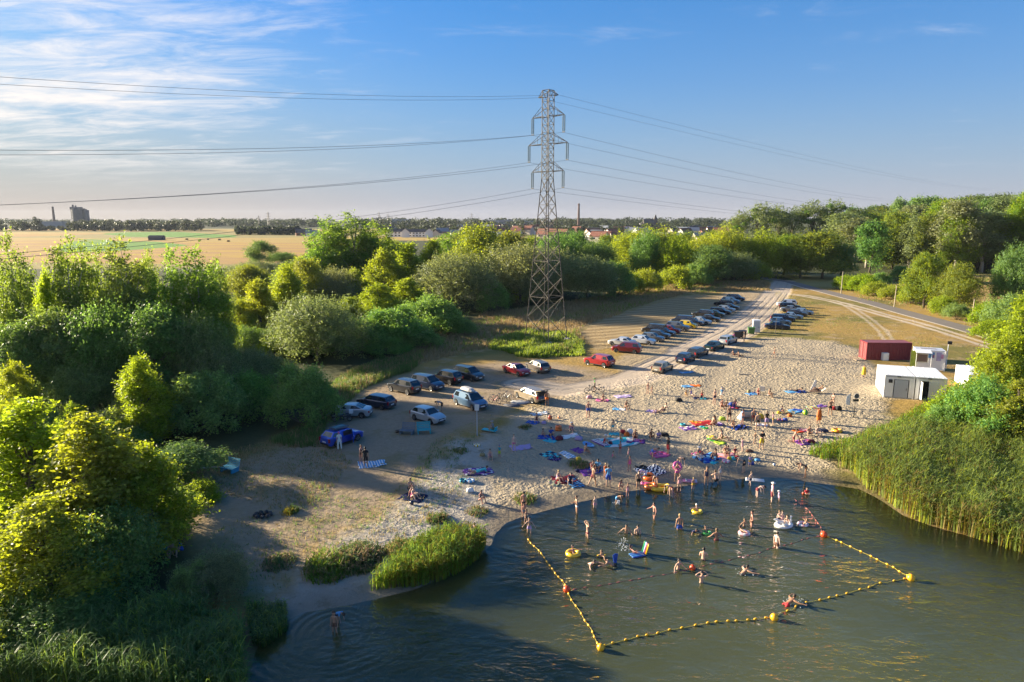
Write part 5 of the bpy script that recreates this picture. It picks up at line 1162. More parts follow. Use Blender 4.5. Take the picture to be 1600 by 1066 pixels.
def car_parts(style):
    if style in _car: return _car[style]
    S = STY[style]; L, Wd, Hh, sh, lift = S['L'], S['W'], S['H'], S['sh'], S['lift']; x1, x0 = L/2, -L/2; w = Wd/2
    wr = .31 + lift*.5; fx, rx = x1 - .82, x0 + .80; ra = wr + .07
    xs = [x1, x1-.10, x1-.30, fx+ra, fx+ra*.7, fx+ra*.25, fx-ra*.25, fx-ra*.7, fx-ra, S['cowl']-.35, 0, rx+ra, rx+ra*.7, rx+ra*.25, rx-ra*.25, rx-ra*.7, rx-ra, x0+.22, x0+.06, x0]
    xs = sorted(set(round(x, 3) for x in xs), reverse=True)
    nose = .60 + lift + (.06 if style in ('mpv', 'van', 'suv') else 0)
    def zsh(x):
        if x > S['cowl']: t = (x - S['cowl'])/(x1 - S['cowl']); return sh + (nose - sh + .12)*t**1.6 - (.12*max(0, (t-.85)/.15)**2)
        if x > S['rb'] : return sh + .04*(S['cowl'] - x)/(S['cowl'] - S['rb'])
        t = (S['rb'] - x)/(S['rb'] - x0 + 1e-6); return sh + .04 - .05*t - .12*max(0, (t-.6)/.4)**2
    def hwid(x):
        e = min(x1 - x, x - x0); return w*(1 - .24*math.exp(-e/.16) - .03*math.exp(-e/.9))
    def zbot(x):
        z = .20 + lift + .10*math.exp(-min(x1-x, x-x0)/.12)
        for c in (fx, rx):
            if abs(x - c) <= ra + 1e-3: z = max(z, wr + math.sqrt(max(0, ra*ra - (x-c)**2)) - .0)
        return z
    V = []; F = []
    for x in xs:
        h_, zs_, zb = hwid(x), zsh(x), zbot(x); zm = max(zb + .05, .52 + lift)
        zm = min(zm, zs_ - .10)
        for sx, zz in ((.97, zb), (1.0, zm), (.985, zs_ - .07), (.90, zs_), (.45, zs_ + .025)): V.append((x, -h_*sx, zz))
        for sx, zz in reversed(((.97, zb), (1.0, zm), (.985, zs_ - .07), (.90, zs_), (.45, zs_ + .025))): V.append((x, h_*sx, zz))
    n = 10
    for i in range(len(xs)-1):
        for k in range(n-1): F.append((i*n+k, i*n+k+1, (i+1)*n+k+1, (i+1)*n+k))
    F.append(tuple(range(n-1, -1, -1))); b = (len(xs)-1)*n; F.append(tuple(b+k for k in range(n)))
    # cabin
    wb, wt = w*.90, w*.70; zc, zb_ = zsh(S['cowl']) , zsh(S['rb'] + .001); zr = Hh - .04
    cab = dict(c=(S['cowl'], wb, zc - .01), f=(S['rf'], wt, zr - .01), m=((S['rf']+S['rr'])/2, wt*1.02, Hh - .035), r=(S['rr'], wt, zr - .03), b=(S['rb'], wb*.96, zb_ - .01))
    def pt(k, s): x, y, z = cab[k]; return (x, s*y, z)
    b = len(V); order = 'cfmrb'
    for k in order: V.append(pt(k, -1)); V.append(pt(k, 1))
    V.append((cab['f'][0]+.03, 0, zr + .03)); V.append((cab['m'][0], 0, Hh)); V.append((cab['r'][0]-.03, 0, zr + .01))   # roof crown
    V.append((cab['m'][0], -wb, sh + .01)); V.append((cab['m'][0], wb, sh + .01))
    cL, cR, fL, fR, mL, mR, rL, rR, bL, bR = range(b, b+10); k0, k1, k2, qL, qR = range(b+10, b+15)
    F += [(cL, fL, fR, cR), (fL, mL, k1, k0), (k0, k1, mR, fR), (mL, rL, k2, k1), (k1, k2, rR, mR), (fL, k0, fR), (rL, bL, bR, rR), (rL, rR, k2),
          (cL, qL, mL, fL), (qL, bL, rL, mL), (cR, fR, mR, qR), (qR, mR, rR, bR)]
    P = {}
    me = bpy.data.meshes.new(style + '_body'); me.from_pydata(V, [], F); me.materials.append(body_dummy)
    bm = bmesh.new(); bm.from_mesh(me); bmesh.ops.recalc_face_normals(bm, faces=bm.faces); bm.to_mesh(me); bm.free()
    me.polygons.foreach_set('use_smooth', np.ones(len(me.polygons), bool)); me.set_sharp_from_angle(angle=R(32)); P['body'] = me
    def panes(qs, flip=False):
        m = MB()
        for q in qs: m.add(q, [(0, 1, 2, 3) if not flip else (3, 2, 1, 0), (0, 4, 5, 1), (1, 5, 6, 2), (2, 6, 7, 3), (3, 7, 4, 0)])
        return m
    P['windscreen'] = panes([quad_pane((pt('c', -1), pt('c', 1), pt('f', 1), pt('f', -1)), .05, .95, .04, .94)]).mesh('windscreen', glass)
    P['rear_window'] = panes([quad_pane((pt('b', 1), pt('b', -1), pt('r', -1), pt('r', 1)), .08, .92, .12, .90)]).mesh('rear_window', glass)
    for s in (-1, 1):
        q = (pt('b', s), pt('c', s), pt('f', s), pt('r', s)) if s < 0 else (pt('c', s), pt('b', s), pt('r', s), pt('f', s))
        cuts = [(.06, .50), (.53, .90)] if style in ('hatch', 'mini', 'coupe', 'sedan') else [(.05, .30), (.33, .62), (.65, .92)]
        for k, (a, c) in enumerate(cuts):
            if s > 0: a, c = 1 - c, 1 - a
            P[f'side_window/{s}{k}'] = panes([quad_pane(q, a, c, .08, .86)]).mesh('side_window', glass)
    wh = MB().lathe([(wr*.62, -.10), (wr*.94, -.10), (wr, -.06), (wr, .06), (wr*.94, .10), (wr*.62, .10)], 20, Matrix.Rotation(R(90), 4, 'X')).mesh('wheel', tyre, True)
    rm = MB(); rm.lathe([(wr*.60, .075), (wr*.66, .105), (wr*.60, .095)], 16, Matrix.Rotation(R(90), 4, 'X'), caps=False)
    rm.lathe([(wr*.62, .05), (wr*.2, .085), (.03, .095)], 16, Matrix.Rotation(R(90), 4, 'X'))
    for k in range(5): rm.box((math.cos(k*1.2566)*wr*.36, -.085, math.sin(k*1.2566)*wr*.36), (wr*.5, .03, wr*.16), ry=-k*1.2566)
    P['wheel'] = wh; P['rim'] = rm.mesh('rim', alloy); P['wheels'] = [(fx, -w+.10, wr, 0), (fx, w-.10, wr, math.pi), (rx, -w+.10, wr, 0), (rx, w-.10, wr, math.pi)]
    P['underbody'] = MB().box((0, 0, .42+lift), (L-.5, Wd-.50, .38)).mesh('underbody', trim)
    zl = zsh(x1-.12) - .14; zt = zsh(x0+.05) - .20
    for s in (-1, 1):
        P[f'headlight/{s}'] = MB().box((x1-.13, s*w*.60, zl+.02), (.20, .36, .13), rz=-s*.38).mesh('headlight', lampw)
        P[f'tail_light/{s}'] = MB().box((x0+.06, s*w*.72, zt+.04), (.14, .24, .20 if S['deck'] else .34), rz=s*.25).mesh('tail_light', lampr)
        P[f'mirror/{s}'] = MB().box((S['cowl']-.38, s*(w+.05), sh+.07), (.14, .20, .13)).mesh('mirror', body_dummy)
    P['grille'] = MB().box((x1-.02, 0, zl-.06), (.07, w*.9, .12)).box((x1-.01, 0, .34+lift), (.08, w*1.2, .12)).mesh('grille', trim)
    P['rear_trim'] = MB().box((x0+.02, 0, .36+lift), (.08, w*1.35, .14)).mesh('bumper', trim)
    P['plate_f'] = MB().box((x1+.025, 0, .47+lift), (.03, .46, .11)).mesh('number_plate', plate); P['plate_r'] = MB().box((x0-.02, 0, zt-.16), (.03, .46, .11)).mesh('number_plate', plate)
    P['sill'] = MB().box((0, -w*.975, .24+lift), (fx-rx-2*ra, .05, .10)).box((0, w*.975, .24+lift), (fx-rx-2*ra, .05, .10)).mesh('sill', trim)
    for k, m in P.items():
        pass
    _car[style] = P; return P
PAINTS = {}
def car(style, col, px, py, heading, label, group=None, off=.75, name='parked_car', cat='car', metal=.35, extra=None, skip=(), sc_=1.0):
    P = car_parts(style); S = STY[style]
    g = G(px, py); d = Vector((g.x, g.y, 0)).normalized() * off; c = g + d
    t = thing(name, label, cat, (c.x, c.y, H(c.x, c.y) - .01), R(heading), group); t.scale = (sc_,)*3
    key = tuple(round(v, 3) for v in col); m = PAINTS.get(key) or PAINTS.setdefault(key, paint(f'car paint {len(PAINTS)}', col, metal))
    for k, me in P.items():
        if k in ('wheel', 'rim', 'wheels') or k in skip: continue
        nm = {'plate_f': 'number_plate', 'plate_r': 'number_plate', 'rear_trim': 'bumper'}.get(k, k.split('/')[0])
        inst(nm, me, t, mat=m if k == 'body' or k.startswith('mirror') else None)
    for x, y, z, rz in P['wheels']:
        o = inst('wheel', P['wheel'], t, (x, y, z), (0, 0, rz)); inst('rim', P['rim'], o)
    if extra: extra(t, S, m)
    return t
BLK, DGREY, GREY, SILV, WHT, RED, DRED, NAVY, BLUE, GOLD, BEIGE, YEL, GRN = (.014,.014,.017), (.045,.047,.052), (.13,.135,.14), (.40,.42,.44), (.72,.72,.71), (.30,.016,.020), (.20,.012,.022), (.018,.030,.065), (.012,.065,.48), (.33,.27,.19), (.13,.11,.095), (.62,.42,.01), (.02,.045,.035)
SBLUE, LBLUE, STEEL = (.085,.16,.26), (.25,.35,.45), (.20,.22,.24)
def roof_rails(t, S, m):
    for s in (-1, 1):
        mb = MB().tube([(S['rf']-.1, s*S['W']*.32, S['H']-.02), (S['rf']-.15, s*S['W']*.32, S['H']+.05), (S['rr']+.2, s*S['W']*.32, S['H']+.05), (S['rr']+.1, s*S['W']*.32, S['H']-.03)], .02, 6); mb.build('roof_rail', trim, t)
def roof_box(t, S, m):
    mb = MB()
    prof = [(-1.0, .20, .12), (-.9, .36, .26), (-.2, .42, .34), (.6, .40, .30), (1.0, .26, .16), (1.1, .15, .08)]
    V = []; F = []
    for x, wd, h in prof: V += [(x, -wd, 0), (x, -wd*.96, h*.6), (x, -wd*.6, h), (x, wd*.6, h), (x, wd*.96, h*.6), (x, wd, 0)]
    for i in range(len(prof)-1):
        for k in range(6): F.append((i*6+k, i*6+(k+1)%6, (i+1)*6+(k+1)%6, (i+1)*6+k))
    F += [(5,4,3,2,1,0), tuple(30+k for k in range(6))]
    mb.add(V, F, Matrix.Translation((-.45, 0, S['H']+.08))); mb.build('roof_box', pmat('roof box grey', (.46,.44,.42), .5), t)
    for x in (-1.0, .15): MB().box((x, 0, S['H']+.05), (.05, 1.3, .05)).build('roof_bar', trim, t)
def open_door_blue(t, S, m):
    a = R(-62); d = MB().box((-.5, 0, .62), (1.0, .06, .62)); d.add([(-1.0, -.03, .93), (0, -.03, .93), (-.18, -.03, 1.36), (-.85, -.03, 1.36), (-1.0, .03, .93), (0, .03, .93), (-.18, .03, 1.36), (-.85, .03, 1.36)], [(0,1,2,3),(7,6,5,4),(0,4,5,1),(1,5,6,2),(2,6,7,3),(3,7,4,0)])
    o = d.build('open_door', m, t); o.location = (.55, -.86, 0); o.rotation_euler = (0, 0, R(55))
    MB().box((.05, -.80, .85), (.95, .06, .95)).build('cabin_opening', trim, t)
    MB().box((-.3, 0, S['H']+.10), (1.5, 1.0, .10)).build('roof_load', pmat('dark roof load', (.05,.07,.10), .7), t); MB().box((-.3, 0, S['H']+.17), (1.1, .5, .05)).build('roof_load', pmat('teal load', (.05,.18,.22), .7), t)
def tailgate(t, S, m):
    x = S['rr']; o = MB().box((-.55, 0, .0), (1.1, 1.36, .07)).build('tailgate', m, t); o.location = (x-.05, 0, S['H']-.02); o.rotation_euler = (0, R(14), 0)
    MB().box((-.5, 0, .045), (.7, 1.15, .02)).build('tailgate_window', glass, o)
    MB().box((S['rb']-.06, 0, .98), (.10, 1.30, .78)).build('boot_opening', trim, t); MB().box((S['rb']-.10, .1, .78), (.3, .8, .3)).build('luggage', pmat('blue luggage', (.04,.10,.20), .8, var=.3), t)
LC = 'cars parked on the bare ground at the bank'; RL = 'cars in the long row along the track'; RR = 'cars in the short row across the track'; TK = 'cars along the edge of the sand'
CARS = [
 ('hatch', BLUE, 535, 695, 52, 'bright blue hatchback with its door open and a dark load on its roof', LC, dict(extra=open_door_blue)),
 ('coupe', SILV, 547, 653, 176, 'silver coupe parked right behind the motorcycle', LC, {}),
 ('wagon', NAVY, 588, 638, 150, 'dark blue estate car touching noses with the silver coupe', LC, {}),
 ('suv', DGREY, 632, 615, 142, 'dark grey off-roader seen from its tail, first in the dark line by the meadow', LC, {}),
 ('mpv', NAVY, 668, 609, -38, 'black people carrier with its nose to the lake, second in the dark line', LC, {}),
 ('suv', BLK, 698, 600, 140, 'black off-roader seen from its tail, third in the dark line by the meadow', LC, {}),
 ('mpv', DGREY, 732, 594, -43, 'charcoal people carrier, last in the dark line by the meadow', LC, {}),
 ('hatch', SILV, 669, 661, -40, 'silver hatchback parked alone behind the two pallet benches', LC, {}),
 ('mpv', SBLUE, 735, 638, -50, 'blue grey people carrier carrying a roof box', LC, dict(extra=roof_box)),
 ('sedan', RED, 807, 586, -54, 'old red saloon beside the brown estate at the meadow edge', LC, dict(metal=.05)),
 ('wagon', BEIGE, 840, 581, 117, 'brown grey estate car right next to the old red saloon', LC, dict(extra=roof_rails)),
 ('wagon', GOLD, 829, 627, 124, 'beige estate car with its tailgate lifted open', LC, dict(extra=tailgate, skip=('rear_window',))),
 ('suv', RED, 936, 573, 137, 'red off-roader standing by itself beside the dirt track', LC, {}),
 ('hatch', GOLD, 1035, 582, 52, 'gold hatchback standing alone between track and sand', TK, {}),
 ('hatch', NAVY, 1071, 567, 53, 'dark hatchback with red lamps next up the track from the gold hatchback', TK, {}),
 ('wagon', DGREY, 1090, 558, 50, 'dark estate car third along the edge of the sand', TK, {}),
 ('sedan', GRN, 1116, 547.5, 48, 'dark green saloon fourth along the edge of the sand', TK, {}),
 ('wagon', SILV, 1137, 538, 50, 'silver white estate car fifth along the edge of the sand, beside the bins', TK, {}),
 ('mpv', DRED, 979, 552, 155, 'dark red people carrier heading the long row along the track', RL, dict(extra=roof_rails)),
 ('sedan', WHT, 972, 541, 152, 'white saloon hidden halfway behind the dark red people carrier', RL, {}),
 ('hatch', WHT, 1005, 538.5, -30, 'white hatchback second in front of the long row', RL, {}),
 ('hatch', GREY, 1019, 534, -30, 'grey hatchback with its nose to the track after the white hatchback', RL, {}),
 ('hatch', DGREY, 1029, 529.5, -28, 'dark grey hatchback between grey hatchback and black van', RL, {}),
 ('van', BLK, 1022, 522.5, 150, 'boxy black van in the near half of the long row', RL, {}),
 ('hatch', BLK, 1037, 525.5, -30, 'black hatchback in front of the boxy black van', RL, {}),
 ('hatch', DRED, 1046, 521, -30, 'crimson hatchback between black van and grey off-roader', RL, {}),
 ('suv', GREY, 1058, 517.5, -28, 'grey off-roader between crimson hatchback and yellow car', RL, dict(extra=roof_rails)),
 ('mini', YEL, 1074, 513.5, -30, 'small yellow car in the long row', RL, dict(metal=.05)),
 ('van', NAVY, 1066, 507.5, 150, 'dark blue van right behind the small yellow car', RL, {}),
 ('hatch', NAVY, 1083, 509, -28, 'dark blue hatchback just up from the small yellow car', RL, {}),
 ('sedan', SILV, 1093, 507, -30, 'silver saloon in the middle of the long row', RL, {}),
 ('sedan', BLK, 1107, 503, -30, 'long black saloon in the middle of the long row', RL, {}),
 ('suv', DGREY, 1098, 496.5, 150, 'dark off-roader behind the long black saloon', RL, {}),
 ('hatch', GRN, 1117, 495.5, -30, 'dark green hatchback up from the long black saloon', RL, {}),
 ('wagon', BLK, 1125, 491.5, -30, 'black estate car in the far half of the long row', RL, {}),
 ('hatch', SILV, 1134, 488, -30, 'silver hatchback in the far half of the long row', RL, {}),
 ('sedan', DGREY, 1139, 484, -30, 'dark grey saloon behind the far silver hatchback', RL, {}),
 ('wagon', BLK, 1131, 478.5, 150, 'black car third from the far end of the long row', RL, {}),
 ('suv', SBLUE, 1141, 475, -30, 'blue car second from the far end of the long row', RL, {}),
 ('mpv', NAVY, 1149, 470.5, -30, 'dark blue car at the far end of the long row', RL, {}),
 ('sedan', NAVY, 1214, 515, -18, 'dark blue saloon nearest in the short row across the track', RR, {}),
 ('hatch', SBLUE, 1219, 508, -20, 'blue hatchback second in the short row across the track', RR, {}),
 ('wagon', NAVY, 1223, 502.5, -20, 'dark blue estate third in the short row across the track', RR, {}),
 ('sedan', LBLUE, 1236, 499, -22, 'pale blue saloon in the middle of the short row across the track', RR, {}),
 ('hatch', DGREY, 1245, 495, -22, 'dark car behind the pale blue saloon in the short row', RR, {}),
 ('hatch', LBLUE, 1255, 492.5, -22, 'light silvery hatchback at the grass end of the short row', RR, {}),
 ('sedan', STEEL, 1236, 488, -20, 'grey saloon in the far half of the short row', RR, {}),
 ('wagon', BLK, 1234, 483.5, -20, 'black car second from the far end of the short row', RR, {}),
 ('mpv', WHT, 1229, 479.5, 160, 'white car at the far end of the short row', RR, {}),
]
for st, col, px, py, hd, lb, gr, kw in CARS: car(st, col, px, py, hd, lb, gr, **kw)
# ------------------------------------------------------------------ motorcycle and bicycles
def wheel_mb(r_, t, n=20): return MB().torus(r_, t, n, 8, Matrix.Rotation(R(90), 4, 'X'))
def motorcycle():
    a, b = G(523, 660), G(546.5, 658.5); d = a - b; t = thing('motorcycle', 'touring motorcycle with pale top case parked beside the silver coupe', 'motorcycle', (a+b)/2, math.atan2(d.y, d.x))
    paintm = pmat('motorcycle paint', (.20, .25, .31), .35, .2); silver = pmat('motorcycle alloy', (.35, .35, .36), .35, .8)
    for x, rr in ((.76, .31), (-.74, .30)):
        o = wheel_mb(rr-.055, .06).build('wheel', tyre, t, True); o.location = (x, 0, rr)
        m = MB()
        for k in range(6): m.tube([(0, 0, 0), ((rr-.09)*math.cos(k*1.047), 0, (rr-.09)*math.sin(k*1.047))], .012, 5)
        m.lathe([(.07, -.05), (.07, .05)], 10, Matrix.Rotation(R(90), 4, 'X')); m.build('rim', silver, o)
    m = MB()
    for s in (-.09, .09): m.tube([(.76, s, .31), (.46, s, .98)], .028, 7)
    m.build('fork', silver, t)
    MB().box((.02, 0, .42), (.50, .34, .38)).box((.05, 0, .62), (.36, .42, .14)).build('engine', pmat('engine grey', (.06,.06,.065), .5, .5), t)
    V = [(.42, 0, .98), (.15, .17, .92), (-.15, .15, .82), (-.15, -.15, .82), (.15, -.17, .92), (.15, 0, 1.04), (-.15, 0, .90), (.35, .14, .72), (.35, -.14, .72)]
    MB().add(V, [(0,5,1),(0,4,5),(1,5,6,2),(5,4,3,6),(0,1,7),(0,8,4),(1,2,7),(4,8,3)]).build('tank', paintm, t)
    MB().box((-.42, 0, .85), (.72, .28, .10), ry=.06).build('seat', trim, t)
    MB().add([(.55,.16,.85),(.55,-.16,.85),(.42,-.20,1.28),(.42,.20,1.28),(.52,.16,.85),(.52,-.16,.85),(.39,-.20,1.28),(.39,.20,1.28)], [(0,1,2,3),(7,6,5,4),(0,4,5,1),(1,5,6,2),(2,6,7,3),(3,7,4,0)]).build('windshield', pmat('smoked screen', (.08,.09,.10), .1), t)
    MB().box((.58, 0, .86), (.16, .22, .18)).build('headlight', lampw, t)
    MB().tube([(.30, -.42, 1.08), (.42, -.2, 1.04), (.42, .2, 1.04), (.30, .42, 1.08)], .018, 6).build('handlebar', trim, t)
    MB().box((-.92, 0, 1.06), (.42, .46, .34), taper=.86).build('top_case', pmat('pale top case', (.55,.56,.57), .4), t)
    for s in (-1, 1): MB().box((-.66, s*.30, .68), (.42, .18, .34)).build('side_case', pmat('dark case', (.05,.05,.055), .5), t)
    MB().tube([(-.1, -.2, .30), (-.8, -.24, .42)], [.04, .06], 8).build('exhaust', silver, t); MB().box((-.62, 0, .55), (.60, .10, .08), ry=-.5).build('swing_arm', silver, t); MB().box((.76, 0, .66), (.44, .14, .03)).build('mudguard', paintm, t)
motorcycle()
def bicycle(px, py, hd, col, label, group, lean=0.0):
    t = thing('bicycle', label, 'bicycle', G(px, py), R(hd), group); t.rotation_euler = (lean, 0, R(hd))
    fm = pmat('bike frame ' + label[:10], col, .4, .2)
    for x in (.52, -.52):
        o = wheel_mb(.32, .032, 22).build('wheel', tyre, t, True); o.location = (x, 0, .345); m = MB()
        for k in range(8): m.tube([(0, 0, 0), (.31*math.cos(k*.785), 0, .31*math.sin(k*.785))], .006, 4)
        m.build('spokes', chrome, o)
    m = MB(); m.tube([(-.52, 0, .345), (-.08, 0, .30), (.40, 0, .78), (-.16, 0, .82), (-.08, 0, .30)], .030, 6); m.tube([(-.52, 0, .345), (-.16, 0, .80)], .014, 6); m.tube([(.52, 0, .345), (.38, 0, .92)], .020, 6); m.tube([(-.16, 0, .8), (-.18, 0, .92)], .015, 6)
    m.build('frame', fm, t); MB().tube([(.28, -.28, .98), (.40, -.12, .96), (.40, .12, .96), (.28, .28, .98)], .014, 6).build('handlebar', trim, t)
    MB().box((-.2, 0, .95), (.27, .15, .06), taper=.7).build('saddle', trim, t); MB().lathe([(.10, -.02), (.10, .02)], 14, Matrix.Translation((-.08, 0, .30)) @ Matrix.Rotation(R(90), 4, 'X')).tube([(-.08, -.06, .30), (.06, -.06, .20)], .01, 5).tube([(-.08, .06, .30), (-.22, .06, .40)], .01, 5).build('crank', chrome, t)
bicycle(773, 630, -30, (.22,.03,.03), 'red framed bicycle next to the blue grey people carrier', 'bicycles by the people carrier')
bicycle(783, 627.5, -35, (.04,.04,.045), 'dark bicycle in the middle of three by the people carrier', 'bicycles by the people carrier', .1)
bicycle(793, 625, -28, (.24,.25,.27), 'grey bicycle last of three by the people carrier', 'bicycles by the people carrier', -.1)
bicycle(922, 613.5, 25, (.03,.03,.035), 'black bicycle leaning behind the child in green', 'bicycles at the head of the beach', .12)
bicycle(934, 612.5, 160, (.10,.10,.11), 'dark bicycle in front, next to the child in green', 'bicycles at the head of the beach', -.1)
# ------------------------------------------------------------------ people
def skin_mat(name, col):
    return pmat(name, col, .55, 0, var=.06, scale=8)
SKIN = dict(a=skin_mat('light skin', (.50, .315, .225)), b=skin_mat('tanned skin', (.40, .225, .14)), c=skin_mat('brown skin', (.30, .155, .09)), d=skin_mat('pale skin', (.60, .42, .33)), e=skin_mat('medium skin', (.45, .28, .195)), f=skin_mat('sunburnt skin', (.43, .21, .15)), g=skin_mat('olive skin', (.34, .20, .125)))
HAIRC = dict(k=(.018,.014,.012), n=(.06,.035,.02), l=(.14,.085,.04), y=(.34,.24,.10), g=(.30,.29,.28), w=(.70,.69,.66), p=(.55,.10,.22), r=(.42,.03,.03), u=(.03,.10,.32), e=(.04,.26,.08))
CLOTH = dict(black=(.016,.016,.018), navy=(.018,.026,.075), blue=(.025,.075,.36), sky=(.10,.32,.58), teal=(.03,.30,.36), red=(.42,.025,.03), orange=(.62,.15,.02), yellow=(.66,.44,.03), pink=(.62,.12,.30), rose=(.62,.32,.38), white=(.74,.73,.70), grey=(.25,.25,.26), green=(.06,.32,.06), lime=(.38,.56,.05), purple=(.17,.06,.28), lilac=(.40,.30,.52), brown=(.14,.07,.045), maroon=(.16,.025,.035), khaki=(.30,.25,.12), turq=(.05,.46,.52), cream=(.62,.55,.42))
def cmat(c, rough=.85): return pmat('cloth ' + c, CLOTH[c], rough, 0, var=.12, scale=5)
def hmat(h): return pmat('hair ' + h, HAIRC[h], .7, 0, var=.2, scale=20)
def v3(*a): return Vector(a)
D_ = v3(0, 0, -1); U_ = v3(0, 0, 1)
def P_(lean=0, arms=None, legs=None, side=0, nod=0, flat=False): return dict(lean=lean, arms=arms, legs=legs, side=side, nod=nod, flat=flat)
# limb directions per side as (out, forward, up): out is away from the body
POSES = {
 'stand': P_(2, [((.14, .02, -1), (.10, .22, -1)), ((.14, .0, -1), (.10, .18, -1))], [((.05, .06, -1), (.03, -.04, -1)), ((.10, -.02, -1), (.06, -.08, -1))]),
 'hips':  P_(0, [((.55, -.10, -.8), (-.65, .35, -.45)), ((.18, .05, -1), (.10, .25, -1))], [((.10, .05, -1), (.05, -.03, -1)), ((.14, 0, -1), (.08, -.06, -1))]),
 'walk':  P_(5, [((.12, .45, -1), (.05, .75, -.9)), ((.12, -.42, -1), (.08, -.05, -1))], [((.04, -.42, -1), (.03, -.55, -.9)), ((.05, .45, -1), (.03, .05, -1))]),
 'hold':  P_(3, [((.22, .25, -1), (-.35, .85, .25)), ((.20, .3, -1), (-.40, .85, .15))], [((.07, .03, -1), (.04, -.05, -1)), ((.10, 0, -1), (.06, -.06, -1))]),
 'head':  P_(0, [((.6, .25, .55), (-.75, .0, .65)), ((.6, .25, .5), (-.8, .0, .6))], [((.06, .03, -1), (.04, -.03, -1)), ((.08, 0, -1), (.05, -.05, -1))]),
 'wade':  P_(4, [((.55, .15, -.7), (.45, .55, -.5)), ((.6, .1, -.65), (.5, .5, -.35))], [((.08, .2, -1), (.03, -.1, -1)), ((.10, -.12, -1), (.05, -.2, -1))]),
 'bend':  P_(72, [((.12, .25, -1), (.02, .20, -1)), ((.12, .40, -1), (.0, .25, -1))], [((.10, .12, -1), (.05, -.05, -1)), ((.12, .0, -1), (.06, -.12, -1))], nod=25),
 'squat': P_(28, [((.25, .75, -.5), (-.25, .6, -.6)), ((.25, .75, -.45), (-.2, .65, -.5))], [((.35, .95, .28), (-.05, -.45, -1)), ((.38, .92, .22), (-.05, -.42, -1))]),
 'sit':   P_(14, [((.20, .62, -.75), (-.22, .85, .10)), ((.22, .6, -.78), (-.25, .85, .05))], [((.18, .82, .62), (.02, .42, -1)), ((.20, .80, .66), (.04, .46, -1))]),
 'sitleg':P_(-22, [((.25, -.55, -.85), (.10, -.15, -1)), ((.28, -.5, -.85), (.10, -.12, -1))], [((.12, 1, .05), (.05, 1, -.10)), ((.18, .85, .45), (.02, .55, -.85))]),
 'sitx':  P_(8, [((.25, .45, -.9), (-.30, .8, -.1)), ((.25, .45, -.9), (-.35, .8, -.1))], [((.62, .75, .10), (-.78, .28, -.12)), ((.66, .72, .08), (-.80, .20, -.08))]),
 'recline':P_(-58, [((.35, -.55, -.5), (.15, .75, .05)), ((.35, -.5, -.55), (.1, .8, .1))], [((.14, 1, .25), (.03, 1, -.22)), ((.16, .8, .60), (.03, .62, -.8))]),
 'lie':   P_(-88, [((.30, .9, .02), (.15, 1, .02)), ((.95, -.25, .05), (.3, -1, .08))], [((.14, 1, .03), (.08, 1, -.02)), ((.16, .95, .25), (.04, .95, -.22))]),
 'prone': P_(78, [((.30, .45, -.85), (-.12, 1, -.05)), ((.32, .4, -.88), (-.12, 1, -.05))], [((.14, -1, -.06), (.05, -1, -.02)), ((.16, -1, -.06), (.04, -.85, .5))], nod=-55),
 'kneel': P_(20, [((.18, .4, -1), (.02, .75, -.7)), ((.2, .45, -1), (.0, .8, -.6))], [((.14, .25, -1), (.02, -1, -.05)), ((.16, .2, -1), (.04, -1, -.05))]),
 'swim':  P_(62, [((.75, .55, -.15), (.25, 1, .0)), ((.8, .35, -.1), (.7, .6, .05))], [((.12, -1, -.35), (.06, -1, -.2)), ((.16, -.9, -.5), (.05, -1, -.25))], nod=-50),
 'float': P_(-40, [((.9, .15, -.05), (.75, .55, .1)), ((.9, .1, -.05), (.8, .5, .1))], [((.2, 1, .1), (.05, .75, -.5)), ((.24, 1, .05), (.05, .8, -.45))]),
}
KIND = dict(m=dict(sh=.190, hp=.095, r=1.0, hd=1.0, s=1.0), f=dict(sh=.165, hp=.105, r=.92, hd=.96, s=.94), k=dict(sh=.170, hp=.090, r=.92, hd=1.30, s=.70))
_body = {}
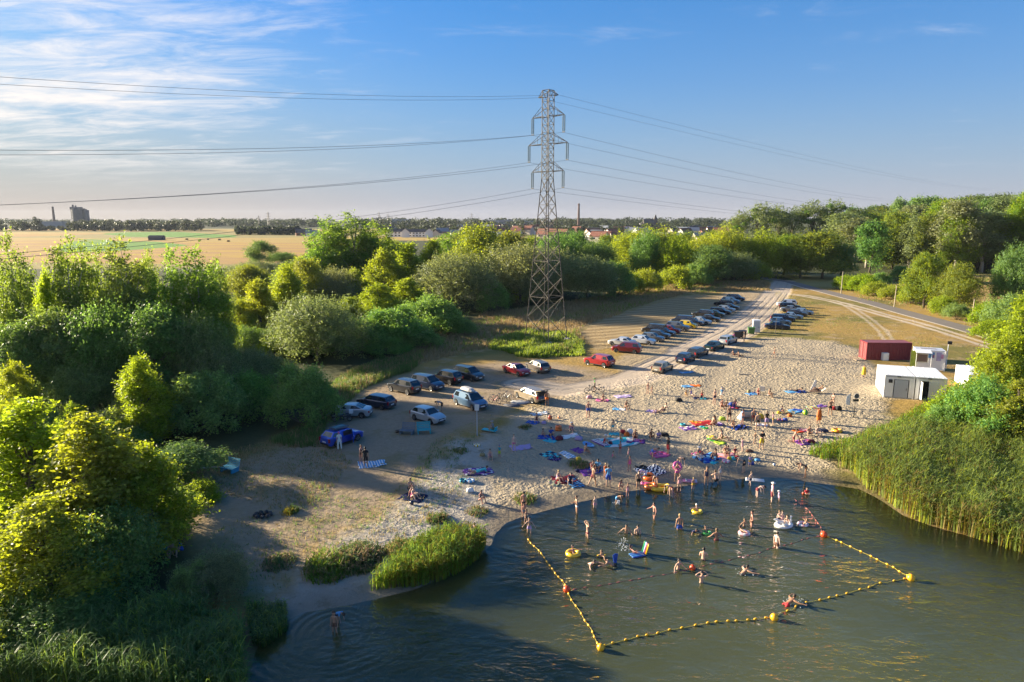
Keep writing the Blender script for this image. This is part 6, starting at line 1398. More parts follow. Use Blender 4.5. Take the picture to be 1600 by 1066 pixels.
def skeleton(pose, kd):
    p, k = POSES[pose], KIND[kd]; a = R(p['lean'])
    sp = Vector((0, math.sin(a), math.cos(a))); fw = Vector((0, math.cos(a), -math.sin(a)))
    V = []; Rr = []; E = []; B = []
    def vert(co, r, par, bone):
        V.append(Vector(co)); Rr.append(r); B.append(bone)
        if par is not None: E.append((par, len(V)-1))
        return len(V)-1
    f = k['r']; pel = vert((0, 0, 0), (.135*f, .105*f), None, 'pelvis')
    wa = vert(sp*.17, (.118*f*(.92 if kd == 'f' else 1), .092*f), pel, 'waist'); ch = vert(sp*.34 + fw*.015, (.150*f, .112*f), wa, 'chest'); nb = vert(sp*.47, (.085*f, .075*f), ch, 'upper')
    nk = vert(sp*.545 + fw*.01, (.050*f, .052*f), nb, 'neck')
    an = a + R(p['nod']) if p['nod'] else a*(.45 if abs(p['lean']) < 70 else 1.0)
    hs = Vector((0, math.sin(an), math.cos(an))); hf = Vector((0, math.cos(an), -math.sin(an))); hd = k['hd']
    c0 = V[nk]; h1 = vert(c0 + hs*.075*hd + hf*.025, (.074*hd, .085*hd), nk, 'head'); h2 = vert(c0 + hs*.150*hd + hf*.015, (.080*hd, .098*hd), h1, 'head'); h3 = vert(c0 + hs*.215*hd + hf*.0, (.058*hd, .070*hd), h2, 'head')
    head = (c0 + hs*.135*hd + hf*.02, hs, hf, .105*hd)
    tips = []
    for i, s in ((0, -1), (1, 1)):
        u, fo = p['arms'][i]; conv = lambda d: Vector((d[0]*s, d[1], d[2])).normalized()
        flat = abs(p['lean']) > 50
        shp = sp*.445 + Vector((s*k['sh'], 0, 0)); sh = vert(shp, (.062*f, .062*f), nb, 'shoulder')
        el = vert(shp + conv(u)*.28, (.042*f, .042*f), sh, 'uparm'); wr = vert(V[el] + conv(fo)*.24, (.028*f, .028*f), el, 'forearm'); pa = vert(V[wr] + conv(fo)*.08, (.040*f, .020*f), wr, 'hand')
        tips.append((V[pa].copy(), conv(fo), s))
    for i, s in ((0, -1), (1, 1)):
        th, sn = p['legs'][i]; conv = lambda d: Vector((d[0]*s, d[1], d[2])).normalized()
        hp = vert((s*k['hp'], 0, -.06), (.092*f, .098*f), pel, 'hip'); mid = vert(V[hp] + conv(th)*.20, (.080*f, .084*f), hp, 'thigh'); kn = vert(V[hp] + conv(th)*.42, (.056*f, .058*f), mid, 'knee')
        cf = vert(V[kn] + conv(sn)*.15, (.054*f, .058*f), kn, 'shin'); ak = vert(V[kn] + conv(sn)*.40, (.036*f, .040*f), cf, 'ankle')
        sd_ = conv(sn); toe = Vector((s*.03, 1, 0)); toe = toe - sd_*toe.dot(sd_)*.9
        if toe.length < .15: toe = Vector((0, 0, 1)) if abs(sd_.z) < .5 else Vector((0, 1, 0))
        toe = toe.normalized()
        if abs(sd_.z) > .5: toe = (toe*1 + Vector((0, 0, -.18))).normalized()
        hl = vert(V[ak] + sd_*.05 - toe*.015, (.036*f, .036*f), ak, 'foot'); vert(V[hl] + toe*.16, (.038*f, .022*f), hl, 'foot')
    return V, Rr, E, B, head, tips
def body(pose, kd):
    key = (pose, kd)
    if key in _body: return _body[key]
    V, Rr, E, B, head, tips = skeleton(pose, kd)
    me = bpy.data.meshes.new('tmp'); me.from_pydata([tuple(v) for v in V], E, []); o = bpy.data.objects.new('tmp', me); COL.objects.link(o)
    mod = o.modifiers.new('s', 'SKIN'); me.skin_vertices.new() if not me.skin_vertices else None
    sv = me.skin_vertices[0].data
    for i, r_ in enumerate(Rr): sv[i].radius = r_
    sv[0].use_root = True; mod.branch_smoothing = .35
    sb = o.modifiers.new('u', 'SUBSURF'); sb.levels = 1; sb.render_levels = 1
    dg = bpy.context.evaluated_depsgraph_get(); dg.update(); ev = o.evaluated_get(dg); src = ev.to_mesh()
    co = np.array([v.co[:] for v in src.vertices]); no = np.array([v.normal[:] for v in src.vertices]); fs = [tuple(p.vertices) for p in src.polygons]
    ev.to_mesh_clear(); bpy.data.objects.remove(o); bpy.data.meshes.remove(me)
    # nearest bone of every vertex
    best = np.full(len(co), 1e9); bone = np.zeros(len(co), int); tt = np.zeros(len(co))
    for j, (a, b) in enumerate(E):
        A, Bv = np.array(V[a]), np.array(V[b]); d = Bv - A; L = d @ d + 1e-9; t = np.clip((co - A) @ d / L, 0, 1); q = np.linalg.norm(co - A - t[:, None]*d, axis=1) / (.6*Rr[a][0] + .6*Rr[b][0] + .03)
        m = q < best; best[m] = q[m]; bone[m] = j; tt[m] = t[m]
    names = [(B[a], B[b]) for a, b in E]
    reg = np.array([('hand' if names[j][1] == 'hand' else names[j][1]) for j in bone])
    # nose, ears and fingers belong to the same body mesh
    hc, hs, hf, hr_ = head; mb = MB(); mb.v = [tuple(c) for c in co]; mb.f = list(fs)
    mb.tube([hc + hf*hr_*.80 + hs*.01, hc + hf*hr_*1.18 - hs*.012, hc + hf*hr_*.85 - hs*.03], [.008, .014, .010], 5)
    for s in (-1, 1): mb.tube([hc + Vector((s*hr_*.74, 0, 0)) - hs*.02, hc + Vector((s*hr_*.90, -.01, 0)) + hs*.02], [.016, .020], 5)
    for tip, d, s in tips:
        sd_ = d.cross(Vector((0, 0, 1)) if abs(d.z) < .85 else Vector((0, 1, 0))).normalized(); cu = d.cross(sd_).normalized()
        for q, l in ((-.030, .060), (-.010, .072), (.011, .068), (.031, .052)):
            a = tip + sd_*q + d*.005; mb.tube([a, a + d*l*.55 + cu*.006, a + d*l + cu*.024], [.010, .009, .006], 5)
        a = tip + sd_*(.036*s) - d*.03; mb.tube([a, a + (d*.5 + sd_*s*.8).normalized()*.03, a + (d*.9 + sd_*s*.35).normalized()*.055], [.012, .010, .007], 5)
    zmin = min(v[2] for v in mb.v)
    sh_ = np.array([0, 0, -zmin]); bm_ = MB(); bm_.v = [(x, y, z - zmin) for x, y, z in mb.v]; bm_.f = mb.f
    mesh = bm_.mesh(f'person_{pose}_{kd}', body_dummy_skin, True)
    _body[key] = dict(mesh=mesh, co=co + sh_, no=no, f=fs, reg=reg, tt=tt, head=(Vector(hc) + Vector(sh_), hs, hf, hr_), clothes={}, top=max(v[2] for v in bm_.v))
    return _body[key]
body_dummy_skin = SKIN['a']
def region(b, kind):
    r, t = b['reg'], b['tt']
    pel = (r == 'pelvis') | (r == 'waist') & (t < .45) | (r == 'hip')
    if kind == 'trunks': return pel | ((r == 'thigh') & (t < .9))
    if kind == 'shorts': return pel | (r == 'thigh') | ((r == 'knee') & (t < .55))
    if kind == 'trousers': return pel | (r == 'thigh') | (r == 'knee') | (r == 'shin') | ((r == 'ankle') & (t < .8))
    if kind == 'briefs': return ((r == 'pelvis') | (r == 'waist') & (t < .22) | (r == 'hip')) | ((r == 'thigh') & (t < .12))
    if kind == 'bikini_top': return ((r == 'chest') & (t > .55)) | ((r == 'upper') & (t < .25))
    if kind == 'swimsuit': return pel | (r == 'waist') | (r == 'chest') | ((r == 'upper') & (t < .55))
    if kind == 'shirt': return (r == 'waist') | (r == 'chest') | (r == 'upper') | (r == 'shoulder') | ((r == 'uparm') & (t < .62)) | ((r == 'neck') & (t < .2))
    if kind == 'dress': return (r == 'waist') | (r == 'chest') | (r == 'upper') | (r == 'shoulder') | pel | (r == 'thigh') | ((r == 'uparm') & (t < .3))
def garment(b, kind, off=.014):
    if kind in b['clothes']: return b['clothes'][kind]
    m = region(b, kind); co, no = b['co'], b['no']
    fs = [f for f in b['f'] if sum(m[list(f)]) >= 3]; used = sorted({i for f in fs for i in f}); mp = {i: k for k, i in enumerate(used)}
    if kind in ('dress', 'shorts', 'trunks', 'trousers'): off = .020
    V = [tuple(co[i] + no[i]*off) for i in used]
    me = bpy.data.meshes.new(kind); me.from_pydata(V, [], [tuple(mp[i] for i in f) for f in fs]); me.materials.append(body_dummy_skin)
    me.polygons.foreach_set('use_smooth', np.ones(len(me.polygons), bool)); me.update(); b['clothes'][kind] = me; return me
def hair_mesh(b, style):
    key = 'hair_' + style
    if key in b['clothes']: return b['clothes'][key]
    hc, hs, hf, r_ = b['head']; side = hf.cross(hs).normalized(); m = MB(); V = []; F = []; n, k = 12, 7
    c = hc + hs*.012 - hf*.008; rx, ry, rz = r_*.86, r_*1.02, r_*1.22
    for i in range(k):
        ph = math.pi/2 * (1 - i/(k-1)*1.30)
        for j in range(n):
            th = 2*math.pi*j/n; x, y, z = math.cos(ph)*math.cos(th), math.cos(ph)*math.sin(th), math.sin(ph)
            if y > .25 and z < .45: z = .45; y *= .93; x *= .95           # leave the face free
            V.append(c + side*(x*rx) + hf*(y*ry) + hs*(z*rz))
    for i in range(k-1):
        for j in range(n): F.append((i*n+j, i*n+(j+1)%n, (i+1)*n+(j+1)%n, (i+1)*n+j))
    m.add(V, F)
    if style == 'long': m.tube([c - hf*ry*.75 + hs*.02, c - hf*ry*.92 - hs*.10, c - hf*ry*.80 - hs*.24], [r_*.62, r_*.62, r_*.22], 8)
    if style == 'bun': m.tube([c - hf*ry*.8 + hs*.05, c - hf*ry*1.35 + hs*.09], [r_*.36, r_*.26], 8)
    if style == 'cap': m.lathe([(r_*.5, .02), (r_*1.0, -.005), (r_*1.02, -.02)], 12, Matrix.Translation(c + hf*r_*.45 + hs*.035) @ hs.to_track_quat('Z', 'Y').to_matrix().to_4x4(), caps=False)
    if style == 'hat': m.lathe([(r_*.9, .05), (r_*1.75, .01), (r_*1.75, 0)], 14, Matrix.Translation(c + hs*.03) @ hs.to_track_quat('Z', 'Y').to_matrix().to_4x4())
    me = m.mesh('hair' if style in ('short', 'long', 'bun') else style, body_dummy_skin, True); b['clothes'][key] = me; return me
HSTY = {'s': 'short', 'l': 'long', 'b': 'bun', 'c': 'cap', 'h': 'hat'}
CROP = dict(A=(480, 540, 4.0), B=(800, 560, 5.333), C=(1050, 560, 5.333), D=(780, 720, 5.333), E=(1050, 720, 5.333), F=(860, 430, 3.81), S=(300, 700, 2.912), V=(1150, 400, 3.553), X=(0, 0, 1.0), L=(800, 800, 2.667))
def cpx(c, x, y): o = CROP[c]; return o[0] + x/o[2], o[1] + y/o[2]
def person(c, x, y, pose, kd, face, hair, wear, label, tone='b', h=None, sink=None, group='people at the lake', cat=None, lift=0.0):
    """face: compass of the look, degrees from +X (0 = towards the wood, -90 = towards the lake); sink: metres under water"""
    px, py = cpx(c, x, y); b = body(pose, kd)
    nominal = {'m': 1.78, 'f': 1.68, 'k': 1.22}[kd]; s = KIND[kd]['s'] * (h or nominal) / nominal
    if kd == 'k': s = (h or 1.22) / 1.74
    elif kd == 'f': s = (h or 1.68) / 1.74
    else: s = (h or 1.78) / 1.74
    p = W(px, py) if sink is not None else G(px, py)
    z = -sink if sink is not None else p.z - .015 + lift
    o = bpy.data.objects.new('person', b['mesh']); o.location = (p.x, p.y, z); o.rotation_euler = (0, 0, R(face - 90)); o.scale = (s, s, s); COL.objects.link(o)
    o.material_slots[0].link = 'OBJECT'; o.material_slots[0].material = SKIN[tone]
    tag(o, label, 'person', group)
    for w in wear.split():
        k, cc = w.split(':'); nm = {'bikini': None}.get(k, k)
        if k == 'bikini':
            inst('bikini_top', garment(b, 'bikini_top'), o, mat=cmat(cc)); inst('bikini_bottom', garment(b, 'briefs'), o, mat=cmat(cc))
        elif k == 'robe':                                             # towel wrapped round the body
            rb = MB().lathe([(.28, .40), (.27, .8), (.25, 1.15), (.235, 1.40), (.16, 1.50)], 14, caps=False).mesh('towel_wrap', cmat(cc), True); inst('towel_wrap', rb, o, scale=(1, .8, 1))
        elif k == 'bands': 
            hc = b['head'][0]
            for s_ in (-1, 1): inst('armband', MB().torus(.075, .045, 12, 6).mesh('armband', cmat(cc)), o, (s_*.25, .02, hc.z - .33), (R(20), R(20), 0))
        else: inst(nm, garment(b, k), o, mat=cmat(cc))
    if hair: inst({'c': 'cap', 'h': 'hat'}.get(hair[0], 'hair'), hair_mesh(b, HSTY[hair[0]]), o, mat=hmat(hair[1]))
    return o
PEOPLE = [
 # bare bank and car park
 ('A', 203, 655, 'stand', 'f', 120, 'cp', 'shirt:white trousers:white', 'person in white clothes and pink cap at the open door of the blue hatchback', 'a', 1.72),
 ('A', 337, 738, 'hold', 'f', -20, 'bn', 'swimsuit:brown', 'woman in a brown swimsuit facing the person in black at the striped white towel', 'b'),
 ('A', 366, 762, 'stand', 'm', 100, 'sk', 'shirt:black shorts:black', 'person dressed all in black standing on the striped white towel', 'b'),
 ('A', 637, 905, 'sit', 'm', -40, 'sk', 'trunks:navy', 'shirtless man sitting behind two women on the shaded pale sand', 'a'),
 ('A', 668, 938, 'sitleg', 'f', -10, 'ln', 'bikini:maroon', 'woman sitting on a dark towel with her legs stretched, on shaded sand', 'a'),
 ('A', 655, 955, 'sit', 'f', -30, 'bn', 'swimsuit:pink', 'woman in pink sitting at the edge of the dark towel on shaded sand', 'd'),
 ('A', 843, 412, 'bend', 'm', 200, 'sk', 'shirt:grey shorts:black', 'dark haired person bending at the bonnet of the lone silver hatchback', 'b'),
 ('A', 1166, 540, 'sit', 'm', 190, 'hg', 'shirt:grey shorts:khaki', 'person in a pale hat sitting by the turquoise mat next to the sign post', 'b', None, None, .15),
 ('A', 1291, 668, 'stand', 'f', -60, 'bl', 'bikini:pink', 'woman in a pink bikini standing in front of the lilac towel', 'd'),
 ('A', 1142, 708, 'sit', 'f', -80, 'bn', 'swimsuit:rose', 'person in rose pink sitting beside the child with the green towel', 'a'),
 ('A', 1202, 702, 'stand', 'k', -120, 'su', 'shirt:teal shorts:lime', 'small child in blue and green standing near the yellow swim ring', 'b', 1.15),
 ('A', 1078, 792, 'prone', 'm', 10, 'sn', 'shirt:turq shorts:turq', 'person in turquoise lying on the patterned blanket in the shade', 'b'),
 ('A', 1078, 975, 'sit', 'f', -40, 'sn', 'swimsuit:navy', 'lone dark suited person sitting on the sand below the blue rings', 'b'),
 ('A', 1352, 1048, 'stand', 'f', 80, 'bk', 'bikini:black', 'woman in a black bikini walking up at the little inlet', 'b'),
 ('A', 1498, 378, 'stand', 'm', 90, 'sk', 'trunks:orange', 'tanned man in orange trunks at the open tailgate of the beige estate', 'c'),
 ('S', 1290, 382, 'sit', 'k', -120, 'sn', 'trunks:maroon', 'child sitting by itself on the shore above the small reed bed', 'a', 1.2),
 # head of the beach
 ('B', 689, 262, 'stand', 'k', 170, 'ce', 'shirt:green shorts:black', 'child in green top and green helmet between the two bicycles', 'b', 1.4),
 ('B', 1131, 292, 'stand', 'k', -80, 'sn', 'briefs:cream', 'taller of two small children at the grassy edge of the sand', 'b', 1.3),
 ('B', 1163, 300, 'walk', 'k', -40, 'sn', 'briefs:rose', 'smaller of two small children at the grassy edge of the sand', 'b', 1.1),
 ('B', 635, 494, 'stand', 'm', -85, 'sn', 'trunks:blue', 'man in blue swim trunks standing alone below the bicycles', 'b'),
 ('B', 758, 352, 'sitx', 'f', -90, 'bl', 'bikini:rose', 'woman sitting cross legged on the pink towel below the bicycles', 'b'),
 ('B', 946, 420, 'sit', 'm', -60, 'sk', 'trunks:brown', 'man sitting beside the white and blue towel below the lilac blanket', 'c'),
 ('B', 1222, 452, 'recline', 'f', 200, 'ln', 'bikini:black', 'woman reclining next to the purple towel in mid beach', 'a'),
 ('B', 1268, 448, 'sitleg', 'm', 200, 'sk', 'trunks:black', 'man leaning back behind the reclining woman with the purple towel', 'b'),
 ('B', 208, 525, 'sit', 'f', -100, 'ln', 'swimsuit:maroon', 'dark haired person sitting behind the bright blue towel near the estate car', 'b'),
 ('B', 482, 600, 'kneel', 'k', -20, 'hw', 'swimsuit:red', 'child in a white hat kneeling near the square orange float', 'a', 1.15),
 ('B', 508, 612, 'sit', 'f', -120, 'sr', 'swimsuit:purple', 'person in purple with a red headscarf near the square orange float', 'a'),
 ('B', 318, 655, 'sit', 'm', -60, 'sn', 'shirt:blue shorts:navy', 'person in a blue shirt sitting on the blue towel', 'b'),
 ('B', 250, 645, 'sit', 'k', -30, 'sn', 'trunks:rose', 'child sitting next to the person in the blue shirt', 'b', 1.2),
 ('B', 603, 800, 'sit', 'm', 20, 'sk', 'trunks:grey', 'dark haired man sitting by the purple towel below the blue oval board', 'b'),
 ('B', 765, 715, 'sit', 'f', -10, 'hw', 'swimsuit:red', 'woman in red with a white hat between air mat and turquoise blanket', 'b'),
 ('B', 840, 618, 'stand', 'k', -90, 'sl', 'trunks:turq', 'child standing over the turquoise cloth above the big blanket', 'b', 1.3),
 ('B', 905, 680, 'sit', 'k', -90, 'hy', 'swimsuit:yellow', 'child in yellow sitting at the top of the turquoise blanket', 'b', 1.15),
 ('B', 1027, 672, 'sit', 'm', -100, 'sn', 'trunks:maroon', 'big tanned man sitting on the purple towel beside the turquoise blanket', 'c'),
 ('B', 1156, 668, 'sit', 'm', -80, 'sn', 'trunks:brown', 'man sitting beside the woman in white, right of the turquoise blanket', 'c'),
 ('B', 1215, 675, 'sit', 'f', -80, 'bn', 'shirt:lilac shorts:blue', 'woman in a pale blouse sitting next to the long dark bag', 'a'),
 ('B', 900, 795, 'stand', 'k', -60, 'sn', 'trunks:red', 'child in red trunks standing below the turquoise blanket', 'b', 1.15),
 ('B', 968, 835, 'walk', 'k', -20, 'sn', 'swimsuit:rose', 'little child in rose walking below the turquoise blanket', 'b', 1.05),
 ('B', 835, 825, 'sit', 'k', 0, 'sl', 'swimsuit:pink', 'toddler in pink sitting on bare sand', 'a', .95),
 ('B', 1167, 838, 'bend', 'm', 10, 'sn', 'trunks:blue', 'boy in blue trunks bending over the red and purple towels', 'b', 1.5),
 ('B', 1300, 806, 'stand', 'f', 200, 'ln', 'shirt:black shorts:red', 'woman in black top and red shorts standing by the red and purple towels', 'b'),
 ('B', 978, 940, 'stand', 'k', -90, 'sl', 'swimsuit:pink', 'girl in a pink swimsuit standing by herself above the dark striped blanket', 'b', 1.3),
 ('B', 1386, 915, 'bend', 'f', -60, 'bk', 'bikini:black', 'woman in a black bikini stooping above the pink swim ring', 'a'),
 ('B', 1545, 815, 'sit', 'f', -60, 'hw', 'swimsuit:maroon', 'woman in a white hat sitting near the waterside, beside a pink heap', 'a'),
 ('B', 668, 935, 'sit', 'f', -80, 'bn', 'swimsuit:red', 'woman in red sitting among the purple towels near the water', 'b'),
 ('B', 722, 930, 'sit', 'm', -120, 'sn', 'shirt:sky shorts:navy', 'person in light blue sitting among the purple towels near the water', 'b'),
 ('B', 375, 1020, 'sit', 'f', -40, 'by', 'swimsuit:lilac', 'woman with fair hair sitting at the pink end of the crimson towel', 'a'),
 ('B', 490, 1040, 'sit', 'f', -100, 'ln', 'shirt:navy shorts:navy', 'dark haired woman sitting on the zigzag blue towel near the water', 'a'),
 ('D', 780, 212, 'walk', 'm', 30, 'sn', 'trunks:maroon', 'man in dark red trunks carrying a child down to the water', 'c'),
 ('D', 805, 150, 'sit', 'k', 160, 'sn', 'trunks:red', 'small child held by the man in dark red trunks', 'b', .9, None, .75),
 ('D', 884, 150, 'stand', 'k', -70, 'sy', 'dress:orange', 'fair child in orange in front of the man with the blue towel', 'b', 1.3),
 ('D', 907, 216, 'stand', 'm', 80, 'sk', 'shirt:sky shorts:blue', 'man with a white and blue towel round his back at the waterside', 'b'),
 # waterside
 ('D', 1000, 240, 'squat', 'k', -60, 'sn', 'trunks:khaki', 'child squatting at the edge of the water', 'b', 1.3),
 ('D', 1070, 295, 'stand', 'k', -80, 'sl', 'swimsuit:rose', 'small girl in rose standing ankle deep in the shallows', 'b', 1.15, .12),
 ('D', 1160, 235, 'stand', 'm', -90, 'sn', 'trunks:black', 'boy in black trunks standing at the water in front of the white swim ring', 'b', 1.6, .08),
 ('D', 975, 352, 'bend', 'k', -10, 'sn', 'trunks:sky', 'boy in light blue trunks bending over a bucket in the shallows', 'b', 1.3, .25),
 ('D', 1308, 205, 'bend', 'k', -120, 'sl', 'trunks:orange', 'child bending over the orange boat at the water edge', 'b', 1.35),
 ('D', 1432, 298, 'bend', 'f', -150, 'sl', 'bikini:red', 'woman in red bending down next to the orange boat', 'a', None, .10),
 ('D', 1500, 260, 'stand', 'f', -80, 'sl', 'swimsuit:rose', 'slim person standing behind the bending woman in red', 'a', 1.55, .05),
 ('E', 38, 180, 'hold', 'f', -90, 'bn', 'swimsuit:pink', 'woman in pink holding a pink swim ring behind her', 'b'),
 ('E', 175, 236, 'stand', 'k', -90, 'sy', 'trunks:yellow', 'toddler in yellow and green at the water edge below the pink mat', 'b', 1.05, .12),
 ('E', 286, 198, 'stand', 'k', -100, 'bn', 'swimsuit:navy', 'girl in a dark swimsuit standing at the water edge', 'b', 1.5, .03),
 ('E', 365, 200, 'squat', 'm', 90, 'sn', 'trunks:black', 'broad backed man squatting at the water edge', 'b', None, .06),
 ('E', 399, 150, 'stand', 'k', -90, 'sl', 'swimsuit:white', 'pale little child in front of the squatting man', 'd', 1.1),
 ('E', 652, 205, 'walk', 'k', -70, 'sl', 'trunks:navy', 'child in dark trunks wading at the water edge beside the white board', 'd', 1.25, .1),
 ('E', 705, 298, 'bend', 'k', 10, 'sn', 'trunks:maroon', 'boy bending down to the water in maroon trunks', 'd', 1.45, .15),
 ('E', 830, 336, 'stand', 'm', -10, 'hw', 'shirt:rose shorts:maroon', 'older person in a pale shirt and white hat wading beside a toddler', 'a', 1.7, .2),
 ('E', 890, 330, 'stand', 'k', -170, 'hw', 'dress:lilac', 'toddler in a pale dress wading next to the person in the white hat', 'a', .95, .2),
 ('E', 1120, 272, 'sit', 'k', -100, 'sk', 'shirt:red trunks:red', 'child in red sitting in the shallows near the reeds', 'b', 1.3, .25),
 ('E', 1112, 138, 'bend', 'm', 165, 'sn', 'trunks:black', 'deeply tanned man bending forward on the strand near the reeds', 'c'),
 # bathers
 ('D', 205, 470, 'stand', 'k', -100, 'sk', 'trunks:grey', 'child at the inlet behind the woman in the black bikini', 'b', 1.0),
 ('D', 250, 600, 'wade', 'k', -90, 'sk', 'trunks:lilac', 'boy in pale trunks wading at the start of the yellow float line', 'b', 1.45, .35),
 ('D', 222, 520, 'wade', 'k', -30, 'sn', 'trunks:brown', 'small child wading behind the boy in pale trunks', 'b', 1.15, .15),
 ('D', 646, 430, 'hold', 'f', 190, 'bn', 'bikini:white', 'woman in a white bikini wading sideways in the shallows', 'b', None, .4),
 ('D', 797, 392, 'stand', 'k', -90, 'sl', 'trunks:rose', 'small pale child wading alone in the shallows', 'd', 1.1, .25),
 ('D', 736, 638, 'head', 'f', 200, 'by', 'bikini:maroon', 'woman in a dark red bikini standing thigh deep with hands at her head', 'b', None, .55),
 ('D', 1292, 482, 'wade', 'm', -160, 'sn', 'trunks:black', 'young man in black trunks wading knee deep', 'b', 1.65, .45),
 ('D', 1502, 572, 'stand', 'm', 100, 'sy', 'trunks:blue', 'man in blue trunks standing thigh deep with his back to us', 'b', 1.82, .72),
 ('D', 1060, 602, 'wade', 'm', -110, 'sk', 'trunks:black', 'bather up to the chest next to another one, arms wide', 'b', 1.7, 1.08),
 ('D', 1152, 602, 'hold', 'm', -90, 'sk', 'trunks:navy', 'bather up to the chest beside the one with wide arms', 'b', 1.6, 1.05),
 ('D', 625, 785, 'float', 'k', -70, 'sn', 'trunks:navy', 'child lying inside the big yellow swim ring', 'b', 1.3, .22),
 ('D', 732, 850, 'swim', 'm', -40, 'sk', 'trunks:black', 'swimmer with only the dark head out, below the yellow ring', 'b', None, .62),
 ('D', 850, 800, 'wade', 'k', -90, 'sl', 'trunks:red bands:yellow', 'child with yellow armbands up to the neck in water', 'b', 1.4, 1.0),
 ('D', 955, 872, 'swim', 'm', 170, 'sn', 'trunks:black', 'swimmer stretched out next to a blue fin', 'b', None, .50),
 ('D', 1125, 775, 'float', 'k', 20, 'sk', 'trunks:red', 'child splashing on the blue air mat', 'b', 1.3, .12),
 ('D', 1490, 905, 'wade', 'f', -60, 'bk', 'bikini:black', 'dark haired woman standing waist deep near the red buoy', 'a', 1.68, .98),
 ('E', 210, 420, 'float', 'k', -90, 'cw', 'trunks:blue', 'child in a white cap sitting in the yellow ring far from the others', 'a', 1.2, .25),
 ('E', 163, 588, 'swim', 'm', -60, 'sk', 'shirt:navy', 'dark clad swimmer beside the man in blue trunks', 'b', 1.5, .45),
 ('E', 290, 600, 'float', 'k', -80, 'sk', 'trunks:black', 'child sitting inside the green swim ring', 'b', 1.2, .28),
 ('E', 370, 660, 'wade', 'm', 90, 'sl', 'trunks:maroon', 'bather waist deep with his back to us, below the green ring', 'c', 1.72, .95),
 ('E', 600, 548, 'wade', 'k', -90, 'sl', 'trunks:navy', 'child up to the chest beside the standing woman', 'b', 1.25, .72),
 ('E', 663, 542, 'hips', 'f', 170, 'bn', 'swimsuit:brown', 'woman standing thigh deep behind the white ring', 'b', 1.72, .62),
 ('E', 600, 598, 'float', 'k', 10, 'sk', 'trunks:red', 'child lounging in the white swim ring by the standing woman', 'b', 1.3, .22),
 ('E', 888, 490, 'wade', 'k', -60, 'sl', 'trunks:navy', 'small child up to the waist behind the white swan float', 'd', 1.2, .55),
 ('E', 915, 495, 'hold', 'k', -100, 'sl', 'swimsuit:rose', 'child holding on behind the white swan float', 'd', 1.25, .6),
 ('E', 958, 520, 'sit', 'k', -120, 'sl', 'trunks:navy', 'child riding on the white swan float', 'b', 1.2, .10),
 ('E', 1088, 528, 'float', 'k', 160, 'sl', 'trunks:navy', 'child lying in the white ring near the float line', 'b', 1.2, .25),
 ('E', 868, 722, 'stand', 'm', 30, 'sn', 'trunks:brown', 'slim pale boy standing thigh deep at the faded red rope', 'd', 1.68, .62),
 ('E', 260, 828, 'hold', 'm', 60, 'sk', 'trunks:black', 'broad man waist deep near the red buoy, seen from behind', 'a', 1.8, 1.0),
 ('E', 245, 1015, 'head', 'm', -90, 'sk', 'trunks:navy', 'bather with both hands at his face, up to the chest', 'a', 1.72, 1.05),
 ('E', 575, 950, 'swim', 'm', 30, 'sk', 'trunks:black', 'lone swimmer with one arm up between red buoy and float line', 'b', None, .5),
 ('L', 1143, 388, 'swim', 'm', 20, 'sn', 'trunks:red', 'swimmer splashing along the yellow float line', 'c', None, .45),
 ('S', 650, 838, 'stand', 'k', -100, 'sn', 'trunks:brown', 'boy in brown trunks standing in rippled water by the sandy spit', 'b', 1.45, .3),
 ('S', 658, 800, 'bend', 'k', -30, 'sn', 'shirt:sky trunks:navy', 'child in a blue top right behind the boy in brown trunks', 'b', 1.3, .1),
 # upper beach
 ('C', 114, 312, 'sit', 'k', -90, 'sn', 'swimsuit:yellow', 'child sitting at the end of a trio below the blue and orange towel', 'b', 1.2),
 ('C', 163, 318, 'sitleg', 'f', -60, 'ln', 'swimsuit:lilac', 'woman sitting in the middle of a trio below the blue and orange towel', 'b'),
 ('C', 250, 328, 'sit', 'f', -110, 'bn', 'swimsuit:red', 'woman in red sitting on the dark towel at the end of a trio', 'b'),
 ('C', 352, 384, 'stand', 'm', -60, 'sn', 'trunks:navy', 'man in dark trunks standing between two seated groups on the upper beach', 'b'),
 ('C', 412, 334, 'walk', 'k', -100, 'su', 'shirt:sky shorts:white', 'child in light blue walking on the upper beach', 'a', 1.3),
 ('C', 415, 412, 'sit', 'm', -100, 'sn', 'trunks:brown', 'man sitting beside a woman by the bright blue bag', 'b'),
 ('C', 450, 412, 'sit', 'f', -90, 'bn', 'bikini:brown', 'woman sitting between her partner and the bright blue bag', 'b'),
 ('C', 527, 402, 'sit', 'f', -120, 'ln', 'swimsuit:pink', 'woman in pink sitting behind the bright blue bag', 'b'),
 ('C', 715, 300, 'sit', 'k', -90, 'sr', 'shirt:red trunks:red', 'child in red sitting between blue towel and white beach chair', 'b', 1.2),
 ('C', 802, 320, 'sit', 'm', -40, 'sn', 'trunks:grey', 'man sitting on the sand in front of the white beach chair', 'c'),
 ('C', 1040, 276, 'prone', 'm', 0, 'sk', 'trunks:black', 'man lying on the light blue towel on the upper beach', 'c'),
 ('C', 1215, 284, 'recline', 'm', 180, 'sk', 'trunks:black', 'man reclining in the low beach lounger with the pale back', 'c', None, None, .22),
 ('C', 476, 532, 'hips', 'm', -90, 'sk', 'trunks:black', 'man in black trunks standing by the red towel, hands on hips', 'c'),
 ('C', 585, 550, 'stand', 'k', -60, 'sn', 'trunks:grey', 'boy standing before the pale blue beach shelter', 'b', 1.5),
 ('C', 677, 552, 'hips', 'm', -90, 'sn', 'trunks:maroon', 'man standing by the yellow bag, next to the pale blue shelter', 'b', 1.7),
 ('C', 711, 596, 'stand', 'm', 90, 'sn', 'trunks:black', 'man in black trunks seen from behind in the standing group', 'b'),
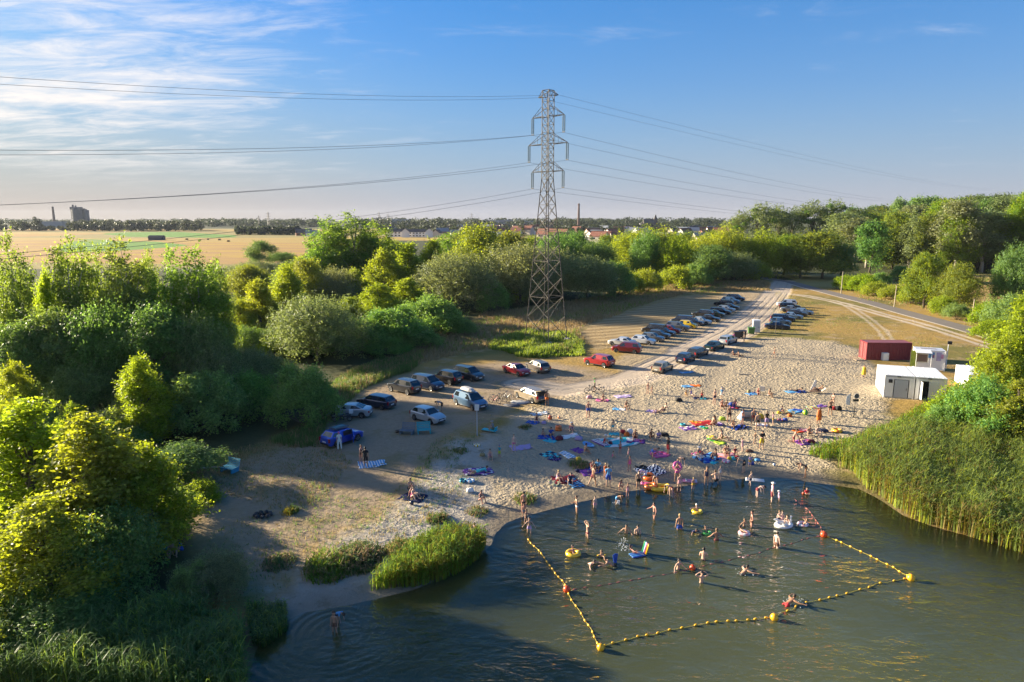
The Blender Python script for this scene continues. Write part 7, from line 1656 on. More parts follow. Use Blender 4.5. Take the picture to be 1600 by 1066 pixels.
 ('C', 787, 575, 'stand', 'f', 90, 'ln', 'shirt:black shorts:lilac', 'woman with black top and pale wrap skirt in the standing group', 'b'),
 ('C', 840, 556, 'stand', 'k', 150, 'sl', 'shirt:rose trunks:yellow', 'child in rose and yellow at the end of the standing group', 'a', 1.3),
 ('C', 905, 452, 'sit', 'k', -30, 'sk', 'shirt:navy trunks:navy', 'child in dark blue sitting beside the khaki blanket', 'b', 1.3),
 ('C', 1221, 542, 'stand', 'm', -70, 'sn', 'robe:orange', 'person wrapped in an orange towel standing on the sand', 'c', 1.72),
 ('C', 1316, 474, 'hips', 'm', -90, 'sk', 'trunks:black', 'man in black trunks standing by the rainbow towel', 'b'),
 ('C', 1340, 404, 'hold', 'f', 200, 'ln', 'bikini:brown', 'woman standing behind the man by the rainbow towel', 'b', 1.6),
 ('C', 335, 556, 'sit', 'm', 10, 'sn', 'trunks:brown', 'person sitting on the orange end of the red towel', 'b'),
 ('C', 365, 552, 'sit', 'f', -160, 'ln', 'bikini:brown', 'second person sitting on the end of the red towel', 'b'),
 ('C', 492, 578, 'sit', 'k', -40, 'sn', 'trunks:navy', 'child sitting at the blue and black towel', 'b', 1.3),
 ('C', 515, 562, 'sit', 'k', -120, 'sn', 'trunks:red', 'second child sitting at the blue and black towel', 'b', 1.2),
 ('C', 372, 690, 'recline', 'f', 160, 'ln', 'bikini:black', 'woman reclining on the lime green towel', 'b'),
 ('C', 425, 678, 'sitleg', 'm', -20, 'sn', 'trunks:khaki', 'man leaning back beside the lime green towel', 'b'),
 ('C', 690, 714, 'stand', 'k', -90, 'sn', 'trunks:cream', 'small child standing next to the man in yellow shorts', 'b', 1.15),
 ('C', 745, 758, 'hold', 'm', -90, 'ck', 'shirt:black shorts:yellow', 'man in black shirt and yellow shorts standing in mid beach', 'b'),
 ('C', 584, 776, 'stand', 'k', 140, 'sl', 'dress:rose', 'girl in a rose dress standing above the bending man', 'd', 1.25),
 ('C', 1140, 640, 'sit', 'm', -100, 'sk', 'trunks:grey', 'dark haired man sitting by the orange towels near the yellow ring', 'b'),
 ('C', 1202, 640, 'sit', 'm', -70, 'sn', 'trunks:navy', 'man sitting in the middle by the dark bag near the yellow ring', 'd'),
 ('C', 1010, 696, 'kneel', 'm', -20, 'sn', 'trunks:maroon', 'person kneeling at the pink group near the reeds', 'b', 1.8),
 ('C', 1064, 700, 'sit', 'f', -60, 'bn', 'swimsuit:pink', 'woman in pink sitting near the reeds', 'a'),
 ('C', 372, 832, 'sit', 'f', 190, 'ln', 'swimsuit:maroon', 'woman sitting at the big blue heap of towels near the water', 'b'),
 ('C', 440, 806, 'sit', 'm', -90, 'sk', 'trunks:maroon', 'man in the middle of the family on the orange towel', 'b'),
 ('C', 470, 806, 'sit', 'f', -120, 'bn', 'swimsuit:grey', 'woman in the middle of the family on the orange towel', 'a'),
 ('C', 522, 800, 'sit', 'k', -90, 'sn', 'shirt:maroon', 'child at the end of the family on the orange towel', 'b', 1.35),
 ('C', 598, 950, 'bend', 'm', 150, 'sn', 'shorts:black', 'tall man in black shorts bending down above the water edge', 'a', 1.85),
 ('C', 648, 905, 'stand', 'k', -110, 'sl', 'shirt:lilac trunks:yellow', 'small child beside the bending man in black shorts', 'a', 1.05),
 ('V', 210, 566, 'walk', 'f', -20, 'bl', 'bikini:orange', 'lone woman in an orange bikini crossing the upper beach', 'b'),
 ('V', 708, 673, 'stand', 'm', -110, 'sn', 'robe:yellow', 'person wrapped in a yellow towel standing before the red container', 'b', 1.62),
 ('F', 1092, 482, 'sitleg', 'm', 0, 'sk', 'trunks:maroon', 'dark skinned man sitting at the upper rim of the sand near the bins', 'c'),
 ('F', 1124, 488, 'sitleg', 'm', 10, 'sk', 'trunks:navy', 'second man sitting at the upper rim of the sand near the bins', 'c'),
 ('F', 1090, 402, 'stand', 'f', -60, 'bn', 'shirt:pink shorts:grey', 'person in pink standing between the white estate car and the black bins', 'b'),
 ('F', 1152, 398, 'stand', 'm', 180, 'sk', 'shirt:black trousers:black', 'person in dark clothes standing at the black bins', 'b'),
 # resting in the shade of the trees
 ('X', 258, 868, 'sit', 'm', -20, 'sk', 'shirt:teal shorts:navy', 'person in teal resting in the deep shade under the trees', 'b'),
 ('X', 270, 866, 'sit', 'm', -60, 'sn', 'trunks:navy', 'shirtless person resting in the middle of the group under the trees', 'b'),
 ('X', 284, 862, 'sit', 'f', -120, 'ln', 'shirt:blue shorts:blue', 'person in blue resting at the bright end of the group under the trees', 'b'),
]
for p in PEOPLE:
    p = list(p) + [None] * (13 - len(p))
    c, x, y, pose, kd, face, hair, wear, label, tone, h, sink, lift = p[:13]
    if (tone or 'b') == 'b': tone = 'befgab'[(len(label) + int(x)) % 6]
    # bathers: table gives (height, sink); seated ones on furniture give lift
    person(c, x, y, pose, kd, face, hair, wear, label, tone or 'b', h, sink, lift=lift or 0.0)
# ------------------------------------------------------------------ towels, blankets, mats
def cloth_mat(key, c1, c2=None, mode='plain', c3=None, sc_=6.0):
    nm = 'towel ' + key
    if nm in _mats: return _mats[nm]
    m = bpy.data.materials.new(nm); m.use_nodes = True; N = NT(m.node_tree); tc = N.n('ShaderNodeTexCoord').outputs['Object']
    A = CLOTH[c1]; col = None
    if mode == 'plain': col = N.mix(N.noise(4, 3, .6, tc), tuple(v*.8 for v in A), tuple(min(1, v*1.1) for v in A))
    else:
        Bc = CLOTH[c2]
        if mode == 'stripe': f = N.n('ShaderNodeTexWave', {'Vector': tc, 'Scale': sc_*.35}, bands_direction='Y').outputs['Fac']; f = N.step(f, .45, .55)
        elif mode == 'check': f = N.n('ShaderNodeTexChecker', {'Vector': tc, 'Scale': sc_}).outputs['Fac']
        elif mode == 'zigzag': f = N.step(N.n('ShaderNodeTexWave', {'Vector': tc, 'Scale': sc_*.35, 'Distortion': 3.0, 'Detail': 0.0, 'Detail Scale': 2.0}, bands_direction='DIAGONAL').outputs['Fac'], .45, .55)
        elif mode == 'half': f = N.step(N.n('ShaderNodeSeparateXYZ', {0: tc}).outputs[1], -.05, .05)
        else: f = N.step(N.n('ShaderNodeTexVoronoi', {'Vector': tc, 'Scale': sc_}).outputs['Distance'], .30, .38)
        col = N.mix(f, A, Bc)
        if c3: col = N.mix(N.step(N.noise(sc_*.7, 2, .5, tc), .56, .60), col, CLOTH[c3])
    p = N.n('ShaderNodeBsdfPrincipled', {'Base Color': col, 'Roughness': .9, 'Specular IOR Level': .15}); o = N.n('ShaderNodeOutputMaterial'); N.link(p.outputs[0], o.inputs[0]); _mats[nm] = m; return m
_tw = []
for k in range(6):                                                    # six crumpled sheets, shared
    r_ = np.random.default_rng(300 + k); nx, ny = 9, 13; V = []; F = []
    ph = r_.uniform(0, 6.28, 8)
    for lay in (0, 1):
        for j in range(ny):
            for i in range(nx):
                u, v = i/(nx-1) - .5, j/(ny-1) - .5
                e = .04*math.sin(9*v + ph[0]) + .03*math.sin(14*u + ph[1]); fold = max(0, u + v*r_.uniform(.95, 1.05) - .78) * 1.2
                z = .035 + .028*math.sin(8*u + 5*v + ph[2]) + .022*math.sin(15*v - 6*u + ph[3]) + fold*.25
                V.append((u + e*(abs(v) > .3) - fold*.5, v + .03*math.sin(11*u + ph[4]) - fold*.5, z if lay else z - .03))
    n = nx*ny
    for j in range(ny-1):
        for i in range(nx-1):
            a = j*nx + i; F.append((n+a, n+a+1, n+a+nx+1, n+a+nx)); F.append((a, a+nx, a+nx+1, a+1))
    rim = [i for i in range(nx)] + [j*nx + nx-1 for j in range(1, ny)] + [(ny-1)*nx + i for i in range(nx-2, -1, -1)] + [j*nx for j in range(ny-2, 0, -1)]
    for q in range(len(rim)): a, b = rim[q], rim[(q+1) % len(rim)]; F.append((a, b, n+b, n+a))
    me = bpy.data.meshes.new('towel'); me.from_pydata(V, [], F); me.materials.append(body_dummy_skin); me.polygons.foreach_set('use_smooth', np.ones(len(F), bool)); me.update(); _tw.append(me)
_ti = 0
def towel(c, x, y, w, l, rz, mat, label, cat='towel', name='towel', z=0.0):
    global _ti; _ti += 1
    px, py = cpx(c, x, y); p = G(px, py); o = inst(name, _tw[_ti % 6], None, p + Vector((0, 0, z)), (0, 0, R(rz)), (w, l, 1), mat)
    e = .6; gx = (H(p.x+e, p.y) - H(p.x-e, p.y))/(2*e); gy = (H(p.x, p.y+e) - H(p.x, p.y-e))/(2*e)
    q = Vector((-gx, -gy, 1)).normalized().to_track_quat('Z', 'Y'); up = Vector((0,0,1)).rotation_difference(Vector((-gx, -gy, 1)).normalized())
    o.rotation_mode = 'QUATERNION'; o.rotation_quaternion = up @ Quaternion((0, 0, 1), R(rz)); tag(o, label, cat, 'towels and blankets on the beach'); return o
cm = cloth_mat
TOWELS = [
 ('A', 405, 742, 1.5, 2.3, -70, cm('ws', 'white', 'sky', 'stripe', None, 9), 'white towel with pale blue stripes on the bare bank'),
 ('A', 660, 950, 1.5, 1.9, 70, cm('nv', 'navy'), 'dark towel under the three on the shaded sand'),
 ('A', 1068, 790, 1.6, 2.5, -82, cm('pat', 'white', 'purple', 'dots', 'navy', 5), 'white and purple patterned blanket in the shade'),
 ('A', 1338, 638, 1.3, 2.0, -75, cm('li', 'lilac'), 'lilac towel behind the woman in the pink bikini'),
 ('B', 755, 352, 1.1, 1.5, 80, cm('pk', 'pink'), 'plain pink towel below the bicycles'),
 ('B', 927, 318, 1.3, 2.0, -80, cm('wl', 'white', 'lilac', 'dots', None, 4), 'white and lilac blanket lying open at the grassy edge'),
 ('B', 895, 425, .9, 1.4, 80, cm('wb', 'white', 'sky', 'half'), 'white and blue towel of the man sitting on the upper sand'),
 ('B', 1165, 442, 1.0, 1.1, 60, cm('pu', 'purple', 'lilac', 'dots', None, 5), 'purple towel next to the reclining woman'),
 ('B', 172, 535, 1.1, 1.3, 60, cm('bl', 'sky', 'blue', 'dots', None, 6), 'bright blue towel in the group near the beige estate car'),
 ('B', 235, 462, 1.0, 2.0, -65, cm('gm', 'grey', 'white', 'stripe', 'sky', 8), 'grey striped blanket under the tailgate end of the beige estate'),
 ('B', 312, 662, 1.2, 2.2, 80, cm('bb', 'blue'), 'strong blue towel of the person in the blue shirt'),
 ('B', 318, 688, .9, 1.2, 60, cm('tq', 'turq'), 'small turquoise towel below the strong blue one'),
 ('B', 470, 652, 1.0, 2.4, -60, cm('ll', 'lilac', 'white', 'dots', None, 4), 'long lilac towel leading up to the person in purple'),
 ('B', 555, 768, 1.1, 1.2, 40, cm('dp', 'purple'), 'dark purple towel of the man below the blue oval board'),
 ('B', 461, 805, .9, 1.7, 30, cm('lb', 'sky', 'white', 'stripe', None, 5), 'pale blue towel lying alone in mid beach'),
 ('B', 320, 808, 1.4, 1.6, 45, cm('tz', 'turq', 'navy', 'check', None, 4), 'turquoise and navy towels thrown together'),
 ('B', 356, 838, 1.0, 1.1, 70, cm('pn', 'purple', 'navy', 'dots', None, 5), 'dark purple towel beside the turquoise and navy heap'),
 ('B', 890, 698, 2.3, 3.4, -80, cm('tb', 'turq', 'white', 'zigzag', None, 3), 'big turquoise and white blanket in mid beach', ),
 ('B', 1032, 690, 1.2, 1.7, 80, cm('pm', 'maroon', 'purple', 'dots', None, 4), 'plum towel of the big tanned man'),
 ('B', 850, 632, .8, 1.0, 80, cm('tq2', 'turq'), 'small turquoise cloth at the feet of a child'),
 ('B', 1235, 805, 1.3, 1.7, -70, cm('rp', 'red', 'pink', 'dots', None, 4), 'red and pink towels in front of the woman in red shorts'),
 ('B', 1200, 790, .8, 1.0, 30, cm('lp', 'lilac', 'purple', 'dots', None, 4), 'lilac heap next to the bending boy in blue trunks'),
 ('B', 645, 940, 1.5, 2.0, -60, cm('vp', 'purple', 'blue', 'half'), 'purple towel of the group near the water'),
 ('B', 722, 925, 1.0, 1.0, 30, cm('gl', 'lilac', 'grey', 'dots', None, 4), 'grey lilac bundle at the end of the purple towel'),
 ('B', 440, 1012, 1.5, 2.0, -75, cm('cr', 'red', 'maroon', 'dots', None, 3), 'crimson towel between two seated women'),
 ('B', 515, 1035, 1.1, 1.9, 20, cm('zz', 'sky', 'navy', 'zigzag', None, 6), 'blue zigzag towel of the dark haired woman near the water'),
 ('B', 350, 1042, 1.0, 1.0, 60, cm('rg', 'rose', 'green', 'stripe', None, 8), 'small rose and green towel at the end of the crimson one'),
 ('B', 1165, 940, 1.9, 2.3, -60, cm('ds', 'white', 'navy', 'zigzag', None, 9), 'white and dark striped blanket near the water'),
 ('B', 1090, 918, .9, 1.2, 20, cm('bk', 'black'), 'black cloth at the corner of the white and dark striped blanket'),
 ('B', 1560, 812, .9, 1.1, 20, cm('pkh', 'rose', 'white', 'dots', None, 5), 'pink heap of clothes next to the woman in the white hat'),
 ('C', 125, 118, .9, 2.0, -80, cm('wt', 'white', 'sky', 'dots', None, 3), 'white blanket lying in the shadow of the parked cars'),
 ('C', 165, 232, 1.0, 2.6, -72, cm('bo', 'sky', 'orange', 'half'), 'half blue half orange towel on the upper beach'),
 ('C', 232, 334, 1.0, 1.5, 80, cm('dk', 'teal', 'navy', 'half'), 'dark towel under the woman in red of the trio'),
 ('C', 525, 410, .9, 1.0, 60, cm('rd', 'red', 'pink', 'half'), 'red cloth at the feet of the woman in pink'),
 ('C', 668, 298, 1.0, 1.4, -70, cm('b2', 'blue', 'sky', 'dots', None, 4), 'blue towel next to the child in red on the upper beach'),
 ('C', 1032, 280, 1.1, 2.5, -85, cm('l2', 'sky', 'blue', 'half'), 'light blue towel under the lying man'),
 ('C', 262, 542, 1.4, 2.4, -75, cm('rr', 'red'), 'large red towel in mid beach'),
 ('C', 195, 535, .7, 1.2, 40, cm('or', 'orange', 'yellow', 'stripe', None, 6), 'orange and yellow cloth at the end of the large red towel'),
 ('C', 265, 578, .6, .9, 30, cm('gt', 'green', 'teal', 'half'), 'green cloth below the large red towel'),
 ('C', 142, 585, 1.1, 1.7, -70, cm('wp', 'white', 'purple', 'dots', None, 4), 'white and purple towel next to the dark teal ring'),
 ('C', 395, 550, .8, .9, 20, cm('vi', 'purple', 'lilac', 'half'), 'violet cloth behind the pair on the red towel'),
 ('C', 557, 575, 1.2, 2.0, -62, cm('bn', 'blue', 'black', 'zigzag', None, 4), 'blue and black towel of the two children'),
 ('C', 748, 556, .8, 1.2, 70, cm('rs', 'rose', 'white', 'dots', None, 5), 'rose cloth at the feet of the standing group'),
 ('C', 960, 448, 1.2, 1.7, -70, cm('kh', 'khaki'), 'khaki blanket on the upper beach'),
 ('C', 1035, 440, 1.2, 1.8, -60, cm('b3', 'sky', 'blue', 'half', None), 'bright blue towel joined to the khaki blanket'),
 ('C', 1185, 412, 1.0, 1.4, -70, cm('rb', 'yellow', 'teal', 'stripe', 'red', 5), 'rainbow striped towel by the standing pair'),
 ('C', 1240, 400, .9, 1.4, -60, cm('ub', 'blue', 'purple', 'dots', None, 4), 'blue and purple towel between rainbow towel and standing pair'),
 ('C', 372, 690, 1.0, 1.9, 25, cm('lm', 'lime', 'green', 'half'), 'lime green towel of the reclining woman'),
 ('C', 330, 660, .7, .9, 10, cm('yl', 'cream', 'yellow', 'dots', None, 4), 'pale yellow cloth at the top of the lime green towel'),
 ('C', 1080, 605, 1.0, 1.7, -75, cm('op', 'orange', 'rose', 'half', 'red'), 'orange and rose towels of the two men near the yellow ring'),
 ('C', 1110, 700, 1.3, 1.9, -75, cm('pb', 'pink', 'purple', 'dots', None, 4), 'pink patterned towel near the reeds'),
 ('C', 300, 832, 1.6, 2.3, -60, cm('bh', 'sky', 'navy', 'zigzag', 'blue', 4), 'big heap of blue towels near the water'),
 ('C', 330, 862, .8, 1.0, 40, cm('bt', 'turq', 'blue', 'half'), 'small turquoise towel at the foot of the blue heap'),
 ('C', 450, 814, 1.3, 1.9, -78, cm('ot', 'orange', 'rose', 'dots', None, 3), 'orange towel under the family near the water'),
 ('C', 215, 805, .8, 1.0, 30, cm('wk', 'white', 'pink', 'half'), 'white and pink bundle beside the big blue heap'),
 ('C', 610, 480, .1, .1, 0, cm('wt', 'white', 'sky', 'dots'), None),
]
for t_ in TOWELS:
    if t_[7]: towel(*t_)
# ------------------------------------------------------------------ inflatables, balls, bags
def vinyl(c): return pmat('vinyl ' + c, CLOTH[c], .25, 0, var=.04, spec=.6)
def place(o, c, x, y, water=False, dz=0.0, rz=0.0, label=None, cat=None, group=None):
    px, py = cpx(c, x, y); p = W(px, py) if water else G(px, py)
    o.location = p + Vector((0, 0, dz)); o.rotation_euler = (0, 0, R(rz)); return tag(o, label, cat, group)
def ring(c, x, y, Ro, col, label, water=False, tilt=None, spots=None, h=None, grp='swim rings'):
    Ro *= .72; r_ = Ro*.30; t = thing('swim_ring', label, 'swim ring', (0, 0, 0), 0, grp)
    o = MB().torus(Ro-r_, r_, 28, 12).build('tube', vinyl(col), t, True)
    if spots:
        s = MB(); V = []; F = []
        for k in range(6):                                             # coloured bands round the tube
            b = len(V)
            for i in range(4):
                th = k*1.047 + i*.14
                for j in range(12):
                    p = 2*math.pi*j/12; q = (Ro-r_) + r_*1.02*math.cos(p); V.append((q*math.cos(th), q*math.sin(th), r_*1.02*math.sin(p)))
            for i in range(3):
                for j in range(12): F.append((b+i*12+j, b+(i+1)*12+j, b+(i+1)*12+(j+1) % 12, b+i*12+(j+1) % 12))
        s.add(V, F).build('band', vinyl(spots), t, True)
    MB().tube([(Ro-r_, 0, r_), (Ro-r_, 0, r_+.03)], .02, 6).build('valve', vinyl('white'), t)
    place(t, c, x, y, water, (.02 if water else r_*.9) + (h or 0))
    if tilt: t.rotation_euler = (R(tilt), 0, R(20))
    return t
ring('A', 975, 850, .50, 'teal', 'dark blue turquoise swim ring of the pair lying in the shade', spots='navy')
ring('A', 1019, 852, .52, 'sky', 'pale blue swim ring of the pair lying in the shade', spots='white')
ring('A', 1062, 628, .42, 'yellow', 'yellow swim ring lying on the pale sand in the shade', spots='white')
ring('B', 1085, 995, .55, 'white', 'white and lilac swim ring behind the boy in black trunks', spots='lilac', tilt=55, h=.25)
ring('E', 42, 130, .62, 'pink', 'big pink swim ring held behind the woman in pink', tilt=62, h=.75)
ring('C', 450, 866, .48, 'white', 'pink and white swim ring near the water', spots='pink')
ring('C', 905, 520, .45, 'orange', 'orange and blue swim ring near the standing group', spots='blue')
ring('C', 90, 556, .42, 'teal', 'dark teal swim ring beside the white and purple towel')
ring('C', 1375, 612, .72, 'yellow', 'large yellow and orange swim ring on the sand near the reeds', spots='orange')
ring('D', 617, 775, .72, 'yellow', 'big yellow swim ring floating with a child in it', True)
ring('E', 210, 425, .58, 'yellow', 'yellow swim ring floating alone far out, child in a white cap inside', True)
ring('E', 290, 605, .50, 'green', 'green swim ring with a child in it', True)
ring('E', 602, 605, .58, 'rose', 'pale pink and white swim ring with a child lounging in it', True, spots='white')
ring('E', 1090, 532, .55, 'white', 'white swim ring nearest the float line corner', True, spots='rose')
def ball(c, x, y, r_, c1, c2, label):
    t = thing('beach_ball', label, 'ball'); 
    m1, m2 = MB(), MB()
    for k in range(6):
        V = []; F = []
        for i in range(7):
            ph = -math.pi/2 + math.pi*i/6
            for j in range(4): th = k*1.047 + j*.349; V.append((r_*math.cos(ph)*math.cos(th), r_*math.cos(ph)*math.sin(th), r_*math.sin(ph)))
        for i in range(6):
            for j in range(3): F.append((i*4+j, i*4+j+1, i*4+4+j+1, i*4+4+j))
        (m1 if k % 2 else m2).add(V, F)
    m1.build('gore', vinyl(c1), t, True); m2.build('gore', vinyl(c2), t, True); return place(t, c, x, y, False, r_*.95)
ball('B', 318, 510, .24, 'red', 'orange', 'red ball on the sand near the beige estate car')
ball('B', 392, 502, .16, 'orange', 'cream', 'small orange ball on the upper sand')
ball('C', 1110, 472, .30, 'lime', 'green', 'lime green ball beside the bright blue towel')
ball('B', 640, 865 + 90, .14, 'navy', 'purple', 'small dark ball at the edge of the purple towel')
ball('E', 850, 40 + 2, .12, 'white', 'sky', 'tiny white ball at the strand near the bending men')
ball('S', 1000, 258, .17, 'black', 'navy', 'small dark ball on the shaded sand below the seated group')
def airmat(c, x, y, w, l, rz, c1, c2, label, water=False, head=None, n=6):
    t = thing('air_mat', label, 'air mat', (0, 0, 0), 0, 'air mats'); r_ = w/n/2
    for k in range(n): MB().tube([(-w/2 + r_*(2*k+1), -l/2, 0), (-w/2 + r_*(2*k+1), -l/2+.04, 0), (-w/2 + r_*(2*k+1), l/2-.04, 0), (-w/2 + r_*(2*k+1), l/2, 0)], [r_*.5, r_*1.05, r_*1.05, r_*.5], 8).build('air_tube', vinyl(c1 if k % 2 else c2), t, True)
    if head:
        hb = MB(); cols = head
        for k in range(n): MB().tube([(-w/2 + r_*(2*k+1), l/2+.02, .03), (-w/2 + r_*(2*k+1), l/2+.20, .60), (-w/2 + r_*(2*k+1), l/2+.22, .74)], [r_*.9, r_*1.02, r_*.5], 8).build('headrest_tube', vinyl(cols[k % len(cols)]), t, True)
    else: MB().tube([(-w/2+.05, l/2-.12, r_*.9), (w/2-.05, l/2-.12, r_*.9)], r_*1.1, 8).build('pillow', vinyl(c1), t, True)
    return place(t, c, x, y, water, .04 if water else r_*1.0, rz)
airmat('B', 735, 708, .75, 1.9, 32, 'white', 'purple', 'white and purple striped air mat beside the turquoise blanket')
airmat('B', 1440, 1024, .6, 1.2, 80, 'pink', 'rose', 'pink air mat lying by the water edge')
airmat('B', 1490, 1026, .6, 1.0, 80, 'white', 'lilac', 'white air mat next to the pink one by the water edge')
airmat('B', 1125, 1048, .5, 1.0, 75, 'pink', 'pink', 'small pink mat beside the orange boat')
airmat('D', 1150, 788, .58, .95, -70, 'blue', 'sky', 'blue air mat with a raised rainbow headrest', True, head=['green', 'teal', 'white', 'purple', 'orange', 'yellow'])
airmat('E', 690, 165, .6, 1.5, 75, 'white', 'white', 'white board at the water edge beside the wading child')
t = thing('bodyboard', 'blue oval bodyboard lying on the sand', 'bodyboard')
V = []; n = 20
for zz in (0, .07): V += [(.42*math.cos(k*2*math.pi/n), .82*math.sin(k*2*math.pi/n), zz + .05*math.sin(k*2*math.pi/n)**2) for k in range(n)]
MB().add(V, [tuple(range(n-1, -1, -1)), tuple(range(n, 2*n))] + [(k, (k+1) % n, n+(k+1) % n, n+k) for k in range(n)]).build('deck', vinyl('sky'), t); MB().box((0, .1, .10), (.5, .7, .02)).build('grip_pad', vinyl('blue'), t); place(t, 'B', 637, 722, rz=25)
def boat(c, x, y, L, Wd, col, label, water, rz):
    t = thing('inflatable_boat', label, 'inflatable boat'); m = MB(); pts = []
    for k in range(25):
        a = 2*math.pi*k/24; pts.append((L/2*math.copysign(abs(math.cos(a))**.75, math.cos(a)), Wd/2*math.copysign(abs(math.sin(a))**.75, math.sin(a)), .05 + .10*max(0, math.cos(a))**3))
    m.tube(pts, .16, 10, cap=False).build('hull_tube', vinyl(col), t, True); MB().box((0, 0, -.05), (L*.82, Wd*.8, .08)).build('floor', vinyl('orange'), t); MB().tube([(-.1, -Wd*.4, .05), (-.1, Wd*.4, .05)], .10, 8).build('seat', vinyl('yellow'), t, True)
    return place(t, c, x, y, water, .10, rz)
boat('D', 1342, 238, 1.4, .85, 'yellow', 'orange yellow inflatable boat at the water edge', False, 10)
boat('D', 1262, 228, .8, .6, 'orange', 'small orange inflatable beside the orange yellow boat', False, 30)
boat('B', 1140, 1004, .9, .6, 'orange', 'orange float behind the boy in black trunks', False, 60)
t = thing('swim_float', 'square orange inflatable seat on the sand', 'inflatable'); m = MB()
m.torus(.30, .17, 4, 10).build('tube', vinyl('orange'), t, True); MB().box((0, 0, -.08), (.5, .5, .06)).build('floor', vinyl('orange'), t); MB().torus(.30, .14, 4, 10, Matrix.Translation((0, 0, .2))).build('tube', vinyl('orange'), t, True); place(t, 'B', 388, 600, dz=.15, rz=40)
t = thing('swan_float', 'white swan shaped float with a child riding on it', 'swan float'); MB().torus(.62, .24, 28, 12, Matrix.Diagonal((1.35, 1, 1, 1))).build('tube', vinyl('white'), t, True)
MB().tube([(.85, 0, .05), (1.02, 0, .40), (.92, 0, .72), (1.0, 0, .86), (1.14, 0, .84)], [.16, .12, .09, .11, .06], 10).build('neck', vinyl('white'), t, True); MB().tube([(1.12, 0, .85), (1.26, 0, .80)], [.05, .015], 8).build('beak', vinyl('orange'), t)
for s in (-1, 1): MB().tube([(.1, s*.62, .15), (-.4, s*.78, .36), (-.85, s*.66, .52)], [.14, .16, .04], 8).build('wing', vinyl('white'), t, True)
t.scale = (.62,)*3; place(t, 'E', 930, 540, True, .05, 20)
t = thing('swim_fin', 'blue swim fin sticking out of the water beside a swimmer', 'swim fin'); MB().add([(-.10, 0, 0), (.10, 0, 0), (.22, .02, .55), (0, .03, .62), (-.20, .02, .55), (-.10, .05, 0), (.10, .05, 0), (.22, .05, .55), (0, .06, .62), (-.20, .05, .55)], [(0, 1, 2, 3, 4), (9, 8, 7, 6, 5), (0, 5, 6, 1), (1, 6, 7, 2), (2, 7, 8, 3), (3, 8, 9, 4), (4, 9, 5, 0)]).build('blade', vinyl('blue'), t); MB().tube([(-.08, .02, .03), (.08, .02, .03)], .06, 8).build('strap', vinyl('blue'), t); place(t, 'D', 968, 852, True, 0, 30)
def bag(c, x, y, size, col, rz, label, cat='bag', h=None):
    w, d, hh = size; t = thing('beach_bag', label, cat, (0, 0, 0), 0, 'bags on the beach'); m = MB(); prof = [(-.5, .55), (-.42, .95), (-.1, 1.0), (.28, .86), (.44, .62), (.5, .25)]
    V = []; F = []; n = 12
    for z, s in prof:
        for k in range(n):
            a = 2*math.pi*k/n; ca, sa = math.cos(a), math.sin(a); q = .55
            V.append((w/2*s*math.copysign(abs(ca)**q, ca), d/2*s*math.copysign(abs(sa)**q, sa)*(1.05 if k % 3 else .92), (z+.5)*hh))
    for i in range(len(prof)-1):
        for k in range(n): F.append((i*n+k, i*n+(k+1) % n, (i+1)*n+(k+1) % n, (i+1)*n+k))
    F += [tuple(range(n-1, -1, -1)), tuple((len(prof)-1)*n+k for k in range(n))]; m.add(V, F).build('body', cmat(col), t, True)
    MB().tube([(-w*.25, 0, hh*.9), (-w*.15, 0, hh*1.25), (w*.15, 0, hh*1.25), (w*.25, 0, hh*.9)], .018, 6).build('handle', trim, t); return place(t, c, x, y, False, -.01, rz)
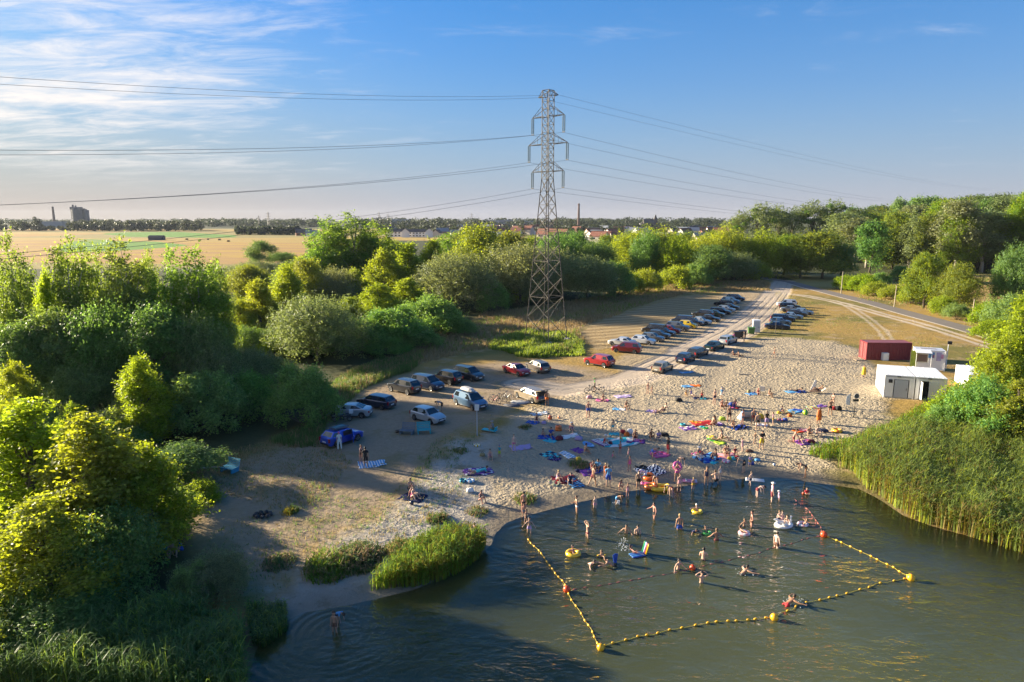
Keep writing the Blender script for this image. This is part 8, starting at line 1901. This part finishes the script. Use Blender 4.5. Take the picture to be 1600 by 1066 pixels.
for a in [
 ('A', 1018, 915, (.6, .4, .35), 'white', 20, 'white and blue bag below the blue rings'), ('A', 1095, 690, (.5, .35, .3), 'khaki', 0, 'olive bag beside the person in rose pink'),
 ('B', 645, 332, (.7, .45, .35), 'rose', 10, 'pink bag below the bicycles'), ('B', 1390, 358, (.8, .45, .4), 'black', 10, 'black bag lying by itself on the upper beach'), ('B', 265, 545, (.5, .4, .3), 'lilac', 0, 'pale lilac bag near the bright blue towel'),
 ('B', 394, 680, (.75, .5, .42), 'maroon', 20, 'dark red bag at the end of the strong blue towel'), ('B', 555, 680, (.75, .5, .40), 'lilac', -20, 'lilac bag standing alone near the long lilac towel'),
 ('B', 925, 625, (.5, .4, .4), 'red', 0, 'red bag in the pile above the turquoise blanket'), ('B', 955, 645, (.5, .4, .4), 'orange', 30, 'orange bag in the pile above the turquoise blanket'), ('B', 982, 630, (.6, .45, .55), 'white', 0, 'white bag in the pile above the turquoise blanket'),
 ('B', 820, 718, (.4, .35, .32), 'maroon', 0, 'small dark red bag at the corner of the turquoise blanket'), ('B', 1262, 645, (1.1, .5, .34), 'black', -15, 'long dark bag behind the woman in the pale blouse'),
 ('B', 555, 855, (.5, .4, .4), 'yellow', 20, 'yellow toy heap beside the scrubby tuft'), ('B', 545, 945, (.35, .3, .25), 'navy', 0, 'small dark bag between tuft and purple towel'), ('B', 668, 905, (.45, .35, .4), 'red', 0, 'red bag behind the purple towel near the water'),
 ('C', 495, 402, (.85, .55, .5), 'blue', 30, 'bright blue bag between couple and woman in pink'), ('C', 420, 515, (.7, .5, .38), 'lime', -10, 'yellow green bag behind the red towel'), ('C', 737, 500, (.7, .5, .5), 'yellow', 15, 'yellow bag behind the standing group'),
 ('C', 980, 485, (.5, .4, .3), 'orange', 10, 'orange bag below the khaki blanket'), ('C', 890, 460, (.4, .35, .28), 'yellow', 0, 'small yellow bag beside the child in dark blue'), ('C', 1350, 428, (.6, .45, .38), 'red', 0, 'red bag by the standing pair near the round sign'), ('C', 1386, 432, (.7, .5, .5), 'black', 20, 'black rucksack by the standing pair near the round sign'),
 ('C', 1252, 612, (1.2, .5, .34), 'navy', -20, 'long dark bag behind the man near the yellow ring'), ('C', 240, 800, (.5, .4, .35), 'red', 0, 'red bag on the white and pink bundle'), ('C', 542, 842, (.4, .35, .35), 'red', 0, 'small red bag at the end of the family near the water'), ('C', 512, 845, (.4, .35, .3), 'turq', 0, 'small turquoise bag beside the small red one'), ('C', 480, 842, (.35, .3, .25), 'yellow', 0, 'small yellow bag beside the small turquoise one'),
 ('C', 945, 520, (.45, .35, .3), 'blue', 0, 'small blue bag beside the orange swim ring'), ('C', 660, 884, (.5, .4, .3), 'blue', 0, 'blue bag behind the small child at the bending man'), ('C', 712, 852, (.5, .4, .2), 'sky', 0, 'pale blue bag on the sand near the water edge'), ('C', 645, 778, (.7, .4, .22), 'brown', 10, 'brown bag lying in the sand above the bending man'), ('C', 640, 285, (.4, .35, .35), 'khaki', 0, 'olive rucksack at the end of the blue towel'), ('C', 1160, 705, (.7, .5, .35), 'maroon', 0, 'dark bag at the end of the pink patterned towel'),
]: bag(*a)
# beach furniture
def chair(c, x, y, rz, col, label, back=.75):
    t = thing('beach_chair', label, 'chair'); fm = MB()
    for s in (-.27, .27): fm.tube([(s, -.28, 0), (s, .25, .34)], .018, 6).tube([(s, .28, 0), (s, -.25, .30)], .018, 6).tube([(s, .20, .26), (s, .48, back)], .018, 6)
    fm.build('frame', steel, t); MB().box((0, -.02, .30), (.54, .50, .03), rx=.08).build('seat', cmat(col), t); MB().box((0, .36, (.30+back)/2), (.54, .03, back-.26), rx=-.55).build('backrest', cmat(col), t); return place(t, c, x, y, rz=rz)
chair('C', 757, 290, 150, 'white', 'white beach chair between child in red and seated man', 1.0)
t = thing('beach_lounger', 'low beach lounger with a raised pale back on the upper beach', 'lounger'); fm = MB()
for s in (-.3, .3): fm.tube([(-.9, s, .24), (.45, s, .24), (.95, s, .62)], .02, 6)
for x in (-.7, .3):
    for s in (-.3, .3): fm.tube([(x, s, .24), (x, s, 0)], .02, 6)
fm.build('frame', steel, t); MB().box((-.22, 0, .25), (1.36, .58, .03)).build('seat', cmat('brown'), t); MB().box((.72, 0, .44), (.66, .58, .03), ry=-.65).build('backrest', cmat('cream'), t); place(t, 'C', 1205, 290, rz=0)
t = thing('windbreak', 'tall pale sail cloth standing behind the low lounger', 'windbreak'); MB().add([(-.5, 0, 0), (.1, 0, 0), (.25, .05, 1.15), (.05, .05, 1.25), (-.5, .03, 0), (.1, .03, 0), (.25, .08, 1.15), (.05, .08, 1.25)], [(0, 1, 2, 3), (7, 6, 5, 4), (0, 4, 5, 1), (1, 5, 6, 2), (2, 6, 7, 3), (3, 7, 4, 0)]).build('cloth', cmat('white'), t); MB().tube([(.12, .04, 0), (.26, .06, 1.25)], .015, 6).build('stick', steel, t); place(t, 'C', 1185, 262, rz=0)
t = thing('beach_shelter', 'pale blue and white beach shelter behind the standing group', 'beach shelter'); V = [(-.9, -.5, 0), (.9, -.5, 0), (.9, .6, 0), (-.9, .6, 0), (-.7, -.1, .95), (.7, -.1, .95)]
MB().add(V, [(3, 2, 5, 4), (0, 4, 3), (1, 2, 5)] [0:2] + [(1, 5, 2)]).add([(x*.97, y*.97, z*.97-.01) for x, y, z in V], [(4, 5, 2, 3), (3, 4, 0), (2, 5, 1)]).build('canopy', cloth_mat('shel', 'sky', 'white', 'half'), t); MB().tube([(-.7, -.1, .96), (.7, -.1, .96)], .02, 6).build('ridge_pole', steel, t); place(t, 'C', 630, 505, rz=10)
t = thing('sun_mat', 'turquoise folding mat on a low frame beside the sign post', 'mat'); MB().box((0, 0, .22), (1.5, .62, .06)).build('seat', cmat('turq'), t); fm = MB()
for x in (-.6, .6):
    for y in (-.25, .25): fm.tube([(x, y, 0), (x, y, .2)], .02, 5)
fm.build('frame', steel, t); MB().box((.66, 0, .40), (.06, .6, .38), ry=.4).build('backrest', cmat('turq'), t); place(t, 'A', 1140, 540, rz=-25)
# pallet benches
def bench(px, py, rz, col, label, grp):
    m = pmat('bench paint ' + label[:9], col, .7, 0, var=.22, scale=4); t = thing('pallet_bench', label, 'bench', G(px, py), R(rz), grp)
    for k in range(5): MB().box((0, -.36 + k*.17, .40), (1.35, .13, .035)).build('seat_slat', m, t)
    for k in range(4): MB().box((0, .43 + k*.045, .50 + k*.15), (1.35, .035, .125), rx=-.28).build('back_slat', m, t)
    for s in (-.58, .58):
        MB().box((s, 0, .20), (.10, .80, .36)).build('leg', m, t); MB().box((s, .50, .62), (.07, .06, .75), rx=-.28).build('back_post', m, t)
bench(359, 737, -25+180+180, (.035, .26, .42), 'bright blue pallet bench standing alone near the trees', 'pallet benches')
bench(636, 678, -12, (.14, .17, .20), 'grey weathered pallet bench beside the turquoise one', 'pallet benches')
bench(662.5, 677, 12, (.035, .34, .38), 'turquoise pallet bench next to the grey weathered one', 'pallet benches')
t = thing('log_stump', 'short brown log at the end of the grey pallet bench', 'log', G(622, 676), R(20)); MB().tube([(-.25, 0, .15), (.25, 0, .15)], .15, 10).build('wood', bark, t); MB().lathe([(.14, -.01), (.14, .01)], 10, Matrix.Translation((.26, 0, .15)) @ Matrix.Rotation(R(90), 4, 'Y')).build('cut_face', pmat('cut wood', (.36, .25, .14), .9), t)
t = thing('fire_pit', 'dark heap of charred wood and stones on the bare bank', 'fire pit', G(411, 806)); 
for k in range(9):
    a = k*.698; MB().lathe([(.10, 0), (.17, .08), (.12, .20), (.02, .24)], 7, Matrix.Translation((.55*math.cos(a), .42*math.sin(a), 0)) @ Matrix.Rotation(k, 4, 'Z')).build('stone', pmat('sooty stone', (.055, .055, .06), .9, var=.4), t)
for k in range(5): MB().tube([(.3*math.cos(k*1.3), .3*math.sin(k*1.3), .05), (-.3*math.cos(k*1.3+.3), -.25*math.sin(k*1.3), .18)], .05, 6).build('charred_log', pmat('charred wood', (.02, .02, .02), .95), t)
t = MB().tube([(-.9, 0, .07), (0, .05, .06), (.8, -.1, .08)], [.06, .07, .05], 7).build('driftwood', pmat('bleached stick', (.45, .42, .38), .9)); place(t, 'X', 328, 732, rz=10, label='pale stick lying on the ground beside the lone blue bench', cat='stick')
t = MB().tube([(-.7, 0, .06), (0, .08, .05), (.9, 0, .10)], [.07, .08, .05], 7).build('driftwood', pmat('grey stick', (.24, .22, .20), .9)); place(t, 'X', 1163, 586, rz=-15, label='thin grey stick lying on the open upper sand', cat='stick')
for k, (px, py, s) in enumerate([(800, 634, 1.0), (812, 629, 1.3)]):
    pts = [(math.cos(a)*.9*s*(1 + .2*math.sin(3*a + k)), math.sin(a)*.6*s, 0) for a in np.linspace(0, 6.28, 16, endpoint=False)]
    o = MB().add([(x, y, .02) for x, y, _ in pts] + [(x*.8, y*.8, .14 + .05*math.sin(i*2.2)) for i, (x, y, _) in enumerate(pts)] + [(0, 0, .13)], [(i, (i+1) % 16, 16+(i+1) % 16, 16+i) for i in range(16)] + [(16+i, 16+(i+1) % 16, 32) for i in range(16)]).build('tarpaulin', pmat('grey tarp' if k else 'dark tarp', (.34, .34, .34) if k else (.10, .10, .11), .7, var=.4, scale=3), None, True)
    o.location = G(px, py); tag(o, 'crumpled pale tarpaulin on the ground by the beige estate car' if k else 'crumpled dark tarpaulin on the ground near the bicycles', 'tarpaulin')
# ------------------------------------------------------------------ buoy lines
ropey = pmat('yellow rope', (.55, .42, .03), .7); floaty = pmat('yellow float', (.80, .42, .015), .35); buoyr = pmat('orange red buoy', (.62, .07, .015), .35); redrope = pmat('faded red rope', (.24, .10, .08), .7); floatr = pmat('faded red float', (.44, .13, .10), .6)
fl_me = MB().lathe([(.02, -.10), (.045, -.075), (.06, 0), (.045, .075), (.02, .10)], 10, Matrix.Rotation(R(90), 4, 'Y')).mesh('float', floaty, True); fr_me = MB().lathe([(.02, -.15), (.04, -.1), (.05, 0), (.04, .1), (.02, .15)], 8, Matrix.Rotation(R(90), 4, 'Y')).mesh('float', floatr, True)
def buoy_line(pts, label, n, red=False, sag=.012):
    P = [W(*p) for p in pts]; t = thing('buoy_line', label, 'buoy line', P[0], 0, 'buoy lines'); rope = []; tot = sum((b-a).length for a, b in zip(P[:-1], P[1:])); r_ = random.Random(len(label))
    fine = []
    for a, b in zip(P[:-1], P[1:]):
        k = max(2, int((b-a).length/.7)); fine += [a.lerp(b, i/k) for i in range(k)]
    fine.append(P[-1])
    pts3 = [p - P[0] + Vector((r_.uniform(-.10, .10), r_.uniform(-.10, .10), .015 if red else .03)) for p in fine]
    MB().tube(pts3, .008 if red else .010, 5).build('rope', redrope if red else ropey, t)
    for i in range(n):
        q = (i+.5 + r_.uniform(-.18, .18))/n*(len(pts3)-1); j = int(q); p = pts3[j].lerp(pts3[min(j+1, len(pts3)-1)], q-j); d = pts3[min(j+1, len(pts3)-1)] - pts3[j]
        inst('float', fr_me if red else fl_me, t, p + Vector((0, 0, -.035 if red else .02)), (r_.uniform(-.3, .3), r_.uniform(-.2, .2), math.atan2(d.y, d.x)))
    return t
buoy_line([(826, 842), (845, 868), (868, 898), (885, 920)], 'yellow float line from the shore to the first orange buoy', 13)
buoy_line([(887, 925), (905, 956), (922, 985), (938, 1012)], 'yellow float line from the orange buoy to the yellow corner buoy nearest us', 9)
buoy_line([(940, 1013), (975, 1000), (1040, 986), (1110, 974), (1170, 970), (1208, 966)], 'long yellow float line between the two lower yellow buoys', 16)
buoy_line([(1211, 965), (1250, 946), (1310, 931), (1370, 914), (1422, 905)], 'yellow float line up to the outermost yellow buoy', 13)
buoy_line([(1424, 903), (1395, 888), (1360, 868), (1320, 851), (1288, 837)], 'yellow float line from the outermost yellow buoy back to the orange one', 11)
buoy_line([(1286, 833), (1275, 815), (1262, 797), (1240, 780)], 'faded red float line from the orange buoy towards the reeds', 9, True)
buoy_line([(1284, 838), (1255, 844), (1215, 855), (1170, 868), (1120, 880), (1060, 893), (985, 907), (890, 922)], 'faded red rope sagging across the bathing area between the orange buoys', 26, True)
def buoy(px, py, r_, mat, label, dz=.12):
    t = thing('buoy', label, 'buoy', W(px, py) + Vector((0, 0, dz)), 0, 'marker buoys'); MB().lathe([(.03, -r_*1.15), (r_*.6, -r_*.85), (r_*.95, -r_*.25), (r_, .1*r_), (r_*.85, r_*.55), (r_*.5, r_*.9), (.05, r_*1.05)], 16).build('hull', mat, t, True); MB().torus(.05, .018, 10, 6, Matrix.Translation((0, 0, r_*1.12)) @ Matrix.Rotation(R(90), 4, 'X')).build('eye', steel, t)
buoy(885.5, 924, .22, buoyr, 'orange red buoy nearer the small reed bed'); buoy(1287, 838, .24, buoyr, 'orange red buoy nearer the big reeds'); buoy(1082, 890, .19, buoyr, 'small red buoy among the bathers')
buoy(938.5, 1015, .20, floaty, 'yellow corner buoy nearest the camera'); buoy(1209.5, 968, .22, floaty, 'yellow buoy in the middle of the lower float line'); buoy(1423, 906, .24, floaty, 'outermost yellow buoy towards the reeds')
buoy(1255, 772, .10, buoyr, 'tiny orange float beside the child in red', .05)
# bucket and splashes
t = thing('sand_bucket', 'white bucket in the shallows in front of the bending boy', 'bucket'); MB().lathe([(.10, 0), (.14, .24), (.15, .26)], 12).build('pail', vinyl('white'), t); MB().tube([(-.14, 0, .25), (0, 0, .40), (.14, 0, .25)], .01, 5).build('handle', steel, t); place(t, 'D', 992, 355, True, -.05)
dropm = pmat('white water', (.72, .76, .78), .2)
def splash(c, x, y, n, w, h, label, seed):
    r_ = random.Random(seed); m = MB()
    for k in range(n):
        a = r_.uniform(0, 6.28); q = r_.uniform(0, 1)**.7; z = h*r_.uniform(0, 1)*(1 - .6*q); s = r_.uniform(.008, .026)
        m.lathe([(s*.2, -s), (s, 0), (s*.2, s*1.3)], 5, Matrix.Translation((w*q*math.cos(a), w*q*math.sin(a), z)) @ Matrix.Rotation(a, 4, 'X'))
    o = m.build('splash', dropm); place(o, c, x, y, True); o['kind'] = 'stuff'
splash('D', 1030, 745, 110, .45, 1.1, '', 1); splash('L', 1180, 378, 50, .7, .35, '', 2); splash('E', 600, 935, 30, .6, .4, '', 3); splash('D', 975, 362, 25, .3, .2, '', 4)
# mistletoe balls in the thin crowned trees
mm_ = random.Random(9)
bme = gen_tree('mistletoe', 'bush', 1.6, 1.7, 700, .26, 91, LM['dark'], lobes=18)[0]
for o in MIST:
    s = o.scale
    for k in range(7):
        a = mm_.uniform(0, 6.28); q = mm_.uniform(1.5, 4.6); z = mm_.uniform(14, 20.5)
        inst('mistletoe', bme, o, (q*math.cos(a), q*math.sin(a), z), (0, 0, a), (mm_.uniform(.8, 1.3),)*3)
